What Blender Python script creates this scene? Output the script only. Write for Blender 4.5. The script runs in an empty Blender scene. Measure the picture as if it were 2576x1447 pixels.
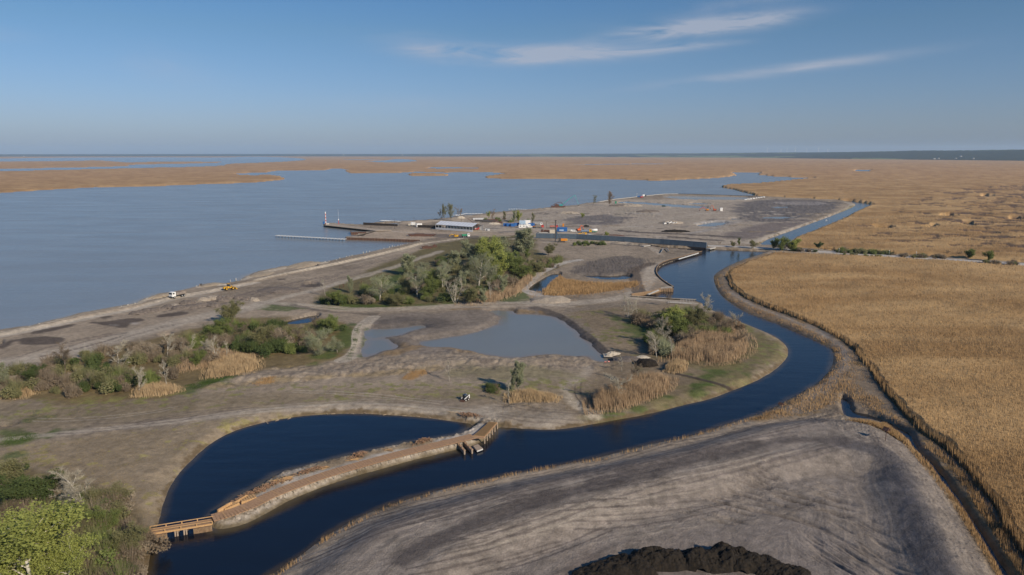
import bpy, math, random
import numpy as np
from mathutils import Vector, Matrix
random.seed(7); RNG = np.random.default_rng(11)
SC = bpy.context.scene; COL = SC.collection
R = math.radians
# ------------------------------------------------------------------ camera
CAM_H = 70.0; FPX = 1740.0; PITCH = math.atan((723.5 - 386.0) / FPX)
cam = bpy.data.cameras.new('camera'); cam.sensor_width = 36; cam.lens = 36 * FPX / 2576
cam.clip_start = 1.0; cam.clip_end = 60000
cam_o = bpy.data.objects.new('camera', cam); COL.objects.link(cam_o)
cam_o.location = (0, 0, CAM_H); cam_o.rotation_euler = (math.pi / 2 - PITCH, 0, 0)
SC.camera = cam_o
SC.render.resolution_x = 1024; SC.render.resolution_y = 575
# ------------------------------------------------------------------ sun and sky
SUN_EL = R(29); SUN_AZ = R(135)          # azimuth clockwise from +Y
sd = Vector((math.sin(SUN_AZ) * math.cos(SUN_EL), math.cos(SUN_AZ) * math.cos(SUN_EL), math.sin(SUN_EL)))
sl = bpy.data.lights.new('sun', 'SUN'); sl.energy = 4.8; sl.angle = R(0.5); sl.color = (1.0, 0.855, 0.68)
so = bpy.data.objects.new('sun', sl); COL.objects.link(so)
so.rotation_euler = sd.to_track_quat('Z', 'Y').to_euler()
so.location = (200, -200, 300)
world = bpy.data.worlds.new('World'); SC.world = world; world.use_nodes = True
wn = world.node_tree; wn.nodes.clear()
def N(t, typ, **kw):
    n = t.nodes.new(typ)
    for k, v in kw.items():
        if k.startswith('i_'):
            n.inputs[k[2:].replace('_', ' ')].default_value = v
        else: setattr(n, k, v)
    return n
def ramp(t, fac, stops):
    n = t.nodes.new('ShaderNodeValToRGB'); el = n.color_ramp.elements
    while len(el) < len(stops): el.new(0.5)
    for e, (p, c) in zip(el, stops):
        e.position = p; e.color = (c, c, c, 1) if not hasattr(c, '__len__') else (*c, 1)
    t.links.new(fac, n.inputs[0]); return n.outputs[0]
sky = N(wn, 'ShaderNodeTexSky', sky_type='NISHITA', sun_disc=False, sun_elevation=SUN_EL, sun_rotation=SUN_AZ,
        altitude=100, air_density=1.0, dust_density=1.0, ozone_density=3.0)
tc = N(wn, 'ShaderNodeTexCoord')
# wispy cirrus: streaks of noise kept inside a few sky directions
def wmath(op, a, b=None, c=None):
    n = N(wn, 'ShaderNodeMath', operation=op)
    for i, x in enumerate((a, b, c)):
        if x is None: continue
        if isinstance(x, (int, float)): n.inputs[i].default_value = x
        else: wn.links.new(x, n.inputs[i])
    return n.outputs[0]
sep = N(wn, 'ShaderNodeSeparateXYZ'); wn.links.new(tc.outputs['Generated'], sep.inputs[0])
az = wmath('ARCTAN2', sep.outputs[0], sep.outputs[1]); el_ = wmath('ARCSINE', sep.outputs[2])
def dirof(u, v):
    x = (u - 1288) / FPX; z = (723.5 - v) / FPX
    d = Vector((x, math.cos(PITCH) + z * math.sin(PITCH), -math.sin(PITCH) + z * math.cos(PITCH))).normalized()
    return math.atan2(d.x, d.y), math.asin(d.z)
comb = N(wn, 'ShaderNodeCombineXYZ'); wn.links.new(az, comb.inputs[0]); wn.links.new(el_, comb.inputs[1])
mp = N(wn, 'ShaderNodeMapping'); mp.inputs['Scale'].default_value = (7, 42, 1); mp.inputs['Rotation'].default_value = (0, 0, R(-3))
wn.links.new(comb.outputs[0], mp.inputs[0])
nz = N(wn, 'ShaderNodeTexNoise', i_Scale=1.0, i_Detail=7.0, i_Roughness=0.62, i_Distortion=0.8); wn.links.new(mp.outputs[0], nz.inputs['Vector'])
streak = ramp(wn, nz.outputs[0], [(0.30, 0.0), (0.60, 1.0)])
tot = None
for (u, v, wu, wv, tilt, s) in [(1680, 80, 150, 16, 0.08, .9), (1800, 62, 150, 20, 0.08, .9), (1940, 50, 70, 14, 0.08, .5), (1400, 136, 190, 20, 0.02, 1.2), (1330, 150, 150, 9, 0.04, .7), (1130, 127, 110, 15, 0.0, .95),
                            (1640, 126, 110, 10, 0.03, .6), (1960, 178, 230, 11, 0.09, .85), (1770, 112, 80, 7, 0.02, .45), (430, 180, 100, 40, -.12, .16),
                            (0, 88, 60, 12, 0, .3), (1010, 262, 190, 18, 0, .12), (1020, 95, 120, 16, -.03, .16), (1900, 0, 300, 14, .1, .2)]:
    a0, e0 = dirof(u, v); wa = wu / FPX; we = wv / FPX
    da = wmath('SUBTRACT', az, a0); de = wmath('SUBTRACT', el_, e0)
    de = wmath('SUBTRACT', de, wmath('MULTIPLY', da, tilt))
    q = wmath('ADD', wmath('POWER', wmath('ABSOLUTE', wmath('DIVIDE', da, wa)), 2.0), wmath('POWER', wmath('ABSOLUTE', wmath('DIVIDE', de, we)), 2.0))
    g = wmath('MULTIPLY', wmath('EXPONENT', wmath('MULTIPLY', q, -1.1)), s)
    tot = g if tot is None else wmath('ADD', tot, g)
cl = wmath('MINIMUM', wmath('MULTIPLY', wmath('MULTIPLY', tot, 1.0), streak), 0.7)
mx = N(wn, 'ShaderNodeMix', data_type='RGBA'); wn.links.new(cl, mx.inputs[0])
tn = N(wn, 'ShaderNodeMix', data_type='RGBA', blend_type='MULTIPLY'); tn.inputs[0].default_value = 1.0
wn.links.new(sky.outputs[0], tn.inputs[6]); elr = wmath('DIVIDE', el_, 0.5)
tr_ = ramp(wn, elr, [(0.0, (.68, .78, 1.14)), (0.10, (.64, .73, 1.02)), (0.32, (.54, .71, .86)), (0.75, (.29, .71, 1.06))]); wn.links.new(tr_, tn.inputs[7])
wn.links.new(tn.outputs[2], mx.inputs[6]); mx.inputs[7].default_value = (4.6, 4.9, 5.8, 1)
bg = N(wn, 'ShaderNodeBackground', i_Strength=0.09); wn.links.new(mx.outputs[2], bg.inputs[0])
wo = N(wn, 'ShaderNodeOutputWorld'); wn.links.new(bg.outputs[0], wo.inputs[0])
SC.view_settings.view_transform = 'Standard'; SC.view_settings.look = 'None'
SC.view_settings.exposure = 0.07; SC.view_settings.gamma = 1.0
SC.render.engine = 'CYCLES'
SC.cycles.volume_bounces = 1; SC.cycles.max_bounces = 6; SC.cycles.transparent_max_bounces = 8

# ------------------------------------------------------------------ projection helpers
cp, sp = math.cos(PITCH), math.sin(PITCH)
def unproj(u, v, z=0.0):
    """where the sight line through that point of the photograph meets height z (vectorised)"""
    x = (np.asarray(u, float) - 1288) / FPX; y = (723.5 - np.asarray(v, float)) / FPX
    dy = cp + y * sp; dz = -sp + y * cp
    t = (z - CAM_H) / dz
    return x * t, dy * t
def proj(x, y, z):
    dz = z - CAM_H
    dep = y * cp - dz * sp; up = y * sp + dz * cp
    return 1288 + FPX * x / dep, 723.5 - FPX * up / dep
# ------------------------------------------------------------------ numpy noise
def _h(ix, iy, s):
    n = (ix.astype(np.int64) * 374761393 + iy.astype(np.int64) * 668265263 + s * 974634777) & 0xffffffff
    n = ((n ^ (n >> 13)) * 1274126177) & 0xffffffff
    return ((n ^ (n >> 16)) & 0xffffff) / float(0xffffff)
def vnoise(x, y, s=0):
    ix = np.floor(x); iy = np.floor(y); fx = x - ix; fy = y - iy
    fx = fx * fx * (3 - 2 * fx); fy = fy * fy * (3 - 2 * fy)
    a = _h(ix, iy, s); b = _h(ix + 1, iy, s); c = _h(ix, iy + 1, s); d = _h(ix + 1, iy + 1, s)
    return (a * (1 - fx) + b * fx) * (1 - fy) + (c * (1 - fx) + d * fx) * fy
def fbm(x, y, o=4, s=0, g=0.5):
    r = 0; a = 1; t = 0
    for k in range(o):
        r = r + a * (vnoise(x, y, s + k) - 0.5); t += a; a *= g
        x, y = x * 1.93 + y * 0.41 + 13.1, y * 1.93 - x * 0.41 + 7.7
    return r / t * 2          # about -1..1
def sstep(a, b, x):
    t = np.clip((x - a) / (b - a), 0, 1); return t * t * (3 - 2 * t)
# ------------------------------------------------------------------ polygons
def chaikin(p, n=2, closed=True):
    p = np.array(p, float)
    for _ in range(n):
        if closed:
            q = np.roll(p, -1, 0); a = p * .75 + q * .25; b = p * .25 + q * .75
            p = np.stack([a, b], 1).reshape(-1, 2)
        else:
            a = p[:-1] * .75 + p[1:] * .25; b = p[:-1] * .25 + p[1:] * .75
            m = np.stack([a, b], 1).reshape(-1, 2); p = np.vstack([p[:1], m, p[-1:]])
    return p
def toworld(p, z=0.0):
    p = np.array(p, float); x, y = unproj(p[:, 0], p[:, 1], z); return np.stack([x, y], 1)
def segdist(X, Y, P, closed=True):
    n = len(P); d = np.full(X.shape, 1e18)
    for i in range(n if closed else n - 1):
        a = P[i]; b = P[(i + 1) % n]; ex, ey = b - a; L = ex * ex + ey * ey + 1e-12
        t = np.clip(((X - a[0]) * ex + (Y - a[1]) * ey) / L, 0, 1)
        dd = (X - a[0] - t * ex) ** 2 + (Y - a[1] - t * ey) ** 2
        np.minimum(d, dd, out=d)
    return np.sqrt(d)
def inside(X, Y, P):
    r = np.zeros(X.shape, bool); n = len(P)
    for i in range(n):
        x0, y0 = P[i]; x1, y1 = P[(i + 1) % n]
        if y0 == y1: continue
        c = ((y0 > Y) != (y1 > Y)) & (X < (x1 - x0) * (Y - y0) / (y1 - y0) + x0)
        r ^= c
    return r
def sdf(X, Y, P, margin=30.0):
    """signed distance, positive inside; clipped to -margin far away"""
    out = np.full(X.shape, -float(margin))
    m = (X > P[:, 0].min() - margin) & (X < P[:, 0].max() + margin) & (Y > P[:, 1].min() - margin) & (Y < P[:, 1].max() + margin)
    if not m.any(): return out
    x = X[m]; y = Y[m]; d = segdist(x, y, P); i = inside(x, y, P)
    out[m] = np.where(i, d, -np.minimum(d, margin)); return out
def ldist(X, Y, P, margin=30.0):
    out = np.full(X.shape, float(margin))
    m = (X > P[:, 0].min() - margin) & (X < P[:, 0].max() + margin) & (Y > P[:, 1].min() - margin) & (Y < P[:, 1].max() + margin)
    if m.any(): out[m] = np.minimum(segdist(X[m], Y[m], P, False), margin)
    return out
# ------------------------------------------------------------------ meshes
def mesh_np(name, V, F, mat=None, smooth=False):
    me = bpy.data.meshes.new(name); V = np.ascontiguousarray(V, np.float32); F = np.ascontiguousarray(F, np.int32)
    k = F.shape[1]; me.vertices.add(len(V)); me.vertices.foreach_set('co', V.ravel())
    me.loops.add(F.size); me.loops.foreach_set('vertex_index', F.ravel())
    me.polygons.add(len(F)); me.polygons.foreach_set('loop_start', np.arange(0, F.size, k, dtype=np.int32))
    me.polygons.foreach_set('loop_total', np.full(len(F), k, np.int32))
    me.polygons.foreach_set('use_smooth', np.full(len(F), smooth))
    me.update(calc_edges=True)
    if mat: me.materials.append(mat)
    return me
def link(name, me, parent=None, loc=(0, 0, 0), rz=0):
    o = bpy.data.objects.new(name, me); COL.objects.link(o); o.location = loc; o.rotation_euler = (0, 0, rz)
    if parent: o.parent = parent
    return o
def tag(o, label=None, cat=None, group=None, kind=None):
    if label: o['label'] = label
    if cat: o['category'] = cat
    if group: o['group'] = group
    if kind: o['kind'] = kind
    return o
class MB:
    def __init__(s): s.v = []; s.f = []
    def add(s, vs, fs):
        b = len(s.v); s.v += [tuple(x) for x in vs]; s.f += [tuple(i + b for i in f) for f in fs]; return s
    def box(s, cx, cy, cz, sx, sy, sz, rz=0, ry=0, taper=1.0):
        """centre, full sizes"""
        M = Matrix.Rotation(rz, 3, 'Z') @ Matrix.Rotation(ry, 3, 'Y'); vs = []
        for z in (-.5, .5):
            t = taper if z > 0 else 1
            for x, y in ((-.5, -.5), (.5, -.5), (.5, .5), (-.5, .5)):
                vs.append(M @ Vector((x * sx * t, y * sy * t, z * sz)) + Vector((cx, cy, cz)))
        return s.add(vs, [(3, 2, 1, 0), (4, 5, 6, 7), (0, 1, 5, 4), (1, 2, 6, 5), (2, 3, 7, 6), (3, 0, 4, 7)])
    def tube(s, p0, p1, r0, r1=None, n=8):
        r1 = r0 if r1 is None else r1; p0 = Vector(p0); p1 = Vector(p1); d = p1 - p0
        if d.length < 1e-6: return s
        q = d.to_track_quat('Z', 'Y'); vs = []
        for p, r in ((p0, r0), (p1, r1)):
            for k in range(n):
                a = 2 * math.pi * k / n; vs.append(q @ Vector((r * math.cos(a), r * math.sin(a), 0)) + p)
        fs = [(k, (k + 1) % n, n + (k + 1) % n, n + k) for k in range(n)]
        return s.add(vs, fs + [tuple(range(n - 1, -1, -1)), tuple(range(n, 2 * n))])
    def prism(s, prof, y0, y1):
        """profile of (x,z) points extruded along y"""
        n = len(prof); vs = [(x, y0, z) for x, z in prof] + [(x, y1, z) for x, z in prof]
        return s.add(vs, [tuple(range(n)), tuple(range(2 * n - 1, n - 1, -1))] + [(k, n + k, n + (k + 1) % n, (k + 1) % n) for k in range(n)])
    def mesh(s, name, mat=None, smooth=False):
        me = bpy.data.meshes.new(name); me.from_pydata([tuple(v) for v in s.v], [], s.f)
        if smooth: me.polygons.foreach_set('use_smooth', [True] * len(me.polygons))
        me.update()
        if mat: me.materials.append(mat)
        return me
    def build(s, name, mat=None, parent=None, smooth=False, loc=(0, 0, 0), rz=0):
        return link(name, s.mesh(name, mat, smooth), parent, loc, rz)
def empty(name, loc, rz, label, cat, group=None):
    o = bpy.data.objects.new(name, None); COL.objects.link(o); o.location = loc; o.rotation_euler = (0, 0, rz)
    o.empty_display_size = 0.5; return tag(o, label, cat, group)
KIDS = {}
def copy_tree(o, parent=None):
    c = o.copy(); COL.objects.link(c); c.parent = parent
    for ch in list(o.children): copy_tree(ch, c)
    return c
# ------------------------------------------------------------------ materials
MATS = {}
def mat(name, col, rough=0.7, metal=0.0, var=0.15, scale=1.5, col2=None, bump=0.0, spec=0.3, trans=0.0, rnd=0.0, det=4, soft=0.0):
    if name in MATS: return MATS[name]
    m = bpy.data.materials.new(name); m.use_nodes = True; t = m.node_tree; b = t.nodes['Principled BSDF']
    b.inputs['Roughness'].default_value = rough; b.inputs['Metallic'].default_value = metal
    b.inputs['Specular IOR Level'].default_value = spec
    c = N(t, 'ShaderNodeTexCoord'); nz = N(t, 'ShaderNodeTexNoise', i_Scale=scale, i_Detail=float(det), i_Roughness=0.6)
    t.links.new(c.outputs['Object'], nz.inputs['Vector'])
    c2 = col2 or tuple(min(1, x * (1 + var)) for x in col); c1 = col if col2 else tuple(x * (1 - var) for x in col)
    r = ramp(t, nz.outputs[0], [(0.32, c1), (0.68, c2)])
    if rnd > 0:
        oi = N(t, 'ShaderNodeObjectInfo'); hs = N(t, 'ShaderNodeHueSaturation')
        mr = N(t, 'ShaderNodeMapRange'); mr.inputs['To Min'].default_value = 1 - rnd; mr.inputs['To Max'].default_value = 1 + rnd
        t.links.new(oi.outputs['Random'], mr.inputs['Value']); t.links.new(mr.outputs[0], hs.inputs['Value'])
        t.links.new(r, hs.inputs['Color']); r = hs.outputs[0]
    t.links.new(r, b.inputs['Base Color'])
    if bump > 0:
        bn = N(t, 'ShaderNodeBump', i_Strength=bump, i_Distance=0.1); n2 = N(t, 'ShaderNodeTexNoise', i_Scale=scale * 6, i_Detail=3.0)
        t.links.new(c.outputs['Object'], n2.inputs['Vector']); t.links.new(n2.outputs[0], bn.inputs['Height']); t.links.new(bn.outputs[0], b.inputs['Normal'])
    if soft > 0:      # small leaves and stems catch light from all round
        ge = N(t, 'ShaderNodeNewGeometry'); vm = N(t, 'ShaderNodeVectorMath', operation='ADD'); sc_ = N(t, 'ShaderNodeVectorMath', operation='SCALE'); sc_.inputs['Scale'].default_value = 1 - soft
        t.links.new(ge.outputs['Normal'], sc_.inputs[0]); t.links.new(sc_.outputs[0], vm.inputs[0]); vm.inputs[1].default_value = (soft * .35, -soft * .35, soft * .8); nn_ = N(t, 'ShaderNodeVectorMath', operation='NORMALIZE'); t.links.new(vm.outputs[0], nn_.inputs[0]); t.links.new(nn_.outputs[0], b.inputs['Normal'])
    if trans > 0:
        tr = N(t, 'ShaderNodeBsdfTranslucent'); t.links.new(r, tr.inputs[0]); ms = N(t, 'ShaderNodeMixShader'); ms.inputs[0].default_value = trans
        out = t.nodes['Material Output']; t.links.new(b.outputs[0], ms.inputs[1]); t.links.new(tr.outputs[0], ms.inputs[2]); t.links.new(ms.outputs[0], out.inputs['Surface'])
    MATS[name] = m; return m
# ================================================================== TERRAIN
LAKE = [(-900,1010),(-300,880),(0,833),(40,826),(75,821),(99,815),(142,805),(165,799),(192,791),(237,783),(270,777),(305,771),(340,764),(355,755),(375,750),(395,740),(430,738),
 (475,728),(505,719),(520,714),(565,715),(600,709),(610,700),(630,690),(644,686),(706,672),(726,671),(744,671),(752,664),(769,661),(816,660),(841,655),(874,647),(914,639),(956,629),(1001,620),(1026,614),
 (1055,608),(870,602),(869,598),(901,597),(921,594.5),(900,591),(884,590.5),(884,586),(941,584),(944,582),(922,580),(814,568),(814,563.5),(830,563),(914,567),(1000,569),(1000,561),(914,566),(914,563.6),
 (969,558.6),(1026,557),(1069,555),(1106,551),(1136,548),(1156,544),(1216,539),(1256,534),(1288,531),(1329,528),(1386,522),(1449,517),(1471,512),(1506,509),(1546,502.5),(1601,497),(1651,491),(1675,488.6),(1705,488.6),(1741,489.4),(1831,492.2),(1893,494),
 (1893.6,490.5),(1875,485),(1860.6,481),(1835,475.5),(1820,473),(1813,471),(1830,466),(1868,463.7),(1909,462),(1978,455.5),(2049,448),(2005,447),(1950,444),(1909,440),(1917,435),(1868,433.5),(1843,434),(1850,442),(1800,448),(1733,451),(1681,454),
 (1636,454),(1546,451),(1400,450.4),(1288,450.6),(1231,448.6),(1216,445.6),(1244,441),(1276,438.6),(1264,435.6),(1231,433),(1194,433.6),(1119,434),(1069,432.6),(1044,432.6),(1026,434),(944,436),(881,435.6),(869,432),(873,427),(859,424.4),
 (834,425),(814,428),(694,429),(676,433),(644,435),(600,436),(592,438),(612,442),(644,442),(679,441),(702,444),(718,450),(706,453),(676,455.6),(644,459),(500,464),(375,469),(237,470.6),(50,482),(0,485.6),(-300,505),(-900,560)]
FARW = [
 [(-300,403),(0,399),(150,396.6),(375,395.6),(587,396.4),(600,394.3),(680,394.6),(760,398),(774,403),(720,407),(644,410.4),(572,412),(565,418.6),(325,424.4),(0,432),(-300,440),(-300,434),(0,425),(322,418.6),(322,414.4),(400,413),(525,410.6),(575,407.4),(450,407.6),(355,408),(320,410),(300,408),(240,403),(200,405.6),(0,406.4),(-300,411)],
 [(909,406),(981,403),(989,400.3),(1029,400.6),(1054,405),(1024,409),(956,409)], [(859,401),(961,400.6),(961,402.2),(859,402.6)],
 [(1074,421),(1140,420.6),(1219,423),(1170,425),(1074,425.4)], [(2145,429),(2160,426.8),(2190,427),(2196,430),(2165,432.8)],
 [(1430,414.5),(1560,412.3),(1700,411.8),(1690,413.2),(1560,414.2),(1440,416)], [(930,444.5),(930,444.6),(931,444.6)]]
ISLE = [[(1024,438.6),(1050,436),(1100,437),(1133,440),(1128,442.6),(1080,443.6),(1030,442.6)]]
CANAL = [(1635.5,620.5),(1663,622.5),(1777.5,625.5),(1838,630),(1932,633.5),(1918,638),(1888,648),(1863,656),(1825,672),(1798,690),(1794,702),(1803,727),(1815,745),(1838,762),(1875,785),(1932,805),(1982,825),(2032,847),(2072,866),(2092,879),(2098,895),(2092,928),(2056,966),
 (2007,992),(1932,1034),(1863,1057),(1800,1077),(1738,1097),(1675,1110),(1625,1120),(1540,1142),(1500,1153),(1400,1173),(1350,1183),(1288,1193),(1220,1208),(1150,1222),(1000,1262),(900,1300),(820,1350),(740,1410),(680,1447),(600,1500),(520,1600),(330,1600),
 (362,1480),(376,1415),(388,1340),(400,1310),(410,1270),(425,1230),(445,1197),(480,1158),(530,1115),(580,1087),(644,1067),(719,1052),(780,1044),(894,1040),(969,1043),(1069,1051),(1131,1059),(1184,1066),(1201,1067),
 (1190,1075),(1170,1090),(1159,1094),(1126,1100),(1081,1109),(1019,1116),(919,1139),(869,1151),(806,1166),(749,1179),(694,1197),(644,1228),(600,1248),(550,1281),(532,1300),(526,1312),(534,1328),(562,1331),(612,1320),(650,1302),(690,1280),(726,1259),
 (806,1227),(894,1197),(969,1177),(1044,1156),(1119,1138),(1154,1130),(1194,1119),(1219,1107),(1228,1099),(1252,1074),(1288,1077),(1383,1082),(1438,1077),(1528,1061),(1638,1041),(1713,1021),(1788,1004),(1850,980),(1900,960),
 (1932,942),(1957,925),(1979,902),(1984,882),(1974,865),(1952,848),(1932,839),(1863,810),(1788,780),(1763,767),(1750,762),(1663,757),(1585,751.5),(1590,746),(1640,739),(1663,732),(1693,733),(1693,727),(1678,719),(1658,702),(1650.5,687),(1653,677),(1668,664),(1708,653),(1765,637.4),(1758,635),(1700,628.7),(1663,625.5)]
UPCAN = [(2129,505),(2156,508),(2197,514.6),(2156,531),(2115,553),(2060,575),(2005,597),(1978,616),(1903,618),(1936,600),(1991,580.6),(2044,561),(2088,545),(2143,523),(2155,514.6),(2143,509),(2121,506)]
PONDS = [
 [(1288,790),(1330,791),(1375,793.6),(1400,802),(1438,830),(1475,862),(1513,895),(1529,909),(1505,909.7),(1483,893.5),(1438,896),(1388,888),(1325,897),(1288,901),(1219,893),(1181,882),(1119,873),(1074,872),(1060,860),(1080,856),(1144,847),(1200,838),(1235,826),(1258,812),(1264,800),(1245,790),(1229,782),(1288,781)],
 [(923,855),(948,853),(971,852),(985,864),(999,870),(989,882),(960,884),(931,895),(914,898.6),(921,872)],
 [(924,827),(970,829),(1019,825),(1050,817),(1069,823),(1040,832),(1014,843),(975,848),(940,853),(922,852)]]
BLUEP = [[(726,812),(744,806),(794,794),(793,800),(774,812),(759,818),(731,817)],
 [(1395,690),(1370,702),(1338,724),(1336,733),(1363,737),(1366,727),(1388,707),(1406,690)], [(1458,695),(1488,694),(1538,697),(1583,692),(1576,705),(1525,706),(1488,700)],
 [(1518,612.5),(1560,614.8),(1645,621),(1600,621.5),(1524,616)], 
 [(2113,996),(2139,1011),(2137,1033),(2196,1045),(2252,1071),(2294,1098),(2303,1126),(2356,1180),(2424,1271),(2482,1365),(2535,1447),(2600,1560),(2585,1560),(2520,1447),(2470,1365),(2414,1271),(2346,1180),(2298,1130),(2279,1113),(2252,1084),(2196,1060),(2128,1056),(2117,1024)],
 [(765,717),(785,714),(803,717),(790,721),(768,721)],[(395,850),(425,842),(432,845),(410,852)],[(0,864),(8,862),(6,870),(0,874)],[(0,1077),(30,1073),(45,1077),(0,1084)]]
SITEW = [[(1553,509),(1583,507),(1635,511),(1695,514.5),(1773,520),(1770,525),(1718,523.5),(1665,518),(1620,514.5),(1560,511.5)],
 [(1662,494.3),(1760,494.6),(1893,496.5),(1868,503),(1770,503.3),(1690,500.3)], [(1728,513),(1755,511.5),(1790,513),(1760,515.5)], [(1755,570),(1785,562),(1835,559),(1800,568),(1782,571)],
 [(1837,551.5),(1857,550.5),(1855,553),(1840,553)], [(1905,548),(1960,545),(2000,549),(1930,551)], [(1612,602.5),(1650,602),(1668,606),(1640,606.5)], [(1943,521.5),(1960,520),(1990,522),(1950,524)]]
REEDW = [[(2465,497),(2480,491),(2500,495),(2490,498)],[(2375,543),(2395,542),(2405,547),(2380,548)],[(2420,568),(2432,560),(2446,564),(2440,572)],[(2541,553),(2550,548),(2562,551),(2556,559)],[(2200,573),(2240,571),(2248,578),(2215,577)],[(2335,571),(2352,568),(2360,573),(2340,576)],[(2478,590),(2492,588),(2490,594)]]
LANDS = [(-1500,1900),(-1500,560),(0,520),(700,500),(1300,480),(1650,480),(1700,483),(1811,472),(1830,474),(1860,481),(1893,490),(1905,493.5),(2000,497),(2129,503.5),(2156,506.5),(2199,514),(2156,533),(2115,555),(2060,577),(2005,599),(1985,614),
 (2000,622),(2182,635),(2307,642),(2432,650),(2576,660),(3400,705),(3400,722),(2576,673),(2307,656),(2182,651),(2057,643),(1945,639),(1875,664),(1838,681),(1828,694),(1838,722),(1876,752),(1932,776),(1982,793),(2032,813),(2092,841),(2144,876),(2170,907),
 (2196,943),(2228,990),(2271,1041),(2309,1083),(2366,1124),(2415,1165),(2479,1241),(2535,1335),(2590,1420),(2700,1600),(2800,1900)]
ZL = 1.2
# ---- graded polar grid: cells grow with distance from the viewpoint
NT = 1500; TH = np.linspace(R(-46), R(46), NT)
rows = []; r = 62.0
while r < 30000:
    rows.append(r); r += np.clip(0.62 * r * r / (70 * 691), 0.13, r * 0.035)
RR = np.array(rows); NR = len(RR); print('grid', NR, NT)
X = (RR[:, None] * np.sin(TH)[None, :]); Y = (RR[:, None] * np.cos(TH)[None, :])
sh = X.shape; X = X.ravel(); Y = Y.ravel(); RAD = np.repeat(RR, NT)
U, V_ = proj(X, Y, ZL)
jit = fbm(X / 5, Y / 5, 4, 3) * 0.55
jfar = fbm(X / 60, Y / 60, 4, 5) * np.clip((RAD - 900) * 0.006, 0, 25)
J = jit + jfar
def wpoly(p, z=0.0, n=1): return toworld(chaikin(p, n), z)
MG = 400.0
near = RAD < 1400
dl = sdf(X, Y, wpoly(LAKE, 0, 0), MG)
for p in ISLE: dl = np.minimum(dl, -sdf(X, Y, wpoly(p), MG))
for p in FARW: dl = np.maximum(dl, sdf(X, Y, wpoly(p), MG))
dl = dl + np.where(RAD > 260, J * np.clip(RAD / 500, .3, 1.2), J)
dcn = sdf(X, Y, wpoly(CANAL, 0, 1), MG)
dc = dcn + jit * 0.4
dc = np.maximum(dc, sdf(X, Y, wpoly(UPCAN), MG) + jit)
dp = np.full(X.shape, -MG)
for p in PONDS: dp = np.maximum(dp, sdf(X, Y, wpoly(p), 60) + .9 + fbm(X / 7, Y / 7, 5, 77) * 1.4)
for p in SITEW: dp = np.maximum(dp, sdf(X, Y, wpoly(p), 60) + 3.0 + fbm(X / 14, Y / 14, 4, 78) * 5)
db = np.full(X.shape, -MG)
for i_p, p in enumerate(BLUEP): db = np.maximum(db, sdf(X, Y, wpoly(p), 60) + jit * 1.0 + (1.6 if i_p in (0, 1, 2, 3) else .05 if i_p == 4 else -.1))
for p in REEDW: db = np.maximum(db, sdf(X, Y, wpoly(p), 60) + fbm(X / 14, Y / 14, 4, 79) * 12)
dw = np.maximum(np.maximum(dl, dc), np.maximum(dp, db))          # >0 in water
ds = sdf(X, Y, toworld(LANDS, 1.0), MG)                            # >0 on the bare land
reed = -ds + fbm(X / 3, Y / 3, 3, 9) * 0.9 + fbm(X/9, Y/9, 2, 19)*.8  # >0 in the reeds
reed = np.minimum(reed, -dw - 1.0)
# ---- height
base = ZL + fbm(X / 22, Y / 22, 3, 21) * 0.22 + fbm(X / 2.2, Y / 2.2, 3, 25) * 0.10
base = np.where(ds < 0, 0.35 + fbm(X / 20, Y / 20, 3, 31) * 0.15, base)
EXT = []
def ridge(pts, w, h, soft=1.0, rough=0.0, z=1.0, flat=0.0, n=1):
    """a long bank: world half width w, height h, flat top"""
    P = toworld(chaikin(pts, n, False), z); d = ldist(X, Y, P, w * 2.5)
    k = 1 - sstep(flat * w, w, d + (fbm(X / 1.7, Y / 1.7, 4, 41) * rough if rough else 0))
    return k * h * (1 + (fbm(X / 1.3, Y / 1.3, 3, 47) * rough if rough else 0)), d
add = np.zeros(X.shape)
ridges = {}
def R_(key, *a, **k):
    global add
    k_, d = ridge(*a, **k); add = np.maximum(add, k_) if a[2] > 0 else np.minimum(add, k_); ridges[key] = (k_, d)
R_('whitebund', [(1458,655),(1425,660),(1398,668),(1372,680),(1348,694),(1328,711),(1319,722),(1324,732),(1345,741),(1368,746)], 3.6, 2.3, rough=.12, flat=.35)
R_('grassdike', [(862,908),(894,893),(905,870),(903,850),(905,832),(916,817),(940,799)], 3.3, 2.4, rough=.06, flat=.5)
R_('pondike', [(1345,776),(1388,787),(1415,800),(1440,820),(1463,838),(1500,870),(1534,900)], 3.8, 2.1, rough=.4)
R_('peatrow1', [(1562,581),(1610,586),(1700,589),(1800,595),(1850,597)], 7, 2.6, rough=.7)
R_('peatrow2', [(1690,597),(1760,603),(1810,606)], 6, 2.0, rough=.7)
R_('duneline', [(1735,587),(1768,583),(1800,573),(1835,563),(1860,557)], 6, 1.8, rough=.3)
R_('bankE', [(1610,740),(1600,716),(1598,700),(1592,685),(1600,675),(1640,664)], 5, 1.8, rough=.4)
R_('mound', [(1368,756),(1400,756),(1440,757)], 4, 1.3, rough=.3)
R_('causeway', [(1201,1067),(1170,1088),(1140,1103)], 3.5, 0.6, flat=.5)
R_('trench', [(1683,938),(1740,950),(1800,965),(1850,975)], 1.1, -0.9)
R_('lakebund', [(0,843),(142,815),(237,792),(340,773),(440,747),(560,728),(640,708),(720,690),(800,673),(914,648),(1026,622),(1060,612)], 2.6, 0.75, rough=.2, flat=.3)
R_('heaprow', [(540,972),(600,950),(680,945),(760,948),(860,938),(960,925),(1080,912),(1180,905),(1290,912),(1400,903),(1480,905)], 6.5, 0.5, rough=.3)
R_('rubble1', [(1290,1028),(1340,1022)], 3, .5, rough=.9)
base = base + add
rough_polys = []
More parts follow.
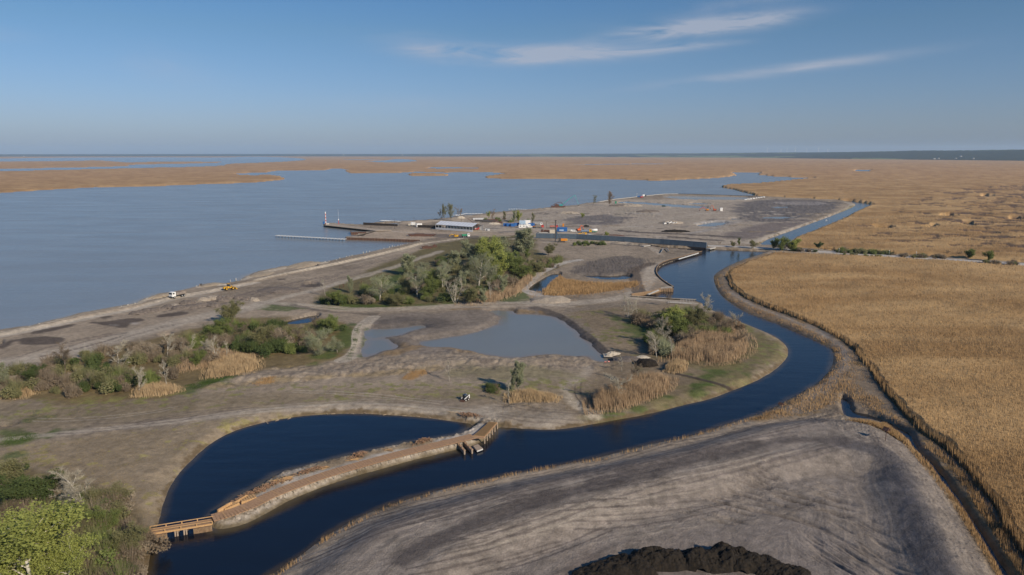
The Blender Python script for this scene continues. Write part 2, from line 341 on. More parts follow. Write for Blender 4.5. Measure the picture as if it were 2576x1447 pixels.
def roughen(p, amp, scale=1.2, soft=2.0):
    global base
    w = sstep(-soft, soft, sdf(X, Y, toworld(p, 1.2), 40) + jit * 3)
    base = base + w * (np.abs(fbm(X / scale, Y / scale, 4, 61)) * 2.2 - 0.5) * amp; return w
w_rowr = roughen([(530,975),(560,950),(660,925),(900,905),(1000,885),(1150,875),(1300,895),(1480,890),(1540,905),(1560,930),(1480,925),(1300,930),(1100,935),(900,950),(700,968)], .34, 3.4)
w_mud = roughen([(1458,665),(1560,640),(1660,655),(1600,690),(1500,690),(1420,690)], .35)
w_np = roughen([(1860,540),(1900,505),(2110,508),(2080,540),(1960,560),(1860,556)], .7, 7)
w_n2 = roughen([(1560,530),(1640,524),(1650,545),(1560,560)], .7, 6)
w_n3 = roughen([(1400,545),(1500,530),(1590,536),(1570,562),(1450,566)], .5, 8)
w_n4 = roughen([(2000,1030),(2100,1025),(2250,1090),(2400,1250),(2520,1447),(2390,1447),(2300,1250),(2200,1140),(2000,1070)], .16, .8)
# spoil basin in the foreground: a berm round a lower floor
BAS = [(2128,1142),(2200,1153),(2252,1173),(2272,1230),(2305,1300),(2340,1370),(2380,1450),(2420,1560),(2450,1900),(600,1900),(900,1640),(1060,1450),(1200,1360),(1350,1308),(1500,1264),(1700,1208),(1850,1170),(2000,1146)]
SPOIL = [(2050,1050),(2150,1060),(2240,1080),(2300,1130),(2360,1200),(2430,1300),(2500,1420),(2560,1540),(2700,1900),(450,1900),(640,1520),(760,1425),(900,1322),(1020,1278),(1290,1210),(1500,1168),(1700,1125),(1900,1070)]
d_sp = sdf(X, Y, toworld(SPOIL, 1.2), 60); d_ba = sdf(X, Y, toworld(BAS, 3), 60)
berm = 2.6 * sstep(-1, 9, d_sp + jit * .5); floor_cut = 2.6 * sstep(-1.5, 8, d_ba + jit * .6)
base = base + berm - floor_cut * (berm / 2.6)
# plough/track streaks that follow the banks in the spoil
along = X * .8 + Y * .6; acr = np.where(d_ba > 0, d_ba, d_sp)
wob_ = fbm(X / 14, Y / 14, 3, 75) * 3; st = fbm((acr + wob_) / 1.2, along / 26, 4, 71, .65); st2 = fbm(X / 1.1, Y / 1.1, 3, 73, .7)
in_sp = sstep(0, 3, d_sp)
base = base + in_sp * (st * .07 + st2 * .02) * (RAD < 320)
RUTA = toworld([(1700,1290),(1830,1230),(1900,1180),(2050,1190),(2130,1230),(2150,1300),(2060,1330),(1950,1300),(1820,1320)], 1.2)
w_rut = sstep(-2, 3, sdf(X, Y, RUTA, 30)); a_ = X * .55 + Y * .83; b_ = X * .83 - Y * .55
w_rut2 = sstep(-2, 3, sdf(X, Y, toworld([(2030,1330),(2200,1300),(2290,1447),(2200,1550),(1950,1550),(2000,1430)], 1.2), 30))
base = base + w_rut * np.minimum(0, fbm(a_ / .9, b_ / 8, 3, 81)) * 1.7 + w_rut2 * np.minimum(0, fbm((X*.9+Y*.43) / .8, (X*.43-Y*.9) / 9, 3, 83)) * 0.9
CRB = sstep(-1, 1.5, sdf(X, Y, toworld([(560,900),(570,900),(570,905)], 1.2), 5))
PENW = toworld([(1201,1062),(1159,1094),(1081,1109),(1019,1117),(919,1139),(869,1152),(806,1167),(749,1180),(694,1197),(644,1229),(600,1248),(550,1281),(528,1310),(562,1333),(612,1322),(690,1282),(806,1229),(969,1178),(1119,1140),(1194,1120),(1228,1101),(1258,1072)], 0)
d_pen = sdf(X, Y, PENW, 12)
flank = sstep(-2, -.2, d_pen) * (1 - sstep(2.0, 3.4, d_pen)); base = base + flank * fbm(X / .7, Y / .7, 3, 63) * .45; penbank = np.where(d_pen > -3, .42 + .25 * fbm(X / 1.6, Y / 1.6, 3, 64), .24 + .12 * fbm(X / 5, Y / 5, 3, 65))
QUAY = [[(1765,637.6),(1708,653.5),(1668,665),(1652,680),(1653,696),(1668,712),(1693,728),(1693,734),(1663,733),(1612,744),(1588,748)],[(1585,752.5),(1663,757.5),(1750,762)],[(1635,620.5),(1700,629),(1765,637.4)],[(1348,601),(1560,609),(1777,626),(1800,627)],
 [(814,566),(924,581),(884,586),(884,590),(901,597),(870,601),(870,603.5),(960,606.5),(1056,610)],[(814,563.5),(914,567),(1000,571),(914,564)],[(1506,508.5),(1601,496),(1675,488.6),(1831,492),(1900,494.5)]]
penbank = np.where((db > -6) & (db > dc) & (d_pen < -3), .8, penbank)
for q_ in QUAY: penbank = np.where(ldist(X, Y, toworld(q_, 0), 12) < 7, 2.5, penbank)
# ditches cut steeply
# water carving: shore at the traced line
bank = np.where(dw < 0, -dw * 0.55, np.maximum(-2.5, -dw * 0.4))
wallish = ldist(X, Y, toworld([(1055,608),(870,602)], 0), 6)
hgt = np.minimum(base, bank - 0.0)
hgt = np.where(dw < 0, base * (lambda t_: t_ * (2 - t_))(np.clip(-dw / np.clip(1.15 / np.maximum(penbank, .05) * (1 + .5 * fbm(X / 11, Y / 11, 3, 69)), .45, 9), 0, 1)), np.maximum(-2.5, -dw * .4)); hgt = hgt + np.where(dw < -.3, flank * fbm(X / .6, Y / .6, 3, 67) * .22, 0)
hgt = np.where((dw < 0) & (dw > -3.5), hgt + jit * .05, hgt)
H = hgt
def gz(x, y):
    """ground height under a point"""
    r = math.hypot(x, y); t = math.atan2(x, y)
    j = (t - TH[0]) / (TH[1] - TH[0]); i = np.searchsorted(RR, r) - 1
    i = int(min(max(i, 0), NR - 2)); j0 = int(min(max(j, 0), NT - 2)); fj = min(max(j - j0, 0), 1); fi = min(max((r - RR[i]) / (RR[i + 1] - RR[i]), 0), 1)
    h = H2; return float((h[i, j0] * (1 - fj) + h[i, j0 + 1] * fj) * (1 - fi) + (h[i + 1, j0] * (1 - fj) + h[i + 1, j0 + 1] * fj) * fi)
H2 = H.reshape(sh)
def P(u, v, wat=False):
    z = 1.0
    for _ in range(3):
        x, y = unproj(u, v, z); x = float(x); y = float(y)
        if wat: return Vector((*map(float, unproj(u, v, 0.0)), 0.0))
        z = max(gz(x, y), 0.0)
    return Vector((x, y, z))
def gzv(x, y):
    r = np.hypot(x, y); t = np.arctan2(x, y); i = np.clip(np.searchsorted(RR, r) - 1, 0, NR - 2); j = np.clip(((t - TH[0]) / (TH[1] - TH[0])).astype(int), 0, NT - 2)
    return H2[i, j]
# ---- colour of the soil, zone by zone
col = np.empty((len(X), 3)); 
def C(*c): return np.array(c)
MUD = C(.275, .222, .164); MUD2 = C(.205, .172, .138); PALE = C(.40, .345, .275); DARK = C(.085, .07, .06); GREEN = C(.045, .085, .014); OLIVE = C(.125, .115, .045)
SAND = C(.52, .44, .33); WHITE = C(.42, .38, .33); LITTER = C(.26, .17, .075); WETD = C(.10, .09, .085); BROWN = C(.15, .10, .06); GREY = C(.15,.135,.13)
big = fbm(X / 35, Y / 35, 4, 101); med = fbm(X / 6, Y / 6, 4, 105); fine = fbm(X / 1.2, Y / 1.2, 3, 109)
col[:] = MUD * (1 + big[:, None] * .30 + med[:, None] * .26 + fine[:, None] * .20)
def paint(m, c, op=1.0):
    global col
    w = (np.clip(m, 0, 1) * op)[:, None]; col = col * (1 - w) + w * c * (1 + med[:, None] * .22 + fine[:, None] * .22)
def pz(p, c, soft=1.5, op=1.0, brk=3.0, n=1, s=6):
    p = toworld(chaikin(p, n), 1.2)
    d = sdf(X, Y, p, 60); m = d > -59
    if brk: d = d + (fbm(X / s, Y / s, 4, 115) if s != 6 else med) * brk
    paint(np.where(m, sstep(-soft, soft, d), 0), c, op)
def pl(p, c, w, soft=.8, op=1.0, brk=.8, n=2):
    d = ldist(X, Y, toworld(chaikin(p, n, False), 1.2), w + 25); paint(1 - sstep(w - soft, w + soft, d + med * brk), c, op)
# vegetation tint of areas
pz([(-300,1150),(-300,1030),(0,1008),(200,1010),(420,1000),(640,985),(960,975),(1150,975),(1330,960),(1500,960),(1480,1000),(1200,1010),(900,1015),(640,1030),(300,1060),(0,1100)], OLIVE*C(1.25,1.05,1.3), 4, .38, 6)
pz([(-300,1140),(0,1120),(350,1080),(600,1050),(850,1020),(1150,1025),(1180,1060),(890,1036),(700,1048),(530,1108),(420,1220),(395,1350),(300,1500),(-300,1500)], C(.24,.185,.11), 4, .45, 7)
pz([(1400,770),(1590,760),(1750,765),(1990,870),(1985,900),(1930,945),(1700,1025),(1450,1078),(1430,1000),(1540,920),(1500,850)], C(.17,.125,.07), 4, .55, 7)
pz([(0,925),(300,870),(540,815),(600,795),(900,800),(890,890),(820,910),(520,960),(430,1005),(0,1020)], C(.15,.11,.045), 3, .85, 4)
pz([(790,770),(800,745),(900,690),(1000,650),(1140,600),(1350,590),(1345,640),(1450,655),(1320,710),(1300,740),(1140,765),(870,775)], C(.12,.10,.04), 3, .9, 4)
pz([(1560,800),(1750,770),(1870,830),(1890,900),(1860,930),(1640,915),(1640,860)], C(.14,.115,.05), 3, .8, 5)
pz([(-400,1150),(100,1175),(300,1240),(385,1340),(372,1447),(300,1600),(-400,1600)], C(.12,.095,.05), 2, .9, 3)
pz([(1860,800),(1900,830),(1960,850),(1978,890),(1900,950),(1740,1005),(1560,1050),(1470,1055),(1640,1010),(1700,960),(1800,930),(1870,900)], OLIVE*C(1.1,1.05,1), 4, .6, 9)
for g in [[(0,1090),(40,1085),(100,1090),(105,1103),(60,1122),(0,1125)],[(100,1085),(135,1090),(130,1100),(108,1100)],[(5,1140),(40,1132),(75,1130),(60,1145),(10,1150)],[(0,1055),(60,1046),(110,1052),(60,1060),(0,1064)],
   [(650,772),(694,766),(760,772),(754,780),(700,778)],[(800,767),(860,764),(1000,770),(1141,758),(1145,763),(1060,770),(890,775),(820,773)],[(894,814),(886,847),(883,880),(861,905),(800,915),(740,925),(820,890),(845,872),(855,840),(870,815)],
   [(1288,732),(1320,730),(1333,742),(1340,755),(1288,760),(1250,762),(1270,745)],[(1525,795),(1563,805),(1640,815),(1640,850),(1588,845),(1550,817)],[(457,972),(500,961),(600,946),(560,962),(500,982),(462,986)],
   [(1560,470),(1561,470),(1561,471)],[(960,700),(1000,690),(1100,720),(1050,740),(950,735)],[(1700,990),(1760,975),(1800,990),(1740,1005)],[(1740,940),(1800,925),(1860,935),(1820,955),(1760,955)],
   [(980,680),(1010,670),(1080,690),(1120,700),(1060,710)],[(1500,1045),(1600,1020),(1680,990),(1600,1035),(1510,1058)]]:
    pz(g, GREEN * C(1.25, 1.1, 1.3), 3, .75, 8, s=5)
for g in [[(1545,529),(1575,527),(1600,532),(1590,540),(1550,545)],[(1618,522),(1668,524),(1670,528),(1625,527)],[(1705,550),(1780,550),(1760,556),(1710,557)],[(1530,573),(1600,574),(1640,578),(1560,580)],[(1250,538),(1310,540),(1370,552),(1300,556),(1230,550)],[(1862,536),(1885,537),(1870,541)],[(1610,540),(1650,539),(1640,544)]]:
    pz(g, GREEN*C(1.1,1.0,1.3), 4, .8, 8)
for g in [[(1670,577),(1740,573),(1760,580),(1730,587),(1690,585)],[(1760,590),(1810,585),(1790,592)],[(1600,584),(1700,590),(1800,597),(1780,600),(1640,592)],[(1930,552),(2000,553),(1990,557),(1930,557)],[(1680,604),(1770,610),(1700,608)]]:
    pz(g, C(.34,.22,.09), 4, .85, 8)
# damp and dry patches
pz([(1140,785),(1190,770),(1440,782),(1500,880),(1520,905),(1300,880),(960,895),(915,890),(925,800),(950,790)], C(.17,.145,.125), 4, .7, 5)
pz([(950,800),(1140,800),(1130,825),(960,832)], C(.10,.085,.075), 3, .75, 6)
pz([(1420,690),(1470,660),(1560,640),(1640,655),(1600,690),(1500,690)], C(.11,.095,.085), 3, .8, 6)
for g in [[(44,853),(80,848),(120,847),(155,851),(158,858),(130,866),(80,868),(48,865)],[(220,809),(260,811),(300,806),(330,799),(365,801),(355,808),(330,813),(325,824),(290,826),(255,818)],[(390,794),(430,786),(480,783),(470,791),(420,799),(392,799)],
          [(70,838),(130,824),(187,815),(180,822),(130,833),(80,843)],[(0,866),(20,858),(50,852),(22,870),(0,880)],[(250,800),(275,795),(285,797),(262,803)],[(700,702),(716,701),(714,704),(702,705)],[(755,722),(765,712),(800,710),(812,718),(800,723)]]:
    pz(g, C(.07,.055,.047), 1.0, .85, 2.2)
pz([(325,812),(352,810),(355,815),(335,818)], C(.38,.34,.3), 1, .7, 2); pz([(270,816),(300,817),(302,820),(275,820)], C(.3,.27,.24), 1, .6, 2)
pz([(1100,556),(1290,536),(1480,515),(1600,500),(1900,500),(2120,507),(2000,575),(1900,612),(1640,612),(1350,585),(1150,585)], C(.40,.335,.26), 6, .85, 26, s=22)
pz([(1398,530),(1480,515),(1560,520),(1700,527),(1900,500),(2120,507),(2060,545),(1900,610),(1500,610),(1250,570),(1100,560),(1260,536)], C(.24,.205,.17), 6, .35, 20, s=30)
pz([(1420,548),(1500,540),(1600,545),(1560,560),(1470,570),(1430,560)], GREY*.85, 8, .8, 16, s=18)
pz([(1850,512),(1920,500),(2120,507),(2100,520),(2050,545),(1940,560),(1850,556)], GREY*.8, 8, .85, 16, s=18)
pz([(1790,596),(1930,558),(2060,548),(1990,576),(1890,605)], C(.17,.14,.125), 5, .9, 5)
pz([(1740,566),(1790,553),(1840,557),(1820,563),(1780,567)], C(.42,.40,.37), 4, .8, 8)
pz([(1920,509),(2030,507),(2100,513),(2000,517)], C(.3,.27,.25), 4, .6, 8)
pz([(900,585),(1000,578),(1150,583),(1350,590),(1200,592),(1100,598),(1060,606),(870,600)], C(.38,.30,.22), 3, .8, 8)
pz([(1020,586),(1150,590),(1250,598),(1130,600),(1060,593)], C(.11,.095,.085), 3, .75, 8)
# tracks, roads and pale strips
T = PALE
pl([(0,846),(142,819),(237,797),(350,776),(440,750),(540,733),(644,712)], T*1.1, 2.6, op=.95); pl([(644,706),(700,692),(800,674),(914,650),(1026,624),(1060,613),(1160,600)], SAND, 2.2, op=.95)
pl([(0,838),(75,824),(142,808),(237,787),(305,775),(355,760)], SAND, 1.6, op=.95); pl([(355,756),(395,744),(430,741)], SAND, 2.6, op=.9); pl([(505,722),(530,716),(565,717)], SAND, 2.5); pl([(610,703),(644,690),(706,676),(744,670),(800,663),(816,661)], SAND, 2.6, op=.95)
pl([(-60,925),(60,905),(187,879),(275,856),(375,831),(470,806),(550,789),(600,779),(644,771)], T, 6, soft=3, op=.8, brk=3); pl([(0,950),(100,920),(200,885)], T, 7, soft=4, op=.7, brk=3)
pl([(644,767),(700,752),(719,747),(780,733),(819,722),(869,707),(940,688),(994,672),(1040,655),(1110,632)], T, 3, soft=1.5, op=.75, brk=2)
pl([(470,746),(540,745),(600,752),(660,762),(740,765),(819,770),(894,777),(1019,775),(1144,767),(1288,761),(1330,762)], T, 2.6, op=.7); pl([(640,757),(740,772),(894,783),(1019,780),(1144,772),(1340,768),(1440,772)], T, 1.5, op=.5)
pl([(440,752),(520,744),(600,753),(700,769),(800,780)], DARK, .8, op=.5); pl([(740,768),(840,786),(940,790)], DARK, 1.6, op=.5, brk=2)
pl([(1330,762),(1400,766),(1460,762),(1563,750),(1600,738),(1622,715),(1640,695),(1632,680),(1645,668),(1690,656),(1750,643)], T, 4.2, soft=1.5, op=.7, brk=2)
pl([(1590,750),(1660,754),(1745,763)], T, 2.2, op=.8); pl([(1440,780),(1560,765),(1650,763)], MUD2, 3, op=.6, brk=3)
pl([(-60,1108),(0,1104),(160,1089),(330,1070),(490,1050),(644,1031),(760,1021),(900,1015),(1020,1020),(1120,1030),(1200,1040)], T, .8, soft=.5, op=.75, brk=.3); pl([(-60,1112),(160,1094),(330,1076),(490,1056),(644,1037),(760,1027),(900,1021),(1020,1027),(1120,1036)], T, .7, soft=.5, op=.7, brk=.3)
pz([(1170,1035),(1240,1020),(1330,1030),(1470,1050),(1420,1070),(1290,1065),(1200,1062),(1170,1050)], PALE*.9, 3, .7, 5)
pz([(1410,975),(1440,985),(1450,1005),(1490,1030),(1522,1045),(1520,1052),(1480,1056),(1455,1030),(1430,1010)], SAND*.9, 1.2, .9, 2)
for off in (0, 14): pl([(1448+off,960),(1445+off,985),(1450+off,1000),(1462+off,1012),(1455+off,1025)], DARK, .22, soft=.2, op=.7, brk=.1)
pl([(1480,925),(1470,945),(1440,960),(1420,972)], PALE, 2.5, op=.4, brk=2)
pl([(1880,612),(1950,590),(2040,560),(2095,541),(2135,524),(2146,514),(2125,508)], T*.95, 3.4, op=.9); pl([(1905,613),(1965,592),(2060,560),(2110,537),(2148,516)], OLIVE*1.3, 2, op=.6, brk=2)
pl([(1200,581),(1350,588),(1450,583),(1600,570),(1700,545),(1800,535),(1890,540)], T, 4, soft=3, op=.45, brk=6); pl([(1370,610),(1450,607),(1600,615),(1640,622),(1660,640)], T, 2.5, op=.6, brk=2)
pl([(1100,575),(1250,572),(1350,575),(1450,590)], T, 4, soft=3, op=.5, brk=5); pl([(820,564.5),(925,577),(1040,586)], T*1.1, 2.0, op=.8); pl([(1400,600),(1500,607),(1630,616)], C(.34,.29,.23), 3.5, op=.7, brk=2)
pz([(914,564),(1026,558),(1150,548),(1290,533),(1300,540),(1150,556),(1020,563),(925,566)], C(.42,.34,.25), 3, .85, 5)
for i in range(130):
    u0 = random.uniform(1120, 2050); v0 = random.uniform(530, 606); pl([(u0, v0), (u0 + random.uniform(15, 90), v0 + random.uniform(-5, 4))], random.choice([PALE, DARK, GREY, MUD2, SAND*.8, C(.26,.19,.1), PALE, WHITE]), random.uniform(.6, 3.2), soft=1.2, op=.7, brk=4)
# yellow-green tufts, and wheel and caterpillar tracks
tuf = sstep(.18, .42, fbm(X / 2.2, Y / 2.2, 4, 161, .6) + .5 * fbm(X / 16, Y / 16, 2, 165))
for pg, c_ in (([(-300,1150),(0,1120),(350,1080),(600,1050),(850,1022),(1150,1030),(890,1036),(700,1048),(530,1108),(420,1220),(395,1350),(300,1300),(0,1150)], C(.30,.26,.09)), ([(0,1010),(420,990),(640,970),(1150,955),(1500,950),(1480,990),(1150,1000),(640,1020),(0,1060)], C(.20,.20,.06)), ([(1400,790),(1600,770),(1600,850),(1640,920),(1600,940),(1520,880)], C(.16,.16,.05)), ([(1480,1070),(1640,1035),(1900,950),(1975,890),(1950,850),(1870,810),(1890,900),(1750,1000)], C(.17,.18,.06))):
    paint(tuf * sstep(-3, 4, sdf(X, Y, toworld(pg, 1.2), 40) + jit * 4), c_, .7)
rt = random.Random(5)
def tracks(poly, n, L, wob, w, cs):
    P_ = np.array(poly, float)
    for i in range(n):
        k = rt.random() * (len(poly) - 1); i0 = int(k); f_ = k - i0; c0 = P_[i0] * (1 - f_) + P_[min(i0 + 1, len(poly) - 1)] * f_; i1 = min(i0 + 1, len(poly) - 1); dr = P_[i1] - P_[i1 - 1]; dr = dr / np.linalg.norm(dr)
        q0 = c0 + np.array([rt.gauss(0, 1) * wob[0], rt.gauss(0, 1) * wob[1]]); l_ = L * rt.uniform(.5, 1.3); bend = rt.uniform(-.12, .12); pts = [q0 + dr * l_ * s + np.array([0, 1]) * bend * l_ * s * s for s in (-.5, -.25, 0, .25, .5)]
        W_ = toworld(chaikin(pts, 2, False), 1.2); off = np.array([.0, 1.9])
        d1 = np.minimum(ldist(X, Y, W_, 4), ldist(X, Y, W_ + off, 4)); paint(1 - sstep(w * .6, w * 1.3, d1 + fine * .12), rt.choice(cs), rt.uniform(.5, .85))
tracks([(100,1085),(400,1058),(640,1025),(900,1010),(1150,1030),(1350,1040)], 14, 300, (60, 9), .3, [PALE * .9, C(.15,.12,.1)])
tracks([(100,890),(300,840),(550,770),(700,735),(850,700),(1000,660)], 14, 260, (40, 7), .4, [PALE, C(.15,.12,.1)])
# special ridges
k_, d = ridges['whitebund']; paint(sstep(.15, .5, k_), WHITE, .95)
k_, d = ridges['grassdike']; paint(sstep(.15, .5, k_), PALE*.95, .95); pl([(905,895),(918,878),(916,860),(918,838),(925,822)], GREEN*1.5, .9, op=.6)
for kk, c_ in (('pondike', DARK*1.15), ('peatrow1', DARK), ('peatrow2', DARK), ('bankE', C(.11,.085,.065)), ('trench', DARK)):
    k_, d = ridges[kk]; paint(sstep(.1, .6, np.abs(k_)), c_, .85)
k_, d = ridges['duneline']; paint(sstep(.2, .8, k_), C(.30,.27,.24), .8)
k_, d = ridges['mound']; paint(sstep(.15, .6, k_), C(.30,.23,.16), .8)
k_, d = ridges['heaprow']; paint(sstep(.2, 1, k_), MUD2, .6)
pl([(1358,782),(1400,800),(1428,825),(1466,862),(1500,893)], LITTER*.9, 1.0, op=.7)
pl([(1060,868),(1181,880),(1219,890),(1288,899),(1388,886)], LITTER, 2.2, soft=1.5, op=.7, brk=3); pl([(1144,850),(1230,836),(1264,812)], LITTER, 1.4, soft=1.2, op=.5, brk=2); pl([(1000,868),(1050,874),(989,888)], LITTER, 3, soft=2, op=.6, brk=3)
pl([(1140,778),(1250,775),(1288,778),(1340,782)], LITTER, 1.2, soft=1, op=.6, brk=2); pl([(530,975),(640,960),(900,945),(1100,925)], C(.3,.22,.10), 1.5, soft=1.5, op=.5, brk=3)
pz([(1110,930),(1200,915),(1420,925),(1430,950),(1250,960),(1130,950)], OLIVE*1.2, 4, .5, 7)
# banks: straw litter just above the waterline of the canal, damp rim on all shores
rim = (dc < 0) & (dc > -12); paint(np.where(rim, 1 - sstep(.2, 1.3, -dc + med * 1.8 + fine * 1.2), 0), C(.15,.105,.055), .8)
paint(np.where((dl < 0) & (dl > -10), 1 - sstep(.8, 2.0, -dl), 0) * (ds > 0), SAND * .85, .7)
paint(np.where((np.maximum(dp, db) < 0), 1 - sstep(.4, 2.2, -np.maximum(dp, db)), 0), WETD, .6)
# right hand bank of the canal and the marsh strip below the reeds
RB = [(1945,640),(1918,638),(1825,672),(1798,690),(1800,715),(1838,762),(1932,805),(2032,847),(2092,879),(2098,895),(2092,928),(2007,992),(1932,1034),(1863,1057),(2000,1050),(2100,1040),(2160,1062),(2230,1085),(2300,1130),(2400,1260),(2530,1447),(2600,1560),(2720,1600),(2535,1335),(2415,1165),(2309,1083),(2196,943),(2144,876),(2032,813),(1876,752),(1828,694),(1875,664)]
pz(RB, LITTER*.8, 1.5, .85, 3); pz(RB, C(.19,.165,.14), 1.0, .6, 9, s=4)
pl([(1838,735),(1880,762),(1960,793),(2050,830),(2110,862),(2130,890),(2120,930),(2060,985),(1990,1030)], C(.25,.225,.20), 1.7, soft=1.2, op=.75, brk=1.6)
pl([(2301,1128),(2360,1190),(2440,1290),(2500,1380),(2570,1500)], C(.27,.175,.075), 2.6, soft=1.4, op=.7, brk=2)
# spoil heaps' soils
paint(in_sp, C(.235,.20,.168), .95); paint(in_sp * sstep(-.1, .5, st), C(.14,.118,.102), .6); paint(in_sp * sstep(.05, .6, -st), C(.26,.22,.185), .45)
pz([(1290,1235),(1600,1180),(1900,1110),(2000,1090),(2050,1110),(1800,1155),(1500,1225),(1250,1300),(1050,1370),(900,1400),(880,1340),(1000,1290)], C(.25,.21,.175), 3, .55, 4)
pz([(1800,1330),(1960,1290),(2080,1330),(2180,1420),(2200,1560),(1500,1560),(1500,1390),(1700,1350)], C(.21,.18,.16), 3, .5, 4)
pl([(2128,1145),(2200,1160),(2250,1185),(2268,1240),(2300,1320),(2335,1400),(2360,1470)], C(.095,.088,.09), 3.0, soft=1.2, op=.8, brk=2)  # dark soil on the berm's inner slope, with its shade painted into the colour
pz([(1410,1420),(1500,1390),(1900,1390),(2000,1440),(2100,1600),(1300,1600)], C(.16,.13,.11), 3, .6, 4)
paint(w_rut * sstep(0.05, .5, -fbm(a_ / .9, b_ / 8, 3, 81)), C(.10,.085,.078), .7); paint(w_rowr * sstep(0, .6, fbm(X/2,Y/2,4,66)), C(.115,.092,.078), .55)
tracks([(900,1370),(1100,1310),(1300,1265),(1500,1220),(1700,1170),(1900,1120),(2050,1090)], 44, 560, (70, 30), .24, [C(.12,.10,.088), C(.13,.11,.1), C(.30,.26,.215)])
tracks([(1100,1430),(1300,1360),(1500,1330),(1750,1290)], 30, 320, (80, 36), .22, [C(.12,.10,.088), C(.29,.25,.205)])
pl([(1020,1447),(1110,1385),(1200,1342),(1340,1295),(1500,1250),(1700,1195),(1880,1150),(2010,1128),(2120,1135)], C(.10,.085,.078), 2.0, soft=1.2, op=.85, brk=1.6)
pl([(900,1400),(1000,1345),(1150,1290),(1300,1255),(1500,1212),(1650,1180),(1800,1150)], C(.15,.125,.11), 2.6, soft=2.0, op=.5, brk=3)
pl([(1668,934),(1683,938),(1740,950),(1800,965),(1856,977)], C(.06,.045,.035), .8, soft=.5, op=.9, brk=.3)
# soil under reeds
paint(sstep(-1.5, .5, -ds) * 1.0, C(.10, .07, .035), .9)
# peninsula: crushed pale stone
PEN = [(1201,1062),(1159,1094),(1081,1109),(1019,1117),(919,1139),(869,1152),(806,1167),(749,1180),(694,1197),(644,1229),(600,1248),(550,1281),(528,1310),(562,1333),(612,1322),(690,1282),(806,1229),(969,1178),(1119,1140),(1194,1120),(1228,1101),(1258,1072)]
pz(PEN, C(.40,.355,.30), 1.0, .95, 1.0, n=0); 
pl([(640,1236),(700,1204),(806,1175),(900,1148),(1019,1122),(1081,1112)], C(.24,.17,.09), 1.3, soft=.8, op=.75, brk=1.2)
pl([(545,1328),(612,1317),(690,1278),(806,1225),(969,1175),(1119,1137)], C(.17,.14,.085), .9, soft=.6, op=.8, brk=1)
paint(flank * sstep(-.1, .5, fbm(X / .8, Y / .8, 3, 68)), C(.20, .165, .12), .65); paint(flank * (1 - sstep(.2, 1.2, -dw + med * .6)), C(.13, .10, .055), .85)
col = np.clip(col, .01, .9)

vid = np.arange(NR * NT, dtype=np.int32).reshape(NR, NT)
def faces_where(mask):
    m = mask.reshape(NR, NT); f = m[:-1, :-1] | m[1:, :-1] | m[:-1, 1:] | m[1:, 1:]
    a, b, c, d = vid[:-1, :-1][f], vid[:-1, 1:][f], vid[1:, 1:][f], vid[1:, :-1][f]
    return np.stack([a, b, c, d], 1)[:, ::-1]
def sub(F, z):
    u_, inv = np.unique(F.ravel(), return_inverse=True); return u_, np.stack([X[u_], Y[u_], z[u_] if hasattr(z, '__len__') else np.full(len(u_), z)], 1), inv.reshape(F.shape)
def attr(me, c):
    a = me.color_attributes.new('soil', 'FLOAT_COLOR', 'POINT'); a.data.foreach_set('color', np.hstack([c, np.ones((len(c), 1))]).astype(np.float32).ravel())
def vc_mat(name, s1, s2, amp, bump, rough=.95, dist=.3, stretch=(1, 1, 1), spec=.15):
    m = bpy.data.materials.new(name); m.use_nodes = True; t = m.node_tree; b = t.nodes['Principled BSDF']; b.inputs['Roughness'].default_value = rough; b.inputs['Specular IOR Level'].default_value = spec
    at = N(t, 'ShaderNodeAttribute', attribute_name='soil'); c = N(t, 'ShaderNodeTexCoord'); mpp = N(t, 'ShaderNodeMapping'); mpp.inputs['Scale'].default_value = stretch; t.links.new(c.outputs['Object'], mpp.inputs[0])
    n1 = N(t, 'ShaderNodeTexNoise', i_Scale=s1, i_Detail=6.0, i_Roughness=.65); n2 = N(t, 'ShaderNodeTexNoise', i_Scale=s2, i_Detail=5.0, i_Roughness=.7)
    for n in (n1, n2): t.links.new(mpp.outputs[0], n.inputs['Vector'])
    a = ramp(t, n1.outputs[0], [(.3, 1 - amp), (.7, 1 + amp * .8)]); a2 = ramp(t, n2.outputs[0], [(.3, 1 - amp * .8), (.7, 1 + amp * .7)])
    # ramps clamp at 1 in display only; multiply twice
    m1 = N(t, 'ShaderNodeMix', data_type='RGBA', blend_type='MULTIPLY'); m1.inputs[0].default_value = 1; m2 = N(t, 'ShaderNodeMix', data_type='RGBA', blend_type='MULTIPLY'); m2.inputs[0].default_value = 1
    t.links.new(at.outputs['Color'], m1.inputs[6]); t.links.new(a, m1.inputs[7]); t.links.new(m1.outputs[2], m2.inputs[6]); t.links.new(a2, m2.inputs[7]); t.links.new(m2.outputs[2], b.inputs['Base Color'])
    bn = N(t, 'ShaderNodeBump', i_Strength=bump, i_Distance=dist); t.links.new(n2.outputs[0], bn.inputs['Height']); t.links.new(bn.outputs[0], b.inputs['Normal'])
    return m
m_soil = vc_mat('soil_and_litter', .55, 2.6, .24, .75)
F = faces_where(np.ones(len(X), bool)); g_me = mesh_np('ground', np.stack([X, Y, H], 1), F, m_soil, True); attr(g_me, col)
ground = tag(link('ground', g_me), kind='structure')
# near skirt so that the land carries on under and behind the viewpoint
a = np.linspace(0, 2 * math.pi, 65)[:-1]
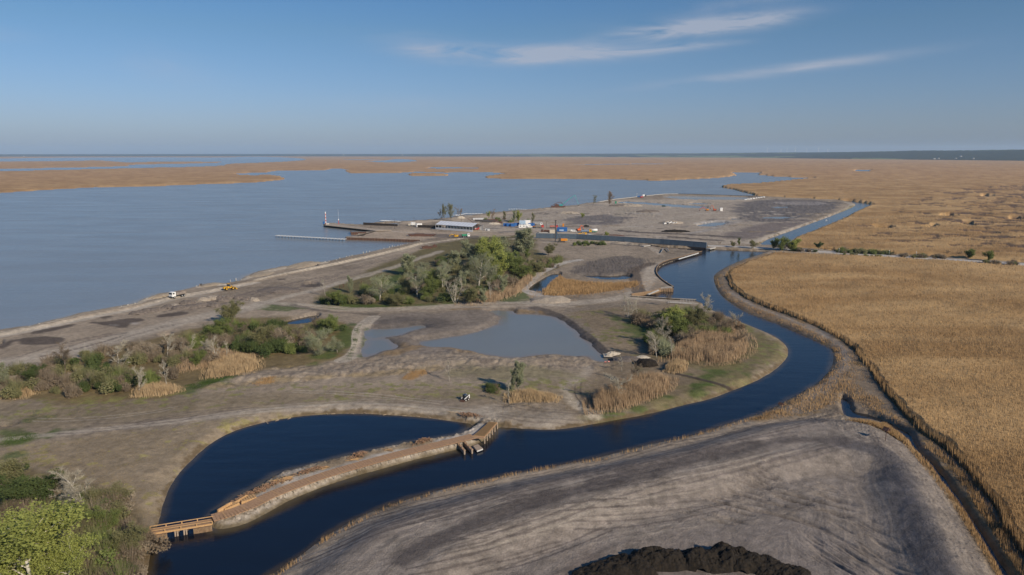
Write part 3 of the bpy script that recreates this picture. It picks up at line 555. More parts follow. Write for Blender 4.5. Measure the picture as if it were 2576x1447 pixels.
# ---- water sheets
def water_mat(name, rough, bump, wscale, stretch=(1, 1, 1), rotz=0):
    m = bpy.data.materials.new(name); m.use_nodes = True; t = m.node_tree; b = t.nodes['Principled BSDF']
    tcx = N(t, 'ShaderNodeTexCoord'); mpp = N(t, 'ShaderNodeMapping'); mpp.inputs['Scale'].default_value = stretch; mpp.inputs['Rotation'].default_value = (0, 0, rotz)
    t.links.new(tcx.outputs['Object'], mpp.inputs[0]); at_ = N(t, 'ShaderNodeAttribute', attribute_name='soil'); t.links.new(at_.outputs['Color'], b.inputs['Base Color'])
    n0 = N(t, 'ShaderNodeTexNoise', i_Scale=.02, i_Detail=5.0, i_Roughness=.6, i_Distortion=.6); t.links.new(mpp.outputs[0], n0.inputs['Vector']); t.links.new(ramp(t, n0.outputs[0], [(.38, rough * .88), (.62, rough * 1.12)]), b.inputs['Roughness'])
    n1 = N(t, 'ShaderNodeTexNoise', i_Scale=wscale, i_Detail=4.0, i_Roughness=.6); t.links.new(mpp.outputs[0], n1.inputs['Vector'])
    n3 = N(t, 'ShaderNodeTexNoise', i_Scale=wscale * .13, i_Detail=3.0); t.links.new(mpp.outputs[0], n3.inputs['Vector'])
    ad = N(t, 'ShaderNodeMath', operation='MULTIPLY_ADD'); t.links.new(n3.outputs[0], ad.inputs[0]); ad.inputs[1].default_value = 2.0; t.links.new(n1.outputs[0], ad.inputs[2])
    bn = N(t, 'ShaderNodeBump', i_Strength=bump, i_Distance=.12); t.links.new(ad.outputs[0], bn.inputs['Height']); t.links.new(bn.outputs[0], b.inputs['Normal'])
    b.inputs['IOR'].default_value = 1.33; b.inputs['Specular IOR Level'].default_value = .5
    return m
w_lake = water_mat('lake_water', .24, .9, .9, stretch=(.5, 1.6, 1), rotz=R(12)); w_canal = water_mat('canal_water', .09, .38, 1.3, stretch=(.45, 1.6, 1), rotz=R(20)); w_pond = water_mat('pond_water', .2, .3, 1.2); w_pud = water_mat('puddle_water', .07, .2, 1.5)
def wcol(a, edge, w, d_, nz_): k_ = (1 - sstep(0, w, d_ + nz_))[:, None]; return (a * (1 + big[:, None] * .10)) * (1 - k_) + edge * k_
wcols = [wcol(C(.185,.192,.186), C(.25,.22,.17), 5, dl, med * 2), wcol(C(.006,.009,.016), C(.050,.036,.018), 2.0, dc, med * .8), wcol(C(.165,.168,.15), C(.20,.17,.135), 3, dp, med * 2), wcol(C(.013,.016,.020), C(.05,.04,.03), .8, db, med * .4)]
halo = (1 - sstep(0, 3.2, -d_pen + med * 1.0))[:, None] * .8; wcols[1] = wcols[1] * (1 - halo) + C(.085,.07,.045) * halo
dmax = np.stack([dl, dc, dp, db]); own = dmax.argmax(0)
for k, (nm, mt, d_) in enumerate((('lake', w_lake, dl), ('canal', w_canal, dc), ('pond', w_pond, dp), ('marsh_pools', w_pud, db))):
    z = 0.0; keep = (d_ > -1.2) & (own == k)
    F = faces_where((d_ > -.01) & (own == k)); u_, V3, Fi = sub(F, 0.0)
    wm_ = mesh_np(nm, V3, Fi, mt, True); attr(wm_, wcols[k][u_]); tag(link(nm, wm_), kind='structure')
# ---- reed beds
rz_ = H + np.where(reed > 0, 2.4, 0) * sstep(0, 1.4, reed) * (1 + fbm(X / 7, Y / 7, 4, 131) * .16 + fbm(X / 45, Y / 45, 3, 135) * .40)
GAPS = np.zeros(len(X))
gp = sdf(X, Y, toworld([(2000,600),(2080,560),(2300,480),(2700,440),(2900,640),(2576,650),(2200,628)], 3), 60); gn = fbm(X / 17, Y / 15, 5, 141, .6)
GAPS = sstep(.16, .40, gn + np.clip((U - 2250) / 2200, -.25, .12)) * sstep(0, 50, gp)
rz_ = rz_ - GAPS * .8 * (reed > 0)
reedc = np.empty((len(X), 3)); b1 = fbm(X / 60, Y / 18, 4, 151); b2 = fbm(X / 12, Y / 12, 4, 155)
mixr = np.clip(.5 + b1 * 1.2 + b2 * .45, 0, 1)[:, None]
reedc[:] = C(.28, .168, .070) * (1 - mixr) + C(.43, .28, .13) * mixr
g3 = GAPS[:, None] ; reedc = reedc * (1 - g3) + C(.12, .078, .052) * g3
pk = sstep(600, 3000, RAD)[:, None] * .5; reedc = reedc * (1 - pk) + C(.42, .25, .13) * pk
edge = ((reed < 9) & (RAD > 700)).astype(float) * .5; reedc = reedc * (1 + edge[:, None] * .25)
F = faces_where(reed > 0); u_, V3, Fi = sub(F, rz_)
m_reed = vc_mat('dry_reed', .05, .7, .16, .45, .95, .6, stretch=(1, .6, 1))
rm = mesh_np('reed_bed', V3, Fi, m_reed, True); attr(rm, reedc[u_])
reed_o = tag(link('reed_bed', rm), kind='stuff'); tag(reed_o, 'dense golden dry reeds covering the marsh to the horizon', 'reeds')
RZ2 = rz_.reshape(sh); RE2 = reed.reshape(sh); GA2 = GAPS.reshape(sh)
def grid_at(A, x, y):
    r = np.hypot(x, y); t = np.arctan2(x, y); i = np.clip(np.searchsorted(RR, r) - 1, 0, NR - 2); j = np.clip(((t - TH[0]) / (TH[1] - TH[0])).astype(int), 0, NT - 2); return A[i, j]
def blades(name, x, y, z, h, w, mt, lean=.25, label=None, cat='reeds', two=True):
    n = len(x); a = RNG.uniform(0, 2 * np.pi, n); l = RNG.uniform(0, 1, n) ** .7 * lean; la = RNG.uniform(-.6, .6, n) + 2.6
    dx = np.cos(a) * w / 2; dy = np.sin(a) * w / 2
    v = np.empty((n, 3, 3)); v[:, 0] = np.stack([x - dx, y - dy, z], 1); v[:, 1] = np.stack([x + dx, y + dy, z], 1); v[:, 2] = np.stack([x + np.cos(la) * l * h, y + np.sin(la) * l * h, z + h], 1)
    me = mesh_np(name, v.reshape(-1, 3), np.arange(3 * n, dtype=np.int32).reshape(n, 3), mt)
    o = tag(link(name, me), label, cat, kind='stuff'); return o
def spread(poly, n, z=1.2, ext=None):
    p = np.array(poly, float); u = RNG.uniform(p[:, 0].min(), p[:, 0].max(), n * 3); v = RNG.uniform(p[:, 1].min(), p[:, 1].max(), n * 3)
    k = inside(u, v, p); u = u[k][:n]; v = v[k][:n]; return unproj(u, v, z)
m_blade = mat('reed_stems', (.285, .172, .075), .9, var=.3, scale=.028, col2=(.43, .282, .135), det=6, trans=.2, soft=.6)
n = 520000; t_ = RNG.uniform(R(-5), R(44), n); q = RNG.uniform(1 / 900, 1 / 105, n); r_ = 1 / q
bx, by = r_ * np.sin(t_), r_ * np.cos(t_); k = (grid_at(RE2, bx, by) > .25) & (grid_at(GA2, bx, by) < .5); bx, by, r_ = bx[k], by[k], r_[k]
bz = grid_at(RZ2, bx, by) - .45; hh = RNG.uniform(.55, 1.25, len(bx)) * (1 + r_ * .0006); print('blades', len(bx))
blades('reed_plumes', bx, by, bz, hh, .07 + r_ * .00042, m_blade, .35, 'feathery golden reed tops standing above the marsh reeds')
# hanging curtain of stems along the near edge of the reed bed
k = (RE2 > 0) & (RE2 < 1.6) & (np.hypot(X, Y).reshape(sh) < 600); ex = X.reshape(sh)[k]; ey = Y.reshape(sh)[k]
s_ = RNG.integers(0, len(ex), 90000); ex = ex[s_] + RNG.normal(0, .3, 90000); ey = ey[s_] + RNG.normal(0, .3, 90000); er = np.hypot(ex, ey)
blades('reed_edge', ex, ey, gzv(ex, ey) - .1, RNG.uniform(1.8, 3.5, len(ex)), .08 + er * .0003, m_blade, .15, 'upright reed stems along the edge of the marsh')
# ================================================================== VEGETATION
def vh(u, vb, vt):
    p = P(u, vb); dep = p.y * cp - (p.z - CAM_H) * sp; return p, (vb - vt) / FPX * dep / cp * 1.0
def grow(seed, form):
    """limbs as (p0,p1,r0,r1), twigs as (p0,p1,w), leaf points; all for a tree of height 1"""
    rn = random.Random(seed); limbs = []; twigs = []; leaf = []
    def rec(p, d, L, r, lev):
        steps = 3 if lev < 2 else 2; q = p.copy(); dd = d.copy()
        for i in range(steps):
            j = form['wob'] * (1 if lev else .5); dd = (dd + Vector((rn.uniform(-j, j), rn.uniform(-j, j), rn.uniform(-j, j) + form['up'] * (0 if lev == 0 else .12)))).normalized()
            e = q + dd * (L / steps); r1 = r * (1 - .45 / steps * (i + 1) if lev else 1 - .5 * (i + 1) / steps)
            limbs.append((q.copy(), e.copy(), r * (1 - .5 * i / steps), max(r * (1 - .5 * (i + 1) / steps), .0006), lev))
            t0 = form['bare'] if lev == 0 else 0
            if lev < form['lev']:
                nb = form['nb'][lev]
                for b in range(nb):
                    f = (i + rn.random()) / steps
                    if f < t0: continue
                    bp = q + (e - q) * rn.random(); ang = rn.uniform(*form['ang'][min(lev, 1)]); az = rn.uniform(0, 6.283)
                    ax = dd.orthogonal().normalized(); ax.rotate(Matrix.Rotation(az, 3, dd)); nd = dd.copy(); nd.rotate(Matrix.Rotation(ang, 3, ax))
                    taper = 1 - form['cone'] * f if lev == 0 else 1 - .4 * f
                    rec(bp, nd, L * form['ratio'][min(lev, 1)] * taper * rn.uniform(.7, 1.15), r * .45, lev + 1)
            else:
                for b in range(form['tw']):
                    bp = q + (e - q) * rn.random(); nd = (dd + Vector((rn.gauss(0, .6), rn.gauss(0, .6), rn.gauss(.1, .5)))).normalized(); tl = form['twl'] * rn.uniform(.5, 1.3)
                    twigs.append((bp, bp + nd * tl)); 
                    if form['leaf']:
                        for _ in range(form['leaf']):
                            leaf.append(bp + nd * tl * rn.random() + Vector((rn.gauss(0, 1), rn.gauss(0, 1), rn.gauss(0, 1))) * form['lsp'])
            q = e
    k = form.get('stems', 1)
    for s in range(k):
        lean = Vector((rn.uniform(-.12, .12), rn.uniform(-.12, .12), 1)) if k == 1 else Vector((math.cos(6.28 * s / k + seed) * .3, math.sin(6.28 * s / k + seed) * .3, 1))
        rec(Vector((rn.uniform(-.01, .01) * k, rn.uniform(-.01, .01) * k, 0)), lean.normalized(), form['H'], form['r'], 0)
    return limbs, twigs, leaf
def tris(P0, size, seed, flat=0):
    """one small leaf-sized triangle at each point"""
    r = np.random.default_rng(seed); n = len(P0); a = r.normal(size=(n, 3)); a /= np.linalg.norm(a, axis=1)[:, None]; b = np.cross(a, r.normal(size=(n, 3))); b /= np.linalg.norm(b, axis=1)[:, None]
    s = size * r.uniform(.6, 1.4, (n, 1)); v = np.stack([P0 + a * s, P0 - a * s * .5 + b * s * .8, P0 - a * s * .5 - b * s * .8], 1); return v.reshape(-1, 3)
FORMS = {
 'bare': dict(H=.8, r=.0105, wob=.14, up=1, bare=.25, lev=3, nb=[3, 2, 2], ang=[(.5, .95), (.35, .8)], ratio=[.62, .58], cone=.25, tw=9, twl=.085, leaf=0, lsp=0),
 'haze': dict(H=.72, r=.0105, wob=.14, up=1, bare=.22, lev=3, nb=[4, 3, 2], ang=[(.4, .95), (.35, .8)], ratio=[.62, .56], cone=.25, tw=5, twl=.07, leaf=2, lsp=.022),
 'slender': dict(H=.9, r=.008, wob=.08, up=1, bare=.3, lev=3, nb=[3, 2, 1], ang=[(.35, .7), (.35, .8)], ratio=[.40, .55], cone=.45, tw=8, twl=.07, leaf=0, lsp=0),
 'round': dict(H=.62, r=.013, wob=.16, up=1, bare=.12, lev=3, nb=[4, 3, 2], ang=[(.5, 1.15), (.4, .9)], ratio=[.78, .55], cone=.15, tw=5, twl=.06, leaf=3, lsp=.032),
 'multi': dict(H=.72, r=.010, wob=.12, up=1, bare=.2, lev=3, nb=[2, 2, 1], ang=[(.3, .8), (.35, .8)], ratio=[.5, .55], cone=.2, tw=4, twl=.07, leaf=1, lsp=.02, stems=4),
 'poplar': dict(H=.92, r=.010, wob=.08, up=1.5, bare=.12, lev=2, nb=[5, 3], ang=[(.4, .9), (.3, .8)], ratio=[.46, .5], cone=.4, tw=6, twl=.05, leaf=6, lsp=.026),
}
def leaf_mat(nm, c1, c2, tr=.3): return mat('leaf_' + nm, c1, .8, scale=.55, col2=c2, trans=tr, rnd=.12, det=5, spec=.15, soft=.35)
LM = {'green': leaf_mat('green', (.095, .122, .033), (.21, .24, .075)), 'yellow': leaf_mat('yellow_green', (.19, .215, .05), (.36, .385, .11)), 'willow': leaf_mat('grey_green', (.20, .215, .125), (.34, .35, .215)),
      'dark': leaf_mat('dark_green', (.045, .066, .022), (.11, .14, .045)), 'olive': leaf_mat('olive', (.125, .125, .055), (.245, .23, .11)), 'brown': leaf_mat('brown_twigs', (.15, .115, .078), (.27, .215, .15)),
      'buff': leaf_mat('buff_twigs', (.21, .17, .12), (.35, .29, .21)), 'grey': leaf_mat('grey_twigs', (.31, .275, .205), (.50, .45, .345)), 'rust': leaf_mat('rust_buds', (.19, .135, .085), (.30, .22, .145))}
m_white = mat('pale_bark', (.36, .325, .27), .85, scale=3, col2=(.52, .48, .40)); m_bark = mat('brown_bark', (.10, .075, .055), .9, scale=3, col2=(.19, .15, .11)); m_gbark = mat('grey_bark', (.22, .19, .155), .9, scale=3, col2=(.34, .30, .24))
TP = {}
def tree_proto(form, seed, crown, bark, lsize=.012, width=1.0):
    key = (form, seed, crown, bark, lsize, width)
    if key in TP: return TP[key]
    limbs, twigs, leaf = grow(seed, FORMS[form]); zmax = max(max(l[1].z for l in limbs), .01); s = .96 / zmax
    m = MB()
    for p0, p1, r0, r1, lev in limbs:
        if lev <= 2: m.tube(p0 * s, p1 * s, r0, r1, 6 if lev < 2 else 3)
    tv = []; tf = []
    rn = random.Random(seed)
    segs = [(a, b, .0030) for a, b in twigs] + [(l[0], l[1], .005) for l in limbs if l[4] > 2]
    A = np.array([a[:] for a, b, w in segs]) * s; B = np.array([b[:] for a, b, w in segs]) * s; W = np.array([w for *_, w in segs])[:, None]
    d = B - A; sd_ = np.cross(d, np.random.default_rng(seed).normal(size=d.shape)); sd_ /= np.linalg.norm(sd_, axis=1)[:, None] + 1e-9
    tw = np.stack([A - sd_ * W / 2, A + sd_ * W / 2, B], 1).reshape(-1, 3)
    lv = tris(np.array([p[:] for p in leaf]) * s, lsize * 1.0, seed) if leaf else np.zeros((0, 3))
    V = np.vstack([tw, lv]) * np.array([width, width, 1]); n3 = len(V) // 3
    me = mesh_np('crown', V, np.arange(3 * n3, dtype=np.int32).reshape(-1, 3), LM[crown])
    for v_ in range(len(m.v)): x, y, z = m.v[v_]; m.v[v_] = (x * width, y * width, z)
    TP[key] = (m.mesh('trunk', {'w': m_white, 'b': m_bark, 'g': m_gbark}[bark], True), me); return TP[key]
def tree(u, vb, vt, spec, label, name='tree', group=None, cat='tree', wide=1.0):
    form, seed, crown, bark, ls, wd = spec; p, h = vh(u, vb, vt); a, b = tree_proto(form, seed, crown, bark, ls, wd)
    o = empty(name, (p.x, p.y, p.z - .1), random.uniform(0, 6.28), label, cat, group); s = h
    for nm, me in (('trunk', a), ('crown', b)):
        c = link(nm, me, o); c.scale = (s * wide, s * wide, s)
    return o
BW = lambda s=0, w=1.0: ('bare', 3 + s % 3, 'grey', 'w', .012, w)
HZ = lambda s=0, w=1.0: ('haze', 3 + s % 3, 'willow', 'w', .0065, w)
SW = lambda s=0: ('slender', 8 + s % 2, 'grey', 'w', .012, 1.0)
BB = lambda s=0, w=1.1: ('bare', 21 + s % 2, 'brown', 'b', .012, w)
GY = lambda s=0, w=1.1: ('round', 31 + s % 2, 'willow', 'g', .007, w)
WI = lambda s=0, w=1.0: ('poplar', 41 + s % 2, 'willow', 'g', .013, w)
YG = lambda s=0, w=1.2: ('round', 51 + s % 2, 'yellow', 'g', .014, w)
GR = lambda s=0, w=1.1: ('round', 61 + s % 2, 'green', 'b', .014, w)
DK = lambda s=0, w=1.1: ('round', 71, 'dark', 'b', .016, w)
MU = lambda s=0: ('multi', 81 + s % 2, 'grey', 'w', .008, 1.0)
OL = lambda s=0, w=1.1: ('round', 91 + s % 2, 'olive', 'b', .013, w)
PG = lambda s=0, w=.9: ('poplar', 95, 'green', 'b', .014, w)
TREES = [
 # left thicket by the lake track
 (578,812,754,OL(0,1.2),'big leafing olive tree on the lake side of the left thicket'),
 (165,944,866,BB(0),'bare brown-twigged tree with pale trunk at the left end of the thicket'),(300,934,852,BW(0,1.25),'largest white bare tree of the left thicket, forked low with spreading limbs'),
 (421,899,837,BW(1),'white bare tree beside the small blue puddle behind the left thicket'),(481,894,838,SW(0),'thin pale bare tree above the tan reeds, between two white bare trees'),
 (546,909,846,BW(2,1.1),'white forked bare tree at the back of the left thicket reed clump'),(571,904,856,SW(1),'slim white leaning tree just right of a forked bare tree in the tan reeds'),
 (350,994,920,BW(1,.8),'crooked white tree at the left edge of the small tan reed patch'),(421,975,905,SW(0),'grey slender bare tree rising out of the small tan reed patch'),
 (457,884,856,SW(1),'short white dead stem between taller bare trees of the left thicket'),(5,985,912,WI(0,1.3),'pale grey-green willow cut by the left edge of the picture'),
 (801,890,823,GY(0,1.2),'blossom-grey tree at the right end of the left thicket, above bright grass'),(751,872,816,BB(1),'bare brown tree in the dark middle of the left thicket, right half'),(720,875,822,BB(0,1.2),'bushy brown bare tree left of the blossom-grey tree'),
 (848,888,842,GY(1,1.0),'small whitish leaning tree on the bright grass beside the curved dike'),(825,845,790,GR(0,1.2),'green leafing tree at the top right corner of the left thicket'),(790,838,790,BB(1,1.3),'broad brown tree just right of the narrow blue pond'),
 (560,860,800,GR(1,1.3),'dark green tree under the tall olive tree of the left thicket'),(620,862,808,BB(0,1.3),'wide brown leafless tree right of the tall olive tree'),(660,880,815,OL(1,1.2),'olive tree in the middle of the left thicket below the narrow blue pond'),
 (500,925,880,GR(0,1.1),'low green tree at the left side of the big tan reed clump'),(100,950,915,DK(0,1.5),'dark evergreen tree near the left edge, beside the pale mud flat'),(70,965,925,DK(0,1.5),'second dark evergreen, nearest to the pale willow on the left edge'),
 (255,975,930,OL(0,1.3),'low olive tree under the largest white bare tree'),
 # main grove
 (819,745,700,SW(0),'thin greyish tree standing alone on the mud at the left tip of the main grove'),(881,737,693,WI(1,1.0),'pale green young poplar by the timber posts at the left of the main grove'),(955,757,690,HZ(0,1.5),'round crowned pale bare tree standing forward at the left of the main grove'),
 (1024,692,638,WI(0,1.5),'big grey rounded tree at the upper left corner of the main grove'),(1050,748,670,HZ(1,1.1),'tall white-trunked tree in front of the grey rounded tree of the main grove'),(1069,700,655,HZ(0,1.2),'silvery multi-stemmed tree on the lake side of the main grove'),
 (1114,730,665,HZ(2,1.0),'white bare tree left of centre in the main grove'),(1144,675,630,WI(0,1.3),'silver willow crown in the back row of the main grove, left of the yellow-green tree'),(1204,727,635,HZ(0,1.2),'tallest white bare tree in the middle of the main grove'),
 (1144,762,695,MU(1),'pale many-stemmed bare tree at the front edge of the main grove near the road'),(1231,722,655,HZ(1,.9),'bare whitish tree right of the tallest bare tree in the grove'),(1234,758,705,SW(1),'slender bare tree in front of the pink-tan reeds of the main grove'),
 (1222,680,597,YG(0,1.2),'tall yellow-green tree at the top of the main grove'),(1245,700,622,YG(1,1.0),'lower yellow-green tree right of the tall one in the main grove'),(1256,668,594,WI(0,1.5),'broad silver-green willow at the top right of the main grove'),
 (1275,665,606,WI(1,1.4),'second silver-green willow at the grove top, beside the tall grey-green pair'),(1303,645,578,WI(1,1.3),'tall olive-grey tree, left of the pair by the flood wall end'),(1325,648,574,WI(0,1.3),'tall olive-grey tree, right of the pair by the flood wall end'),(1322,662,625,PG(0,1.0),'slim fresh green tree under the tall olive-grey pair'),
 (1380,642,612,OL(0,1.5),'spreading olive tree standing alone on mud right of the main grove'),(1293,695,632,GR(0,1.3),'full green tree at the right side of the main grove'),(1268,690,640,DK(0,1.4),'dark green tree beside the full green tree in the grove'),
 (1169,650,604,WI(1,1.5),'grey-brown tree on the harbour side of the main grove'),(1190,668,615,WI(0,1.4),'grey willow between the harbour side tree and the yellow-green tree'),(1180,710,650,OL(1,1.3),'olive tree in the dense centre of the main grove'),(1160,735,680,WI(1,1.0),'pale willow in the dense front half of the grove'),
 (1095,725,675,GR(1,1.3),'dark leafing tree between white trunks of the main grove, left half'),(1020,735,700,OL(0,1.3),'olive tree between the round pale tree and the tall white tree'),(1085,750,700,GR(0,1.2),'green tree low in the front of the main grove'),(845,768,728,GR(0,1.6),'bushy green tree at the lower left corner of the main grove'),
 (1000,770,738,OL(1,1.5),'low olive tree on the grass strip along the road'),(920,768,735,BB(0,1.5),'low brown tree near the bright grass strip at the grove front'),(1215,765,725,WI(0,1.1),'grey low tree at the grove front before the tan reeds'),(1260,745,690,WI(1,1.1),'greyish tree in front of the full green tree at the grove right'),
 (1345,690,655,OL(0,1.6),'low olive tree behind the pale curved bund'),(1310,700,665,GR(1,1.6),'low green tree at the pale bund side of the grove'),(1120,700,655,HZ(0,1.2),'silver multi-stem tree in the left middle of the grove'),(1185,765,722,OL(0,1.3),'olive low tree at the grove front between two bare trees'),
 # right thicket inside the canal bend
 (1583,800,740,MU(1),'thin grey multi-stemmed tree at the upper left of the canal bend thicket'),(1602,806,752,SW(0),'white slender tree beside the grey multi-stemmed tree of the canal bend thicket'),(1685,772,733,BB(0,.8),'thin bare tree in front of the dark short quay'),
 (1774,802,738,BW(1,1.0),'whitish tree overlapping the canal at the right end of the dark short quay'),(1853,832,780,BW(2,.9),'small grey bare tree on the canal bank of the bend thicket'),(1678,826,766,YG(1,1.5),'broad yellow-green tree in the middle of the canal bend thicket'),
 (1710,850,790,GR(0,1.2),'green tree right of the broad yellow-green tree'),(1745,824,766,OL(0,1.2),'olive leafing tree at the back of the canal bend thicket'),(1670,868,788,BW(0,1.1),'big white bare tree in front of the broad yellow-green tree'),
 (1653,902,828,BW(1,1.0),'white-trunked bare tree at the lower left corner of the canal bend thicket'),(1690,903,842,SW(1),'grey bare tree with a dark trunk right of the white-trunked one'),(1735,872,812,BB(1),'brown bare tree in the middle of the tan reeds of the canal bend'),
 (1820,845,800,BB(0,1.3),'spreading dark bare tree near the canal in the bend thicket'),(1865,872,822,BB(1,.9),'small bare tree at the right end of the tan reeds'),(1780,830,795,BB(0,1.2),'brown bare tree behind the tan reeds of the canal bend'),
 (1303,985,905,WI(0,.9),'pale green poplar above the tan reed patch by the light dirt track'),(1288,985,925,WI(1,.7),'thinner poplar left beside the pale green one at the reed patch'),(1600,965,898,BB(1,.8),'brown bare tree on the left-hand top of the lower tan reed clump'),
 (1558,1008,930,BW(2,1.2),'bare grey tree with spreading limbs inside the lower tan reed clump'),(1131,960,905,SW(0),'lone thin tree on the open mud below the pond'),(1281,1017,955,SW(1),'thin dark-stemmed tree at the left end of the reed patch by the skid steer loader'),(1565,935,895,SW(0),'thin tree behind the lower tan reed clump, beside the dark soil heap'),
 # bottom left corner
 (95,1500,1248,('round',51,'yellow','w',.0105,1.45),'huge yellow-green leafing tree filling the bottom left corner'),(20,1500,1290,('round',52,'yellow','w',.0105,1.4),'second yellow-green tree, lower, cut by the left edge'),(178,1290,1172,BW(0,1.3),'bare white-stemmed tree behind the huge yellow-green tree'),(216,1300,1180,BW(1,1.2),'right one of the bare white trees behind the huge yellow-green tree'),(165,1480,1340,('round',52,'yellow','w',.0105,1.2),'yellow-green tree, lower right part of the corner foliage'),
 (20,1235,1140,OL(0,1.5),'olive-brown tree at the left edge above the dark hollow'),(280,1290,1225,OL(1,1.6),'olive bushy tree on the canal side of the corner thicket'),(270,1345,1270,GR(0,1.3),'fresh green low tree right of the huge yellow-green tree'),(200,1345,1275,GR(1,1.2),'green low tree close behind the huge yellow-green tree'),(320,1400,1310,OL(0,1.4),'olive tree nearest to the timber footbridge'),
 (60,1285,1185,DK(0,1.6),'dark leafy tree in the shaded hollow at the left edge'),(120,1270,1195,DK(0,1.6),'dark bush-like tree behind the huge yellow-green tree'),
 # lake side of the building site
 (1108.5,554,525,('bare',22,'rust','b',.014,.8),'leftmost small rusty tree behind the white tent hall'),(1119,555,512,('haze',4,'olive','b',.010,.55),'tall thin green tree behind the white tent hall, second from left'),(1134.5,555,510,('haze',3,'olive','g',.009,.6),'tallest pale green tree behind the white tent hall'),(1161.5,557,520,('bare',21,'rust','b',.014,.9),'reddish bare tree right behind the white tent hall'),
 (1228,551,530,('haze',4,'yellow','b',.009,1.0),'small yellow-green tree between lake and pipe stacks'),(1240,553,525,('bare',22,'rust','b',.014,1.0),'brownish-red tree next to the small yellow-green tree by the pipe stacks'),(1269,556,530,('haze',3,'olive','b',.010,.6),'thin dark green conifer-like tree by the blue containers'),(1292,559,529,WI(1,1.0),'pale tree behind the blue containers, left of a green one'),
 (1307,558,528,YG(1,.9),'yellowish-green tree behind the blue and white containers'),(1341,562,534,('haze',3,'olive','b',.010,.6),'small green tree behind the white trailer'),(1491,518,490,('bare',4,'olive','b',.01,1.1),'umbrella-shaped dark tree on the far lake shore'),(1533,518,481,('haze',5,'rust','b',.009,.7),'tall brownish tree by the curved breakwater'),(1464,547,536,YG(0,1.4),'small yellow-green bush tree on the bare far ground'),
 (1528,597,582,YG(1,1.5),'round bright yellow-green bush behind the blue flood wall'),
 # along the gravel road
 (1812.6,619,606,BB(0,1.2),'small bare tree beside the road just right of the flood wall'),(1844,622.5,606,OL(0,1.2),'dark small roadside tree, between two others left of the upper canal'),(1860,623,598,PG(0,1.0),'green upright roadside tree near the flood wall end'),(1895,625.5,604,OL(1,1.2),'olive roadside tree at the mouth of the upper canal'),
 (1947.4,627,597,GR(0,1.1),'green roadside tree with a bare lower trunk in front of the upper canal'),(1969,630,593,GR(1,1.2),'tallest green roadside tree in front of the upper canal'),(1980,631,611,BB(1,1.4),'dark bare tree between two green roadside trees'),(1998,631,600,('round',51,'yellow','b',.015,1.2),'bright yellow-green roadside tree at the right of the canal group'),
 (2060,629.5,608,DK(0,1.5),'round dark green tree standing alone on the road edge'),(2386,644,627,BB(0,1.2),'small bare tree on the far right stretch of the road'),(2415,647,631,BB(1,1.2),'bare shrub-like tree left of the round green one at the far right road'),(2437,651,625,('round',61,'green','b',.016,1.3),'green round tree at the far right of the road, left of a forked one'),(2485,656,628,('round',52,'green','b',.014,1.4),'forked green tree nearest to the right edge along the road')]
for i, (u, vb, vt, sp_, lb) in enumerate(TREES): tree(u, vb, vt, sp_, lb, wide=random.uniform(1.05, 1.25) if vb > 630 else 1.0)
# dead stick and fallen branches
m = MB(); m.tube((0, 0, 0), (.1, 0, .5), .012, .008, 5); m.tube((.1, 0, .5), (.05, .02, 1), .009, .004, 5); m.tube((.08, 0, .4), (.12, .05, .47), .006, .003, 4)
p, h = vh(216, 899, 858); o = m.build('dead_stem', m_white, None); o.location = p; o.scale = (h * .5, h * .5, h); tag(o, 'straight white dead stem standing alone at the edge of the pale mud flat', 'dead tree')
# ---- shrubs
def shrub_mesh(seed, mt, n=1900, size=.05, stems=True):
    r = np.random.default_rng(seed); L = r.integers(5, 9); c = np.stack([r.normal(0, .35, L), r.normal(0, .35, L), r.uniform(.25, .62, L)], 1); rad = r.uniform(.22, .40, L)
    k = r.integers(0, L, n); d = r.normal(size=(n, 3)); d /= np.linalg.norm(d, axis=1)[:, None]; rr = r.uniform(0.25, 1, (n, 1)) ** .5 * (1 + r.normal(0, .12, (n, 1)))
    p = c[k] + d * rr * rad[k][:, None]; p[:, 2] = np.abs(p[:, 2]) * .95; v = tris(p, size, seed)
    ns = 420; a = r.uniform(0, 6.28, ns); e = np.stack([np.cos(a) * r.uniform(.1, .8, ns), np.sin(a) * r.uniform(.1, .8, ns), r.uniform(.5, 1.22, ns)], 1); b = e * np.array([.2, .2, 0]); w = np.stack([-np.sin(a), np.cos(a), 0 * a], 1) * .014
    st_ = np.stack([b - w, b + w, e], 1).reshape(-1, 3); V = np.vstack([v, st_]); return mesh_np('shrub', V, np.arange(len(V), dtype=np.int32).reshape(-1, 3), mt)
SH = {k: [shrub_mesh(200 + i + 10 * j, LM[k]) for i in range(2)] for j, k in enumerate(['green', 'olive', 'brown', 'dark', 'buff', 'yellow', 'willow', 'rust'])}
UNDER = []; SHC = [0]
KN = {'olive': 'olive', 'brown': 'brown', 'green': 'green', 'dark': 'dark green', 'buff': 'buff', 'yellow': 'yellow-green', 'willow': 'grey-green', 'rust': 'rust-brown'}
TR = []
for u_, vb_, vt_, sp2, lb_ in TREES:
    q_ = P(u_, vb_); w_ = lb_.split(' '); k_ = 0
    while k_ < len(w_) and w_[k_].strip(',') not in ('on','at','in','with','of','beside','just','behind','close','nearest','under','above','between','rising','right','left','by','cut','low,','near','low','standing','for','filling','overlapping','throwing','from','along','inside','below','like'): k_ += 1
    s_ = ' '.join(w_[:k_]).strip(','); TR.append((q_.x, q_.y, ' '.join(s_.split(' ')[:5])))
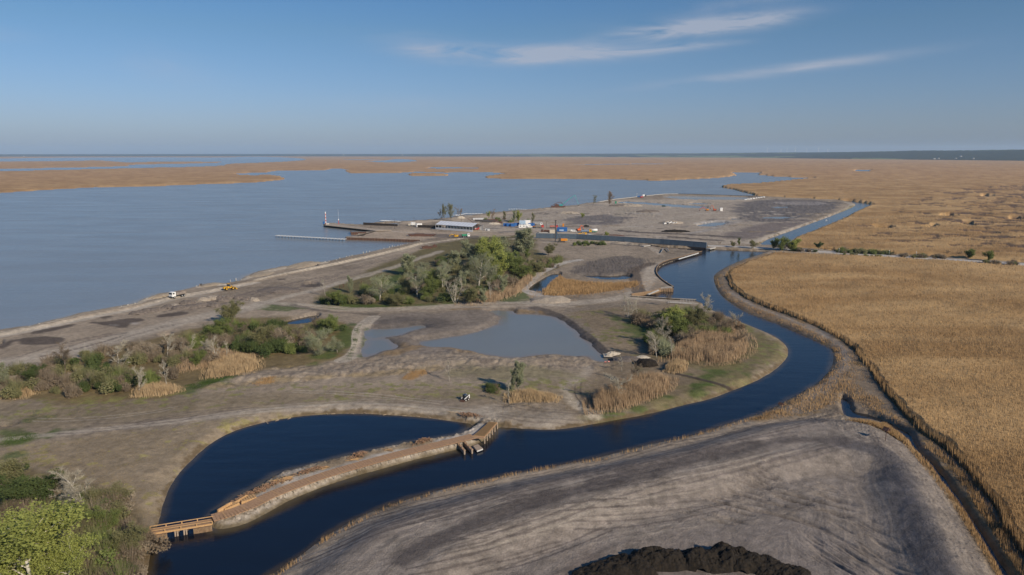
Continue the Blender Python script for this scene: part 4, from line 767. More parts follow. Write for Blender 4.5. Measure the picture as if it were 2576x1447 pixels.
def shrubs(poly, n, kinds, hr, where, group, wide=1.3, solo=.45):
    x, y = spread(poly, n)
    for i in range(len(x)):
        z = gz(x[i], y[i])
        if z < .4: continue
        k = random.choice(kinds); me = random.choice(SH[k]); h = random.uniform(*hr); w = h * random.uniform(.8, 1.3) * wide / 1.3; rz = random.uniform(0, 6.28)
        if random.random() > solo or SHC[0] >= 285: UNDER.append((me, k, x[i], y[i], z - .15, w, h, rz)); continue
        SHC[0] += 1; o = link('shrub', me, None, (x[i], y[i], z - .15), rz); o.scale = (w, w, h)
        f = (h - hr[0]) / (hr[1] - hr[0]); sz = 'low' if f < .33 else 'tall' if f > .72 else 'rounded'
        b = min(TR, key=lambda t_: (t_[0] - x[i]) ** 2 + (t_[1] - y[i]) ** 2); dx = x[i] - b[0]; dy = y[i] - b[1]; rel = ('right of' if dx > 0 else 'left of') if abs(dx) > abs(dy) * .6 else ('behind' if dy > 0 else 'in front of')
        near = f', {rel} the {b[2]}' if math.hypot(dx, dy) < 22 else (', ' + ('nearer' if dy < 0 else 'farther') + ' side')
        lb = f'{sz} {KN[k]} shrub {where}{near}'; tag(o, ' '.join(lb.split(' ')[:16]), 'shrub', group)
LTH = [(10,1000),(20,940),(75,925),(150,912),(237,890),(300,885),(375,875),(470,862),(540,840),(600,830),(700,830),(740,825),(850,835),(862,850),(835,870),(760,890),(650,900),(530,915),(430,960),(330,990),(200,1000)]
shrubs(LTH, 105, ['olive','brown','brown','green','olive','buff','dark'], (2.2, 5), 'in the left thicket', 'shrubs of the left thicket')
shrubs([(500,860),(560,825),(640,830),(740,820),(850,830),(840,870),(720,890),(620,890),(520,900)], 40, ['green','dark','brown','olive','buff'], (2.6, 5), 'in the left thicket', 'tall shrubs of the left thicket')
GRV = [(805,765),(830,745),(900,735),(960,715),(1010,690),(1080,700),(1100,660),(1160,640),(1210,650),(1280,660),(1330,665),(1345,680),(1310,705),(1280,735),(1230,755),(1140,757),(1000,765),(900,770)]
shrubs(GRV, 130, ['olive','dark','green','brown','buff','olive'], (2.6, 5.6), 'in the main grove', 'shrubs of the main grove')
shrubs([(1290,690),(1330,655),(1400,655),(1440,660),(1380,675),(1320,705)], 34, ['olive','green','brown'], (2.5, 4.5), 'by the pale bund', 'shrubs beside the pale bund')
shrubs([(1575,815),(1600,790),(1700,790),(1790,800),(1850,830),(1860,860),(1780,850),(1700,870),(1660,890),(1640,860),(1640,820)], 46, ['olive','brown','brown','rust','green','buff'], (2.5, 5.2), 'in the canal bend thicket', 'shrubs of the canal bend thicket')
shrubs([(1650,900),(1640,870),(1690,880),(1700,905)], 8, ['olive','willow','brown'], (3, 5), 'at the bend thicket corner', 'shrubs under the white-trunked tree')
shrubs([(-20,1180),(60,1190),(150,1240),(250,1265),(330,1290),(345,1350),(350,1420),(330,1500),(200,1500),(150,1400),(0,1300)], 105, ['olive','brown','buff','brown','green','dark','buff'], (2.2, 5.2), 'in the corner thicket', 'shrubs of the bottom left thicket')
shrubs([(230,1447),(260,1350),(350,1330),(385,1360),(365,1447),(340,1520),(250,1520)], 60, ['brown','buff','brown','rust'], (1.2, 2.8), 'on the footbridge bank', 'brushwood on the left canal bank', 1.5)
shrubs([(1445,618),(1450,612),(1520,613),(1525,619),(1500,621)], 22, ['dark','olive','green'], (1.5, 3), 'before the flood wall', 'hedge in front of the flood wall')
shrubs([(2110,638),(2110,632),(2180,634),(2244,640),(2244,644)], 34, ['olive','green','brown','dark'], (1.8, 4), 'in the roadside hedge', 'roadside shrubs, middle stretch')
shrubs([(2270,648),(2272,643),(2379,648),(2379,653)], 28, ['olive','brown','brown','green'], (1.5, 3.6), 'along the road, far right', 'roadside shrubs, right stretch')
shrubs([(2000,633),(2002,629),(2050,632),(2050,636)], 9, ['brown','dark'], (1.5, 3), 'on the road edge', 'roadside shrubs by the canal')
shrubs([(2090,640),(2095,636),(2220,645),(2215,649),(2150,645)], 8, ['green','olive'], (1.5, 2.6), 'south of the gravel road', 'shrubs south of the road')
shrubs([(2470,664),(2475,658),(2560,662),(2560,668)], 10, ['green','olive','brown'], (1.5, 3), 'by the road, right edge', 'roadside shrubs near the right edge')
shrubs([(1215,990),(1225,975),(1260,975),(1262,992)], 7, ['dark','brown'], (1.2, 2.2), 'left of the reed patch', 'dark brushwood by the reed patch')
shrubs([(1205,556),(1260,548),(1340,558),(1330,562),(1230,560)], 10, ['olive','green','rust'], (1.5, 3.5), 'behind the containers', 'shrubs behind the containers')
# the rest of the bushes, too many to tell apart, as one undergrowth
ks = sorted({u_[1] for u_ in UNDER}); Vs = []; Ms = []
for me_, k_, x_, y_, z_, w_, h_, a_r in UNDER:
    v_ = np.empty(len(me_.vertices) * 3, np.float32); me_.vertices.foreach_get('co', v_); v_ = v_.reshape(-1, 3); c_, s_ = math.cos(a_r), math.sin(a_r)
    Vs.append(np.stack([(v_[:, 0] * c_ - v_[:, 1] * s_) * w_ + x_, (v_[:, 0] * s_ + v_[:, 1] * c_) * w_ + y_, v_[:, 2] * h_ + z_], 1)); Ms.append(np.full(len(v_) // 3, ks.index(k_), np.int32))
Vs = np.vstack(Vs); me_ = mesh_np('undergrowth', Vs, np.arange(len(Vs), dtype=np.int32).reshape(-1, 3))
for k_ in ks: me_.materials.append(LM[k_])
me_.polygons.foreach_set('material_index', np.concatenate(Ms)); me_.update(); tag(link('undergrowth', me_), 'tangled low undergrowth filling the thickets', 'undergrowth', kind='stuff')
# ---- reed clumps and straw (uncountable)
def clump(name, poly, n, h, mt, label, w=.09, z=1.2, lean=.2):
    pc = np.array(poly, float); mid = pc.mean(0); x, y = spread(mid + (pc - mid) * 1.06, int(n * 1.15)); xo, yo = spread(mid + (pc - mid) * 1.35, int(n * .13)); pw = toworld(poly, z); sd2 = sdf(x, y, pw, 30); sd2 = sd2 + fbm(x / 4, y / 4, 4, 7) * 2.4; kk = sd2 > RNG.uniform(-1.2, 1.5, len(x)); x, y, sd2 = x[kk], y[kk], sd2[kk]; g = gzv(x, y); x = np.append(x, xo); y = np.append(y, yo); g = gzv(x, y); sd2 = np.append(sd2, np.full(len(xo), -3.0)); k = g > .05; x, y, g, sd2 = x[k], y[k], g[k], sd2[k]; rr = np.hypot(x, y)
    e = (.6 + .6 * vnoise(x / 2.5, y / 2.5, 5)) * np.where(sd2 < -2.9, .45, .72 + .28 * sstep(-1, 2.5, sd2))
    return blades(name, x, y, g - .1, RNG.uniform(h[0], h[1], len(x)) * e, w + rr * .00025, mt, lean, label)
m_tan = mat('tan_reeds', (.31, .215, .115), .9, scale=.3, col2=(.46, .335, .19), det=5, trans=.2, soft=.5); m_pink = mat('pinkish_reeds', (.27, .185, .11), .9, scale=.3, col2=(.40, .285, .17), det=5, trans=.2, soft=.5)
clump('reed_clump', [(522,950),(530,920),(560,905),(640,900),(648,925),(620,940),(560,948)], 9000, (2.2, 3.6), m_tan, 'pale tan reed clump at the lower right of the left thicket')
clump('reed_clump', [(440,915),(470,890),(560,885),(600,900),(530,925),(450,935)], 6000, (2, 3.2), m_pink, 'pinkish reeds in the middle of the left thicket', z=1.2)
clump('reed_clump', [(342,998),(350,978),(430,972),(452,985),(400,996)], 5000, (1.8, 2.8), m_tan, 'small tan reed patch below the left thicket')
clump('reed_clump', [(5,1003),(10,985),(60,978),(90,990),(60,1002)], 3500, (1.8, 2.8), m_tan, 'tan reed patch close to the left edge')
clump('reed_clump', [(1170,760),(1200,740),(1290,730),(1330,690),(1345,700),(1300,740),(1240,760)], 9000, (2.5, 4), m_pink, 'pinkish tan reeds on the right front of the main grove')
clump('reed_clump', [(1690,905),(1700,880),(1760,845),(1850,840),(1876,862),(1878,885),(1850,905),(1800,915),(1740,908)], 22000, (2.4, 4.4), m_pink, 'large tan reed clump inside the canal bend')
clump('reed_clump', [(1600,815),(1650,805),(1690,815),(1650,828)], 4000, (2.5, 3.6), m_pink, 'reddish tan reeds behind the bend thicket')
clump('reed_clump', [(1500,1032),(1497,1010),(1530,985),(1600,965),(1640,958),(1680,965),(1672,985),(1640,1000),(1570,1025)], 24000, (2.4, 4.4), m_pink, 'tan reed clump below the canal bend thicket')
clump('reed_clump', [(1675,935),(1690,918),(1725,918),(1722,935),(1700,940)], 5000, (2.2, 3.4), m_tan, 'small reed clump beside the narrow drainage trench')
clump('reed_clump', [(1283,1015),(1285,995),(1340,990),(1398,1000),(1385,1013),(1320,1012)], 7000, (1.6, 2.8), m_tan, 'tan reed patch left of the light dirt track')
clump('reed_clump', [(1368,742),(1372,715),(1410,695),(1430,705),(1480,712),(1540,714),(1600,710),(1604,718),(1570,728),(1480,740),(1400,745)], 16000, (1.2, 2.4), m_blade, 'golden reeds inside the curved pale bund')
clump('bank_reeds', [(640,1480),(700,1440),(820,1349),(1000,1261),(1288,1193),(1500,1152),(1675,1109),(1800,1076),(1932,1033),(1990,1005),(1995,1012),(1932,1042),(1800,1084),(1675,1117),(1500,1160),(1288,1200),(1000,1270),(825,1360),(720,1447),(660,1500)], 34000, (.6, 1.5), m_blade, 'golden reed fringe along the foreground canal bank', .07)
clump('bank_reeds', [(1860,1058),(1932,1034),(2010,992),(2060,965),(2092,925),(2120,925),(2150,960),(2200,1000),(2280,1070),(2200,1050),(2130,1000),(2100,1020),(2000,1045),(1900,1060)], 7000, (.5, 1.3), m_blade, 'golden reeds on the marshy ground at the canal corner', .06)
clump('bank_reeds', [(1796,700),(1800,715),(1838,762),(1932,805),(2032,847),(2092,879),(2098,895),(2092,928),(2110,925),(2118,890),(2100,865),(2040,832),(1940,790),(1860,758),(1820,722),(1812,697)], 14000, (.6, 1.6), m_blade, 'golden reed fringe along the right bank of the canal', .06)
clump('bank_reeds', [(2300,1125),(2330,1150),(2420,1262),(2490,1370),(2560,1490),(2530,1490),(2460,1375),(2395,1275),(2310,1165),(2270,1120)], 12000, (.6, 1.4), m_blade, 'golden reeds on the spoil side of the narrow ditch', .05)
clump('bank_reeds', [(2310,1120),(2370,1160),(2440,1250),(2520,1380),(2600,1500),(2640,1560),(2560,1400),(2480,1262),(2400,1165),(2340,1115)], 14000, (.8, 2.0), m_blade, 'golden reeds between the narrow ditch and the tall reed bed', .06)
clump('bank_reeds', [(2145,1075),(2160,1060),(2230,1070),(2290,1110),(2285,1122),(2220,1095),(2170,1085)], 7000, (.7, 1.5), m_blade, 'golden reeds in front of the dark blue marsh pool', .05)
clump('bank_reeds', [(1945,645),(1825,676),(1802,695),(1806,715),(1842,760),(1935,802),(2035,845),(2096,877),(2102,895),(2096,930),(2150,960),(2190,955),(2140,880),(2030,815),(1932,778),(1876,754),(1830,722),(1830,694),(1875,666)], 9000, (.3, 1.0), m_blade, 'scattered golden tufts on the muddy strip between canal and reed bed', .06)
clump('straw', [(1010,955),(1030,935),(1065,930),(1075,940),(1040,955)], 2500, (.4, 1.0), m_blade, 'yellow straw on the churned soil below the pond', .05)
clump('straw', [(635,965),(660,952),(695,950),(690,960),(650,970)], 1200, (.4, .9), m_blade, 'yellow straw at the left end of the churned soil', .05)
m_grass = mat('fresh_grass', (.035, .06, .012), .9, scale=.4, col2=(.08, .13, .025), trans=.2)
for pg in ([(460,972),(500,961),(600,946),(560,962),(500,982)],[(860,905),(885,875),(890,830),(910,815),(885,905)],[(0,1090),(100,1088),(105,1103),(40,1123),(0,1125)],[(820,768),(1000,768),(1141,759),(1000,773),(880,775)]):
    clump('grass', pg, 5000, (.15, .4), m_grass, 'patch of bright green spring grass', .06)
m_litter = mat('dry_litter', (.17, .13, .07), .95, scale=.3, col2=(.27, .21, .12), det=5)
clump('dry_grass', [(-20,1150),(0,1120),(350,1085),(600,1055),(700,1040),(600,1070),(480,1150),(420,1240),(395,1330),(300,1260),(100,1180)], 26000, (.1, .32), m_litter, 'short dry tufts and straw scattered over the open field', .07, lean=.8)
clump('dry_grass', [(1180,975),(1480,960),(1500,1000),(1640,1015),(1900,930),(1960,860),(1970,900),(1900,950),(1640,1035),(1450,1070),(1290,1070),(1200,1040)], 16000, (.1, .35), m_litter, 'short dry tufts on the land inside the canal bend', .07, lean=.8)
clump('dry_grass', [(100,1010),(400,990),(560,965),(900,960),(1150,960),(1180,1010),(900,1005),(600,1030),(300,1050),(0,1070)], 14000, (.1, .3), m_litter, 'short dry tufts along the field track', .07, lean=.8)
# ================================================================== MADE THINGS
def hd(u0, v0, u1, v1):
    a = P(u0, v0); b = P(u1, v1); return math.atan2(b.y - a.y, b.x - a.x)
PC = {}
def pmat(nm, c, rough=.45, var=.12, metal=0.0, spec=.4): return mat('paint_' + nm, c, rough, metal, var=var, scale=.8, spec=spec)
m_white_p = pmat('white', (.70, .69, .66)); m_yel = pmat('yellow', (.62, .34, .02)); m_ora = pmat('orange', (.60, .22, .02)); m_red = pmat('red', (.50, .045, .03)); m_blue = pmat('blue', (.02, .11, .33)); m_teal = pmat('teal', (.03, .33, .31))
m_rust = mat('rust', (.075, .04, .03), .9, scale=2, col2=(.135, .072, .05), bump=.3); m_steel = mat('dark_steel', (.045, .042, .04), .7, scale=2, col2=(.09, .08, .075)); m_tyre = mat('tyre_rubber', (.018, .018, .018), .9); m_glass = mat('cab_glass', (.02, .03, .04), .1, spec=.8)
m_grey = pmat('grey', (.28, .28, .27)); m_lgrey = pmat('light_grey', (.50, .50, .49)); m_dirty = mat('dirty_load_steel', (.17, .14, .12), .85, scale=2, col2=(.28, .24, .2)); m_conc = mat('concrete', (.33, .31, .28), .9, scale=1.5, col2=(.48, .45, .40), bump=.2)
m_wallc = mat('blue_grey_wall', (.075, .105, .135), .6, scale=.35, col2=(.11, .145, .18), det=6); m_pile = mat('rusty_sheet_pile', (.075, .042, .030), .85, scale=1.2, col2=(.15, .085, .055)); m_pile_d = mat('dark_sheet_pile', (.022, .018, .017), .8, scale=1.2, col2=(.05, .038, .03))  # first one: flood wall concrete in plain blue-grey tones
m_tim = mat('new_timber', (.38, .225, .10), .8, scale=3, col2=(.52, .33, .16)); m_tim2 = mat('decking_boards', (.30, .18, .10), .85, scale=2.5, col2=(.40, .25, .145)); m_timq = mat('aged_orange_timber', (.20, .13, .075), .9, scale=2, col2=(.32, .22, .13)); m_timw = mat('weathered_timber', (.26, .2, .15), .9, scale=3, col2=(.38, .30, .23)); m_sand = mat('white_sand', (.36, .31, .24), .95, scale=1.5, col2=(.50, .44, .35), bump=.5)
m_pink = pmat('faded_red', (.36, .14, .11)); m_beige = pmat('beige', (.52, .46, .37)); m_green_p = pmat('green', (.03, .22, .12))
def wheel(parent, x, y, r, w, nm='wheel', side=1, rim=m_lgrey):
    t = MB(); t.tube((0, -w / 2, 0), (0, w / 2, 0), r, r, 12); o = t.build(nm, m_tyre, parent, loc=(x, y, r)); c = MB(); c.tube((0, -w / 2 - .02, 0), (0, w / 2 + .02, 0), r * .5, r * .5, 8); c.build('rim', rim, o); return o
def part(nm, mt, par, *boxes, smooth=False):
    m = MB()
    for b in boxes:
        if b[0] == 't': m.tube(*b[1:])
        elif b[0] == 'p': m.prism(*b[1:])
        else: m.box(*b)
    return m.build(nm, mt, par, smooth)
def at(u, v, nm, label, cat, rz=0, group=None, dz=0, wat=False, s=1.0):
    p = P(u, v, wat); o = empty(nm, (p.x, p.y, p.z + dz), rz, label, cat, group); o.scale = (s, s, s); return o
# ---- vehicles, +x forward
def truck(o, cabm, bedm, L=7.8, load=None, box=False):
    part('chassis', m_steel, o, (0, 0, .95, L, .9, .35)); x1 = L / 2
    c = part('cab', cabm, o, ('p', [(x1 - 2.1, .8), (x1, .8), (x1, 1.9), (x1 - .15, 3.0), (x1 - 1.9, 3.05), (x1 - 2.1, 2.9)], -1.22, 1.22)); part('windscreen', m_glass, c, (x1 - .05, 0, 2.35, .12, 2.1, .85)); part('bumper', m_steel, c, (x1 + .06, 0, .75, .2, 2.4, .4))
    for y in (-1.23, 1.23): part('side_window', m_glass, c, (x1 - .9, y, 2.35, .9, .06, .7))
    xb = -L / 2 + (L - 2.4) / 2
    if box: part('cargo_box', bedm, o, (xb - .1, 0, 2.45, L - 2.3, 2.5, 2.6), (xb - .1, 0, 3.78, L - 2.2, 2.56, .08))
    else:
        b = part('dump_bed', bedm, o, (xb, -1.2, 1.95, L - 2.5, .08, 1.3), (xb, 1.2, 1.95, L - 2.5, .08, 1.3), (xb, 0, 1.32, L - 2.5, 2.4, .1), (xb + (L - 2.5) / 2, 0, 2.05, .1, 2.4, 1.55), (-L / 2 - .02, 0, 1.85, .08, 2.4, 1.1), *[(xb + k * 1.05 - 2.1, s * 1.26, 1.95, .1, .08, 1.3) for k in range(5) for s in (-1, 1)])
        if load: part('soil_load', load, b, (xb, 0, 2.3, L - 2.8, 2.2, .6, 0, 0, .6))
    for x in (x1 - 1.3, -x1 + 2.3, -x1 + .95):
        for y in (-1.05, 1.05): wheel(o, x, y, .52, .35)
    return o
def loader(o, m=m_yel):
    b = part('body', m, o, ('p', [(-3.2, .9), (-.4, .9), (-.2, 1.5), (-.6, 1.9), (-3.0, 1.75), (-3.3, 1.3)], -.8, .8), (.9, 0, 1.15, 1.8, 1.1, .6)); part('fender', m, b, (-2.0, -1.05, 1.6, 1.6, .5, .1), (-2.0, 1.05, 1.6, 1.6, .5, .1))
    c = part('cab', m_glass, o, (-.55, 0, 2.45, 1.3, 1.35, 1.3, 0, 0, .85)); part('roof', m_yel if m is m_yel else m, c, (-.55, 0, 3.15, 1.4, 1.4, .1))
    part('lift_arm', m, o, ('t', (.8, -.5, 1.9), (2.8, -.5, .8), .14, .14, 6), ('t', (.8, .5, 1.9), (2.8, .5, .8), .14, .14, 6), (1.5, 0, 1.5, .3, 1.1, .3)); part('bucket', m_yel, o, ('p', [(2.7, .15), (3.7, .1), (3.75, .2), (2.9, .45), (2.75, 1.2), (2.6, 1.2)], -1.35, 1.35))
    for x in (-1.9, 1.4):
        for y in (-1.0, 1.0): wheel(o, x, y, .78, .55, rim=m)
    return o
def excavator(o, m, boom=((0.8, 1.8), (3.5, 4.6), (6.2, 2.6), (6.0, .6)), trk=m_steel, s=1.0, turn=0.0, mb=None):
    mb = mb or m
    for y in (-1.0, 1.0): part('track', trk, o, ('p', [(-1.9, .15), (-1.5, 0), (1.5, 0), (1.9, .15), (2.0, .5), (1.6, .85), (-1.6, .85), (-2.0, .5)], y - .3, y + .3))
    h = part('house', m, o, (-.6, 0, 1.55, 3.2, 2.5, 1.1), (-1.6, 0, 2.2, 1.2, 2.4, .35)); part('counterweight', m_steel, h, (-2.3, 0, 1.45, .5, 2.5, .9)); c = part('cab', m, o, (.65, .75, 2.15, 1.4, .95, 1.7, 0, 0, .92)); part('window', m_glass, c, (1.3, .75, 2.35, .14, .8, .95), (.7, 1.22, 2.35, 1.0, .06, .85))
    (x0, z0), (x1, z1), (x2, z2), (x3, z3) = boom
    b = part('boom', mb, o, ('t', (x0, 0, z0), (x1, 0, z1), .28, .30, 6), ('t', (x1, 0, z1), (x2, 0, z2), .30, .2, 6)); st_ = part('stick', mb, b, ('t', (x2, 0, z2), (x3, 0, z3), .2, .14, 6)); part('bucket', m_steel, st_, ('p', [(x3 - .1, z3 + .3), (x3 + .3, z3 - .1), (x3 - .1, z3 - .8), (x3 - .9, z3 - .7), (x3 - .7, z3 - .1)], -.5, .5))
    for k in h, c, b:
        k.rotation_euler[2] = turn
    return o
def container(o, m, L=6.0, W=2.4, H_=2.6, win=False):
    m_ = MB(); m_.box(0, 0, H_ / 2 + .05, L, W, H_)
    for k in range(int(L / .5)):
        x = -L / 2 + .25 + k * .5; m_.box(x, -W / 2 - .02, H_ / 2 + .05, .22, .05, H_ - .3); m_.box(x, W / 2 + .02, H_ / 2 + .05, .22, .05, H_ - .3)
    m_.build('body', m, o); part('roof', m_lgrey if win else m, o, (0, 0, H_ + .09, L + .06, W + .08, .08)); part('door', m_white_p if win else m_steel, o, (L / 2 + .03, 0, 1.2, .05, .9 if win else 2.0, 2.1))
    if win:
        for x in (-L * .28, L * .2): part('window', m_glass, o, (x, -W / 2 - .06, 1.6, 1.0, .05, .9))
    return o
def car(o, m, van=False):
    h = 2.1 if van else 1.45; L = 5.2 if van else 4.5
    b = part('body', m, o, ('p', [(-L / 2, .35), (L / 2, .35), (L / 2, .85), (L / 2 - 1.0, 1.0), (L / 2 - 1.5, h - .05), (-L / 2 + (.15 if van else .7), h), (-L / 2, .95)], -.9, .9)); part('windscreen', m_glass, b, (L / 2 - 1.28, 0, (h + 1) / 2, .1, 1.5, h - 1.15, 0, -.5)); 
    for y in (-.91, .91): part('side_window', m_glass, b, (.1 if van else -.1, y, h - .4, L * .45, .04, .4))
    for x in (L / 2 - .85, -L / 2 + .85):
        for y in (-.8, .8): wheel(o, x, y, .34, .22)
    return o
truck(at(447, 745, 'dump_truck', 'white cabbed dump truck on the shore track, front towards the lake left end', 'dump truck', hd(470, 743, 433, 747)), m_white_p, m_dirty, load=mat('soil_heap', (.15, .12, .1)))
loader(at(578, 729, 'wheel_loader', 'yellow wheel loader parked on the lake track behind the dump truck', 'wheel loader', hd(565, 731, 594, 727)))
# skid steer on the field
o = at(1170, 1008, 'skid_steer', 'small white skid steer loader standing alone on the open field', 'skid steer loader', hd(1180, 1002, 1160, 1010), s=.85)
part('body', m_steel, o, (-.3, 0, .75, 2.0, 1.0, .8), (-1.2, 0, 1.15, .5, 1.2, .7)); c = part('cab', m_glass, o, (0, 0, 1.6, 1.3, 1.05, 1.2)); part('roof', m_grey, c, (0, 0, 2.12, 1.2, 1.1, .1))
part('lift_arm', m_white_p, o, ('t', (-1.3, -.68, 1.75), (1.1, -.68, .9), .11, .1, 6), ('t', (-1.3, .68, 1.75), (1.1, .68, .9), .11, .1, 6), (-1.3, -.68, 1.3, .35, .2, 1.2), (-1.3, .68, 1.3, .35, .2, 1.2)); part('bucket', m_rust, o, ('p', [(1.1, .1), (1.8, .05), (1.4, .5), (1.15, .6)], -.85, .85))
for x in (-.75, .5):
    for y in (-.72, .72): wheel(o, x, y, .38, .28, rim=m_white_p)
# ---- shore posts
pm = MB(); pm.box(0, 0, .8, .55, .55, 2.4); pm.box(0, 0, 2.03, .62, .62, .08); post_me = pm.mesh('shore_post', m_conc)
PST = [(75,823,812),(99,815,807),(142,804,797),(165,799,793),(305,771,764),(322,768,760),(340,764,756),(495,721,714),(567,714,708),(580,709,704),(594,706,700),(607,704,701),(205,789,786),(222,784,781),(237,782,779),(357,757,756),
 (818,660,653),(828,658,652),(846,655,649),(855,651,645),(872,646,642),(879,645,640),(886,643,639),(892,643,640),(914,637,633),(922,635,632),(930,634,629),(936,633,630),(943,632,630),(958,628,624),(966,626,621),(972,625,622),(980,623,618),(987,621,616),(993,620,617),(1001,619,614),(1008,617,613),(1013,616,612),(1018,615,613),(1025,614,610)]
for i, (u, v, t) in enumerate(PST):
    p, h = vh(u, v, t); r_ = link('shore_post', post_me, None, (p.x, p.y, 0)); q = max(h, .8) / 2.0; r_.scale = (q if u < 700 else .8, q if u < 700 else .8, q)
    nb = ('near the left edge of the picture' if u < 120 else 'between the left edge and the dump truck' if u < 300 else 'left of the sandy spit' if u < 400 else 'behind the yellow wheel loader') if u < 700 else (('toward the harbour, start of the row' if u < 850 else 'toward the harbour, nearer half of row' if u < 895 else 'toward the harbour, middle of the row' if u < 950 else 'toward the harbour, near the row end' if u < 990 else 'toward the harbour, last of the row'))
    tag(r_, ('tall ' if h > 1.8 else 'short ' if h < 1.2 else '') + 'pale concrete post in the lake ' + nb, 'post', 'posts along the lake shore')
# ---- soil heaps
def heap(u, v, w, h, mt, nm, label, cat='heap', group=None, seed=0, L=1.0, rz=0, rough=.35, n=44):
    p = P(u, v); r = np.random.default_rng(seed + int(u)); V = []; F = []; s0 = r.uniform(0, 99)
    k = np.arange(n * n); gx = (k % n) / (n - 1) * 2 - 1; gy = (k // n) / (n - 1) * 2 - 1; rr = np.sqrt(gx ** 2 + gy ** 2)
    f = np.clip(1 - rr ** 2 - .35 * fbm(gx * 2.3 + s0, gy * 2.3, 3, 5), 0, 1) ** (1.15 if mt is m_sand else .62); z = (f * (.85 + rough * .35 * fbm(gx * 2.6 + s0, gy * 2.6, 2, 9)) + np.minimum(f * 2.5, 1) * rough * (.30 - .55 * np.abs(fbm(gx * w * .55 * L + s0, gy * w * .55, 4, 15, .6))) * .6) * h - .15
    V = np.stack([gx * w / 2 * L, gy * w / 2, z], 1); a = k.reshape(n, n); F = np.stack([a[:-1, :-1].ravel(), a[:-1, 1:].ravel(), a[1:, 1:].ravel(), a[1:, :-1].ravel()], 1)
    o = link(nm, mesh_np(nm, V, F, mt, True), None, (p.x, p.y, p.z), rz); tag(o, label, cat, group); return o
m_hs = mat('mud_heap', (.10, .082, .07), .95, scale=1.5, col2=(.18, .15, .125), bump=.6); m_hb = mat('pale_heap', (.25, .21, .165), .95, scale=1.5, col2=(.34, .29, .23), bump=.6); m_peat = mat('black_peat', (.006, .005, .004), .95, scale=2.2, col2=(.03, .022, .014), bump=1.0, det=8)
SO = [(350,789,13,m_hs),(378,783,13,m_hs),(404,780,10,m_hs),(436,773,13,m_hb),(430,774,14,m_hs),(455,776,14,m_hs),(482,774,14,m_hs),(505,771,13,m_hs),(536,770,13,m_hs),(472,763,12,m_hs),(513,756,11,m_hb),(535,752,11,m_hb),(553,752,10,m_hs),(560,758,10,m_hs),(580,751,10,m_hs),(602,752,10,m_hs),(622,755,10,m_hs),(640,757,9,m_hb)]
WH = ['leftmost of the row, apart from the others','second from the left, next to the leftmost','small, third from the left','pale, at the front of the row','close behind a pale front one','low, left of the row middle','dark, in the middle of the row','right of the middle one','right of the middle, before the crossing tracks','at the back of the row middle','pale and low at the back','pale, at the back right of another pale one','small, behind the pale ones','in the rear right part, small','rear right part, nearest the loader','right part, fourth from the right end','third from the right end','pale, at the right end by the thicket tree']
for i, ((u, v, w, mt_), wl) in enumerate(zip(SO, WH)): heap(u, v, w * .42, 1.7, mt_, 'soil_heap', 'mud heap on the shore flat, ' + wl, group='mud heaps on the shore flat', seed=i, L=1.5, rz=random.uniform(-.4, .4), rough=.7)
heap(700, 731, 14, 1.7, m_hs, 'soil_heap', 'ribbed mud heap beside the small puddle left of the main grove', seed=50, L=1.6, rough=.8)
heap(1542, 893, 4.2, 1.4, m_sand, 'sand_heap', 'larger white sand heap at the lower corner of the pond', seed=51, L=1.6, rough=.9); heap(1617, 899, 3.4, .7, m_sand, 'sand_heap', 'flatter white sand heap right of the larger one, by the thicket', seed=52, L=1.7)
heap(1625, 917, 6.5, 2.4, m_peat, 'soil_heap', 'pointed dark soil heap between sand and the tan reed clump', seed=53, L=1.2); heap(1580, 905, 7, 1.1, m_hs, 'soil_heap', 'low dark churned soil between the two white sand heaps', seed=54, L=1.4)
heap(1385, 757, 13, 2.6, m_hb, 'soil_heap', 'pale brown earth ramp at the end of the curved bund', seed=55, L=1.5)
heap(1246, 564, 9, 2.2, m_sand, 'sand_heap', 'white sand heap by the rusty pipe stack', seed=56, L=1.3); heap(1236, 564, 8, 1.8, m_sand, 'sand_heap', 'smaller white sand heap left of the other by the pipe stack', seed=57)
heap(1158, 549, 9, 3, m_sand, 'sand_heap', 'sandy mound at the lake shore behind the white tent hall', seed=58, L=1.3); heap(1475, 570, 6, 2, m_peat, 'soil_heap', 'small black heap behind the orange excavator', seed=59); heap(1373, 526, 10, 1.6, m_hb, 'soil_heap', 'pale mound left of the teal excavator on the far shore', seed=60)
heap(1688, 562, 16, 3, m_hb, 'rubble_heap', 'grey rubble mound with white concrete pieces in the far site', seed=61, L=1.5, rough=.9)
heap(1290, 985, 1, .1, m_hs, 'soil_clod', 'tiny soil clod by the reed patch', seed=62) if False else None
for u, v, w, h in ((400, 746, 7, 1.0), (530, 717, 8, .8), (660, 690, 11, .8), (765, 667, 16, 1.3)):
    heap(u, v, w, h, m_sand if u < 0 else mat('shore_sand', (.27, .215, .15), .95, scale=.6, col2=(.38, .31, .22), bump=.4), 'sand_heap', {400: 'sandy spit mound left of the dump truck at the lake edge', 530: 'low sand mound at the lake edge between truck and loader', 660: 'long sand mound at the lake edge right of the loader', 765: 'highest sand mound on the lake edge before the row of posts'}[u], seed=u, L=1.8, rz=hd(600, 709, 750, 668))
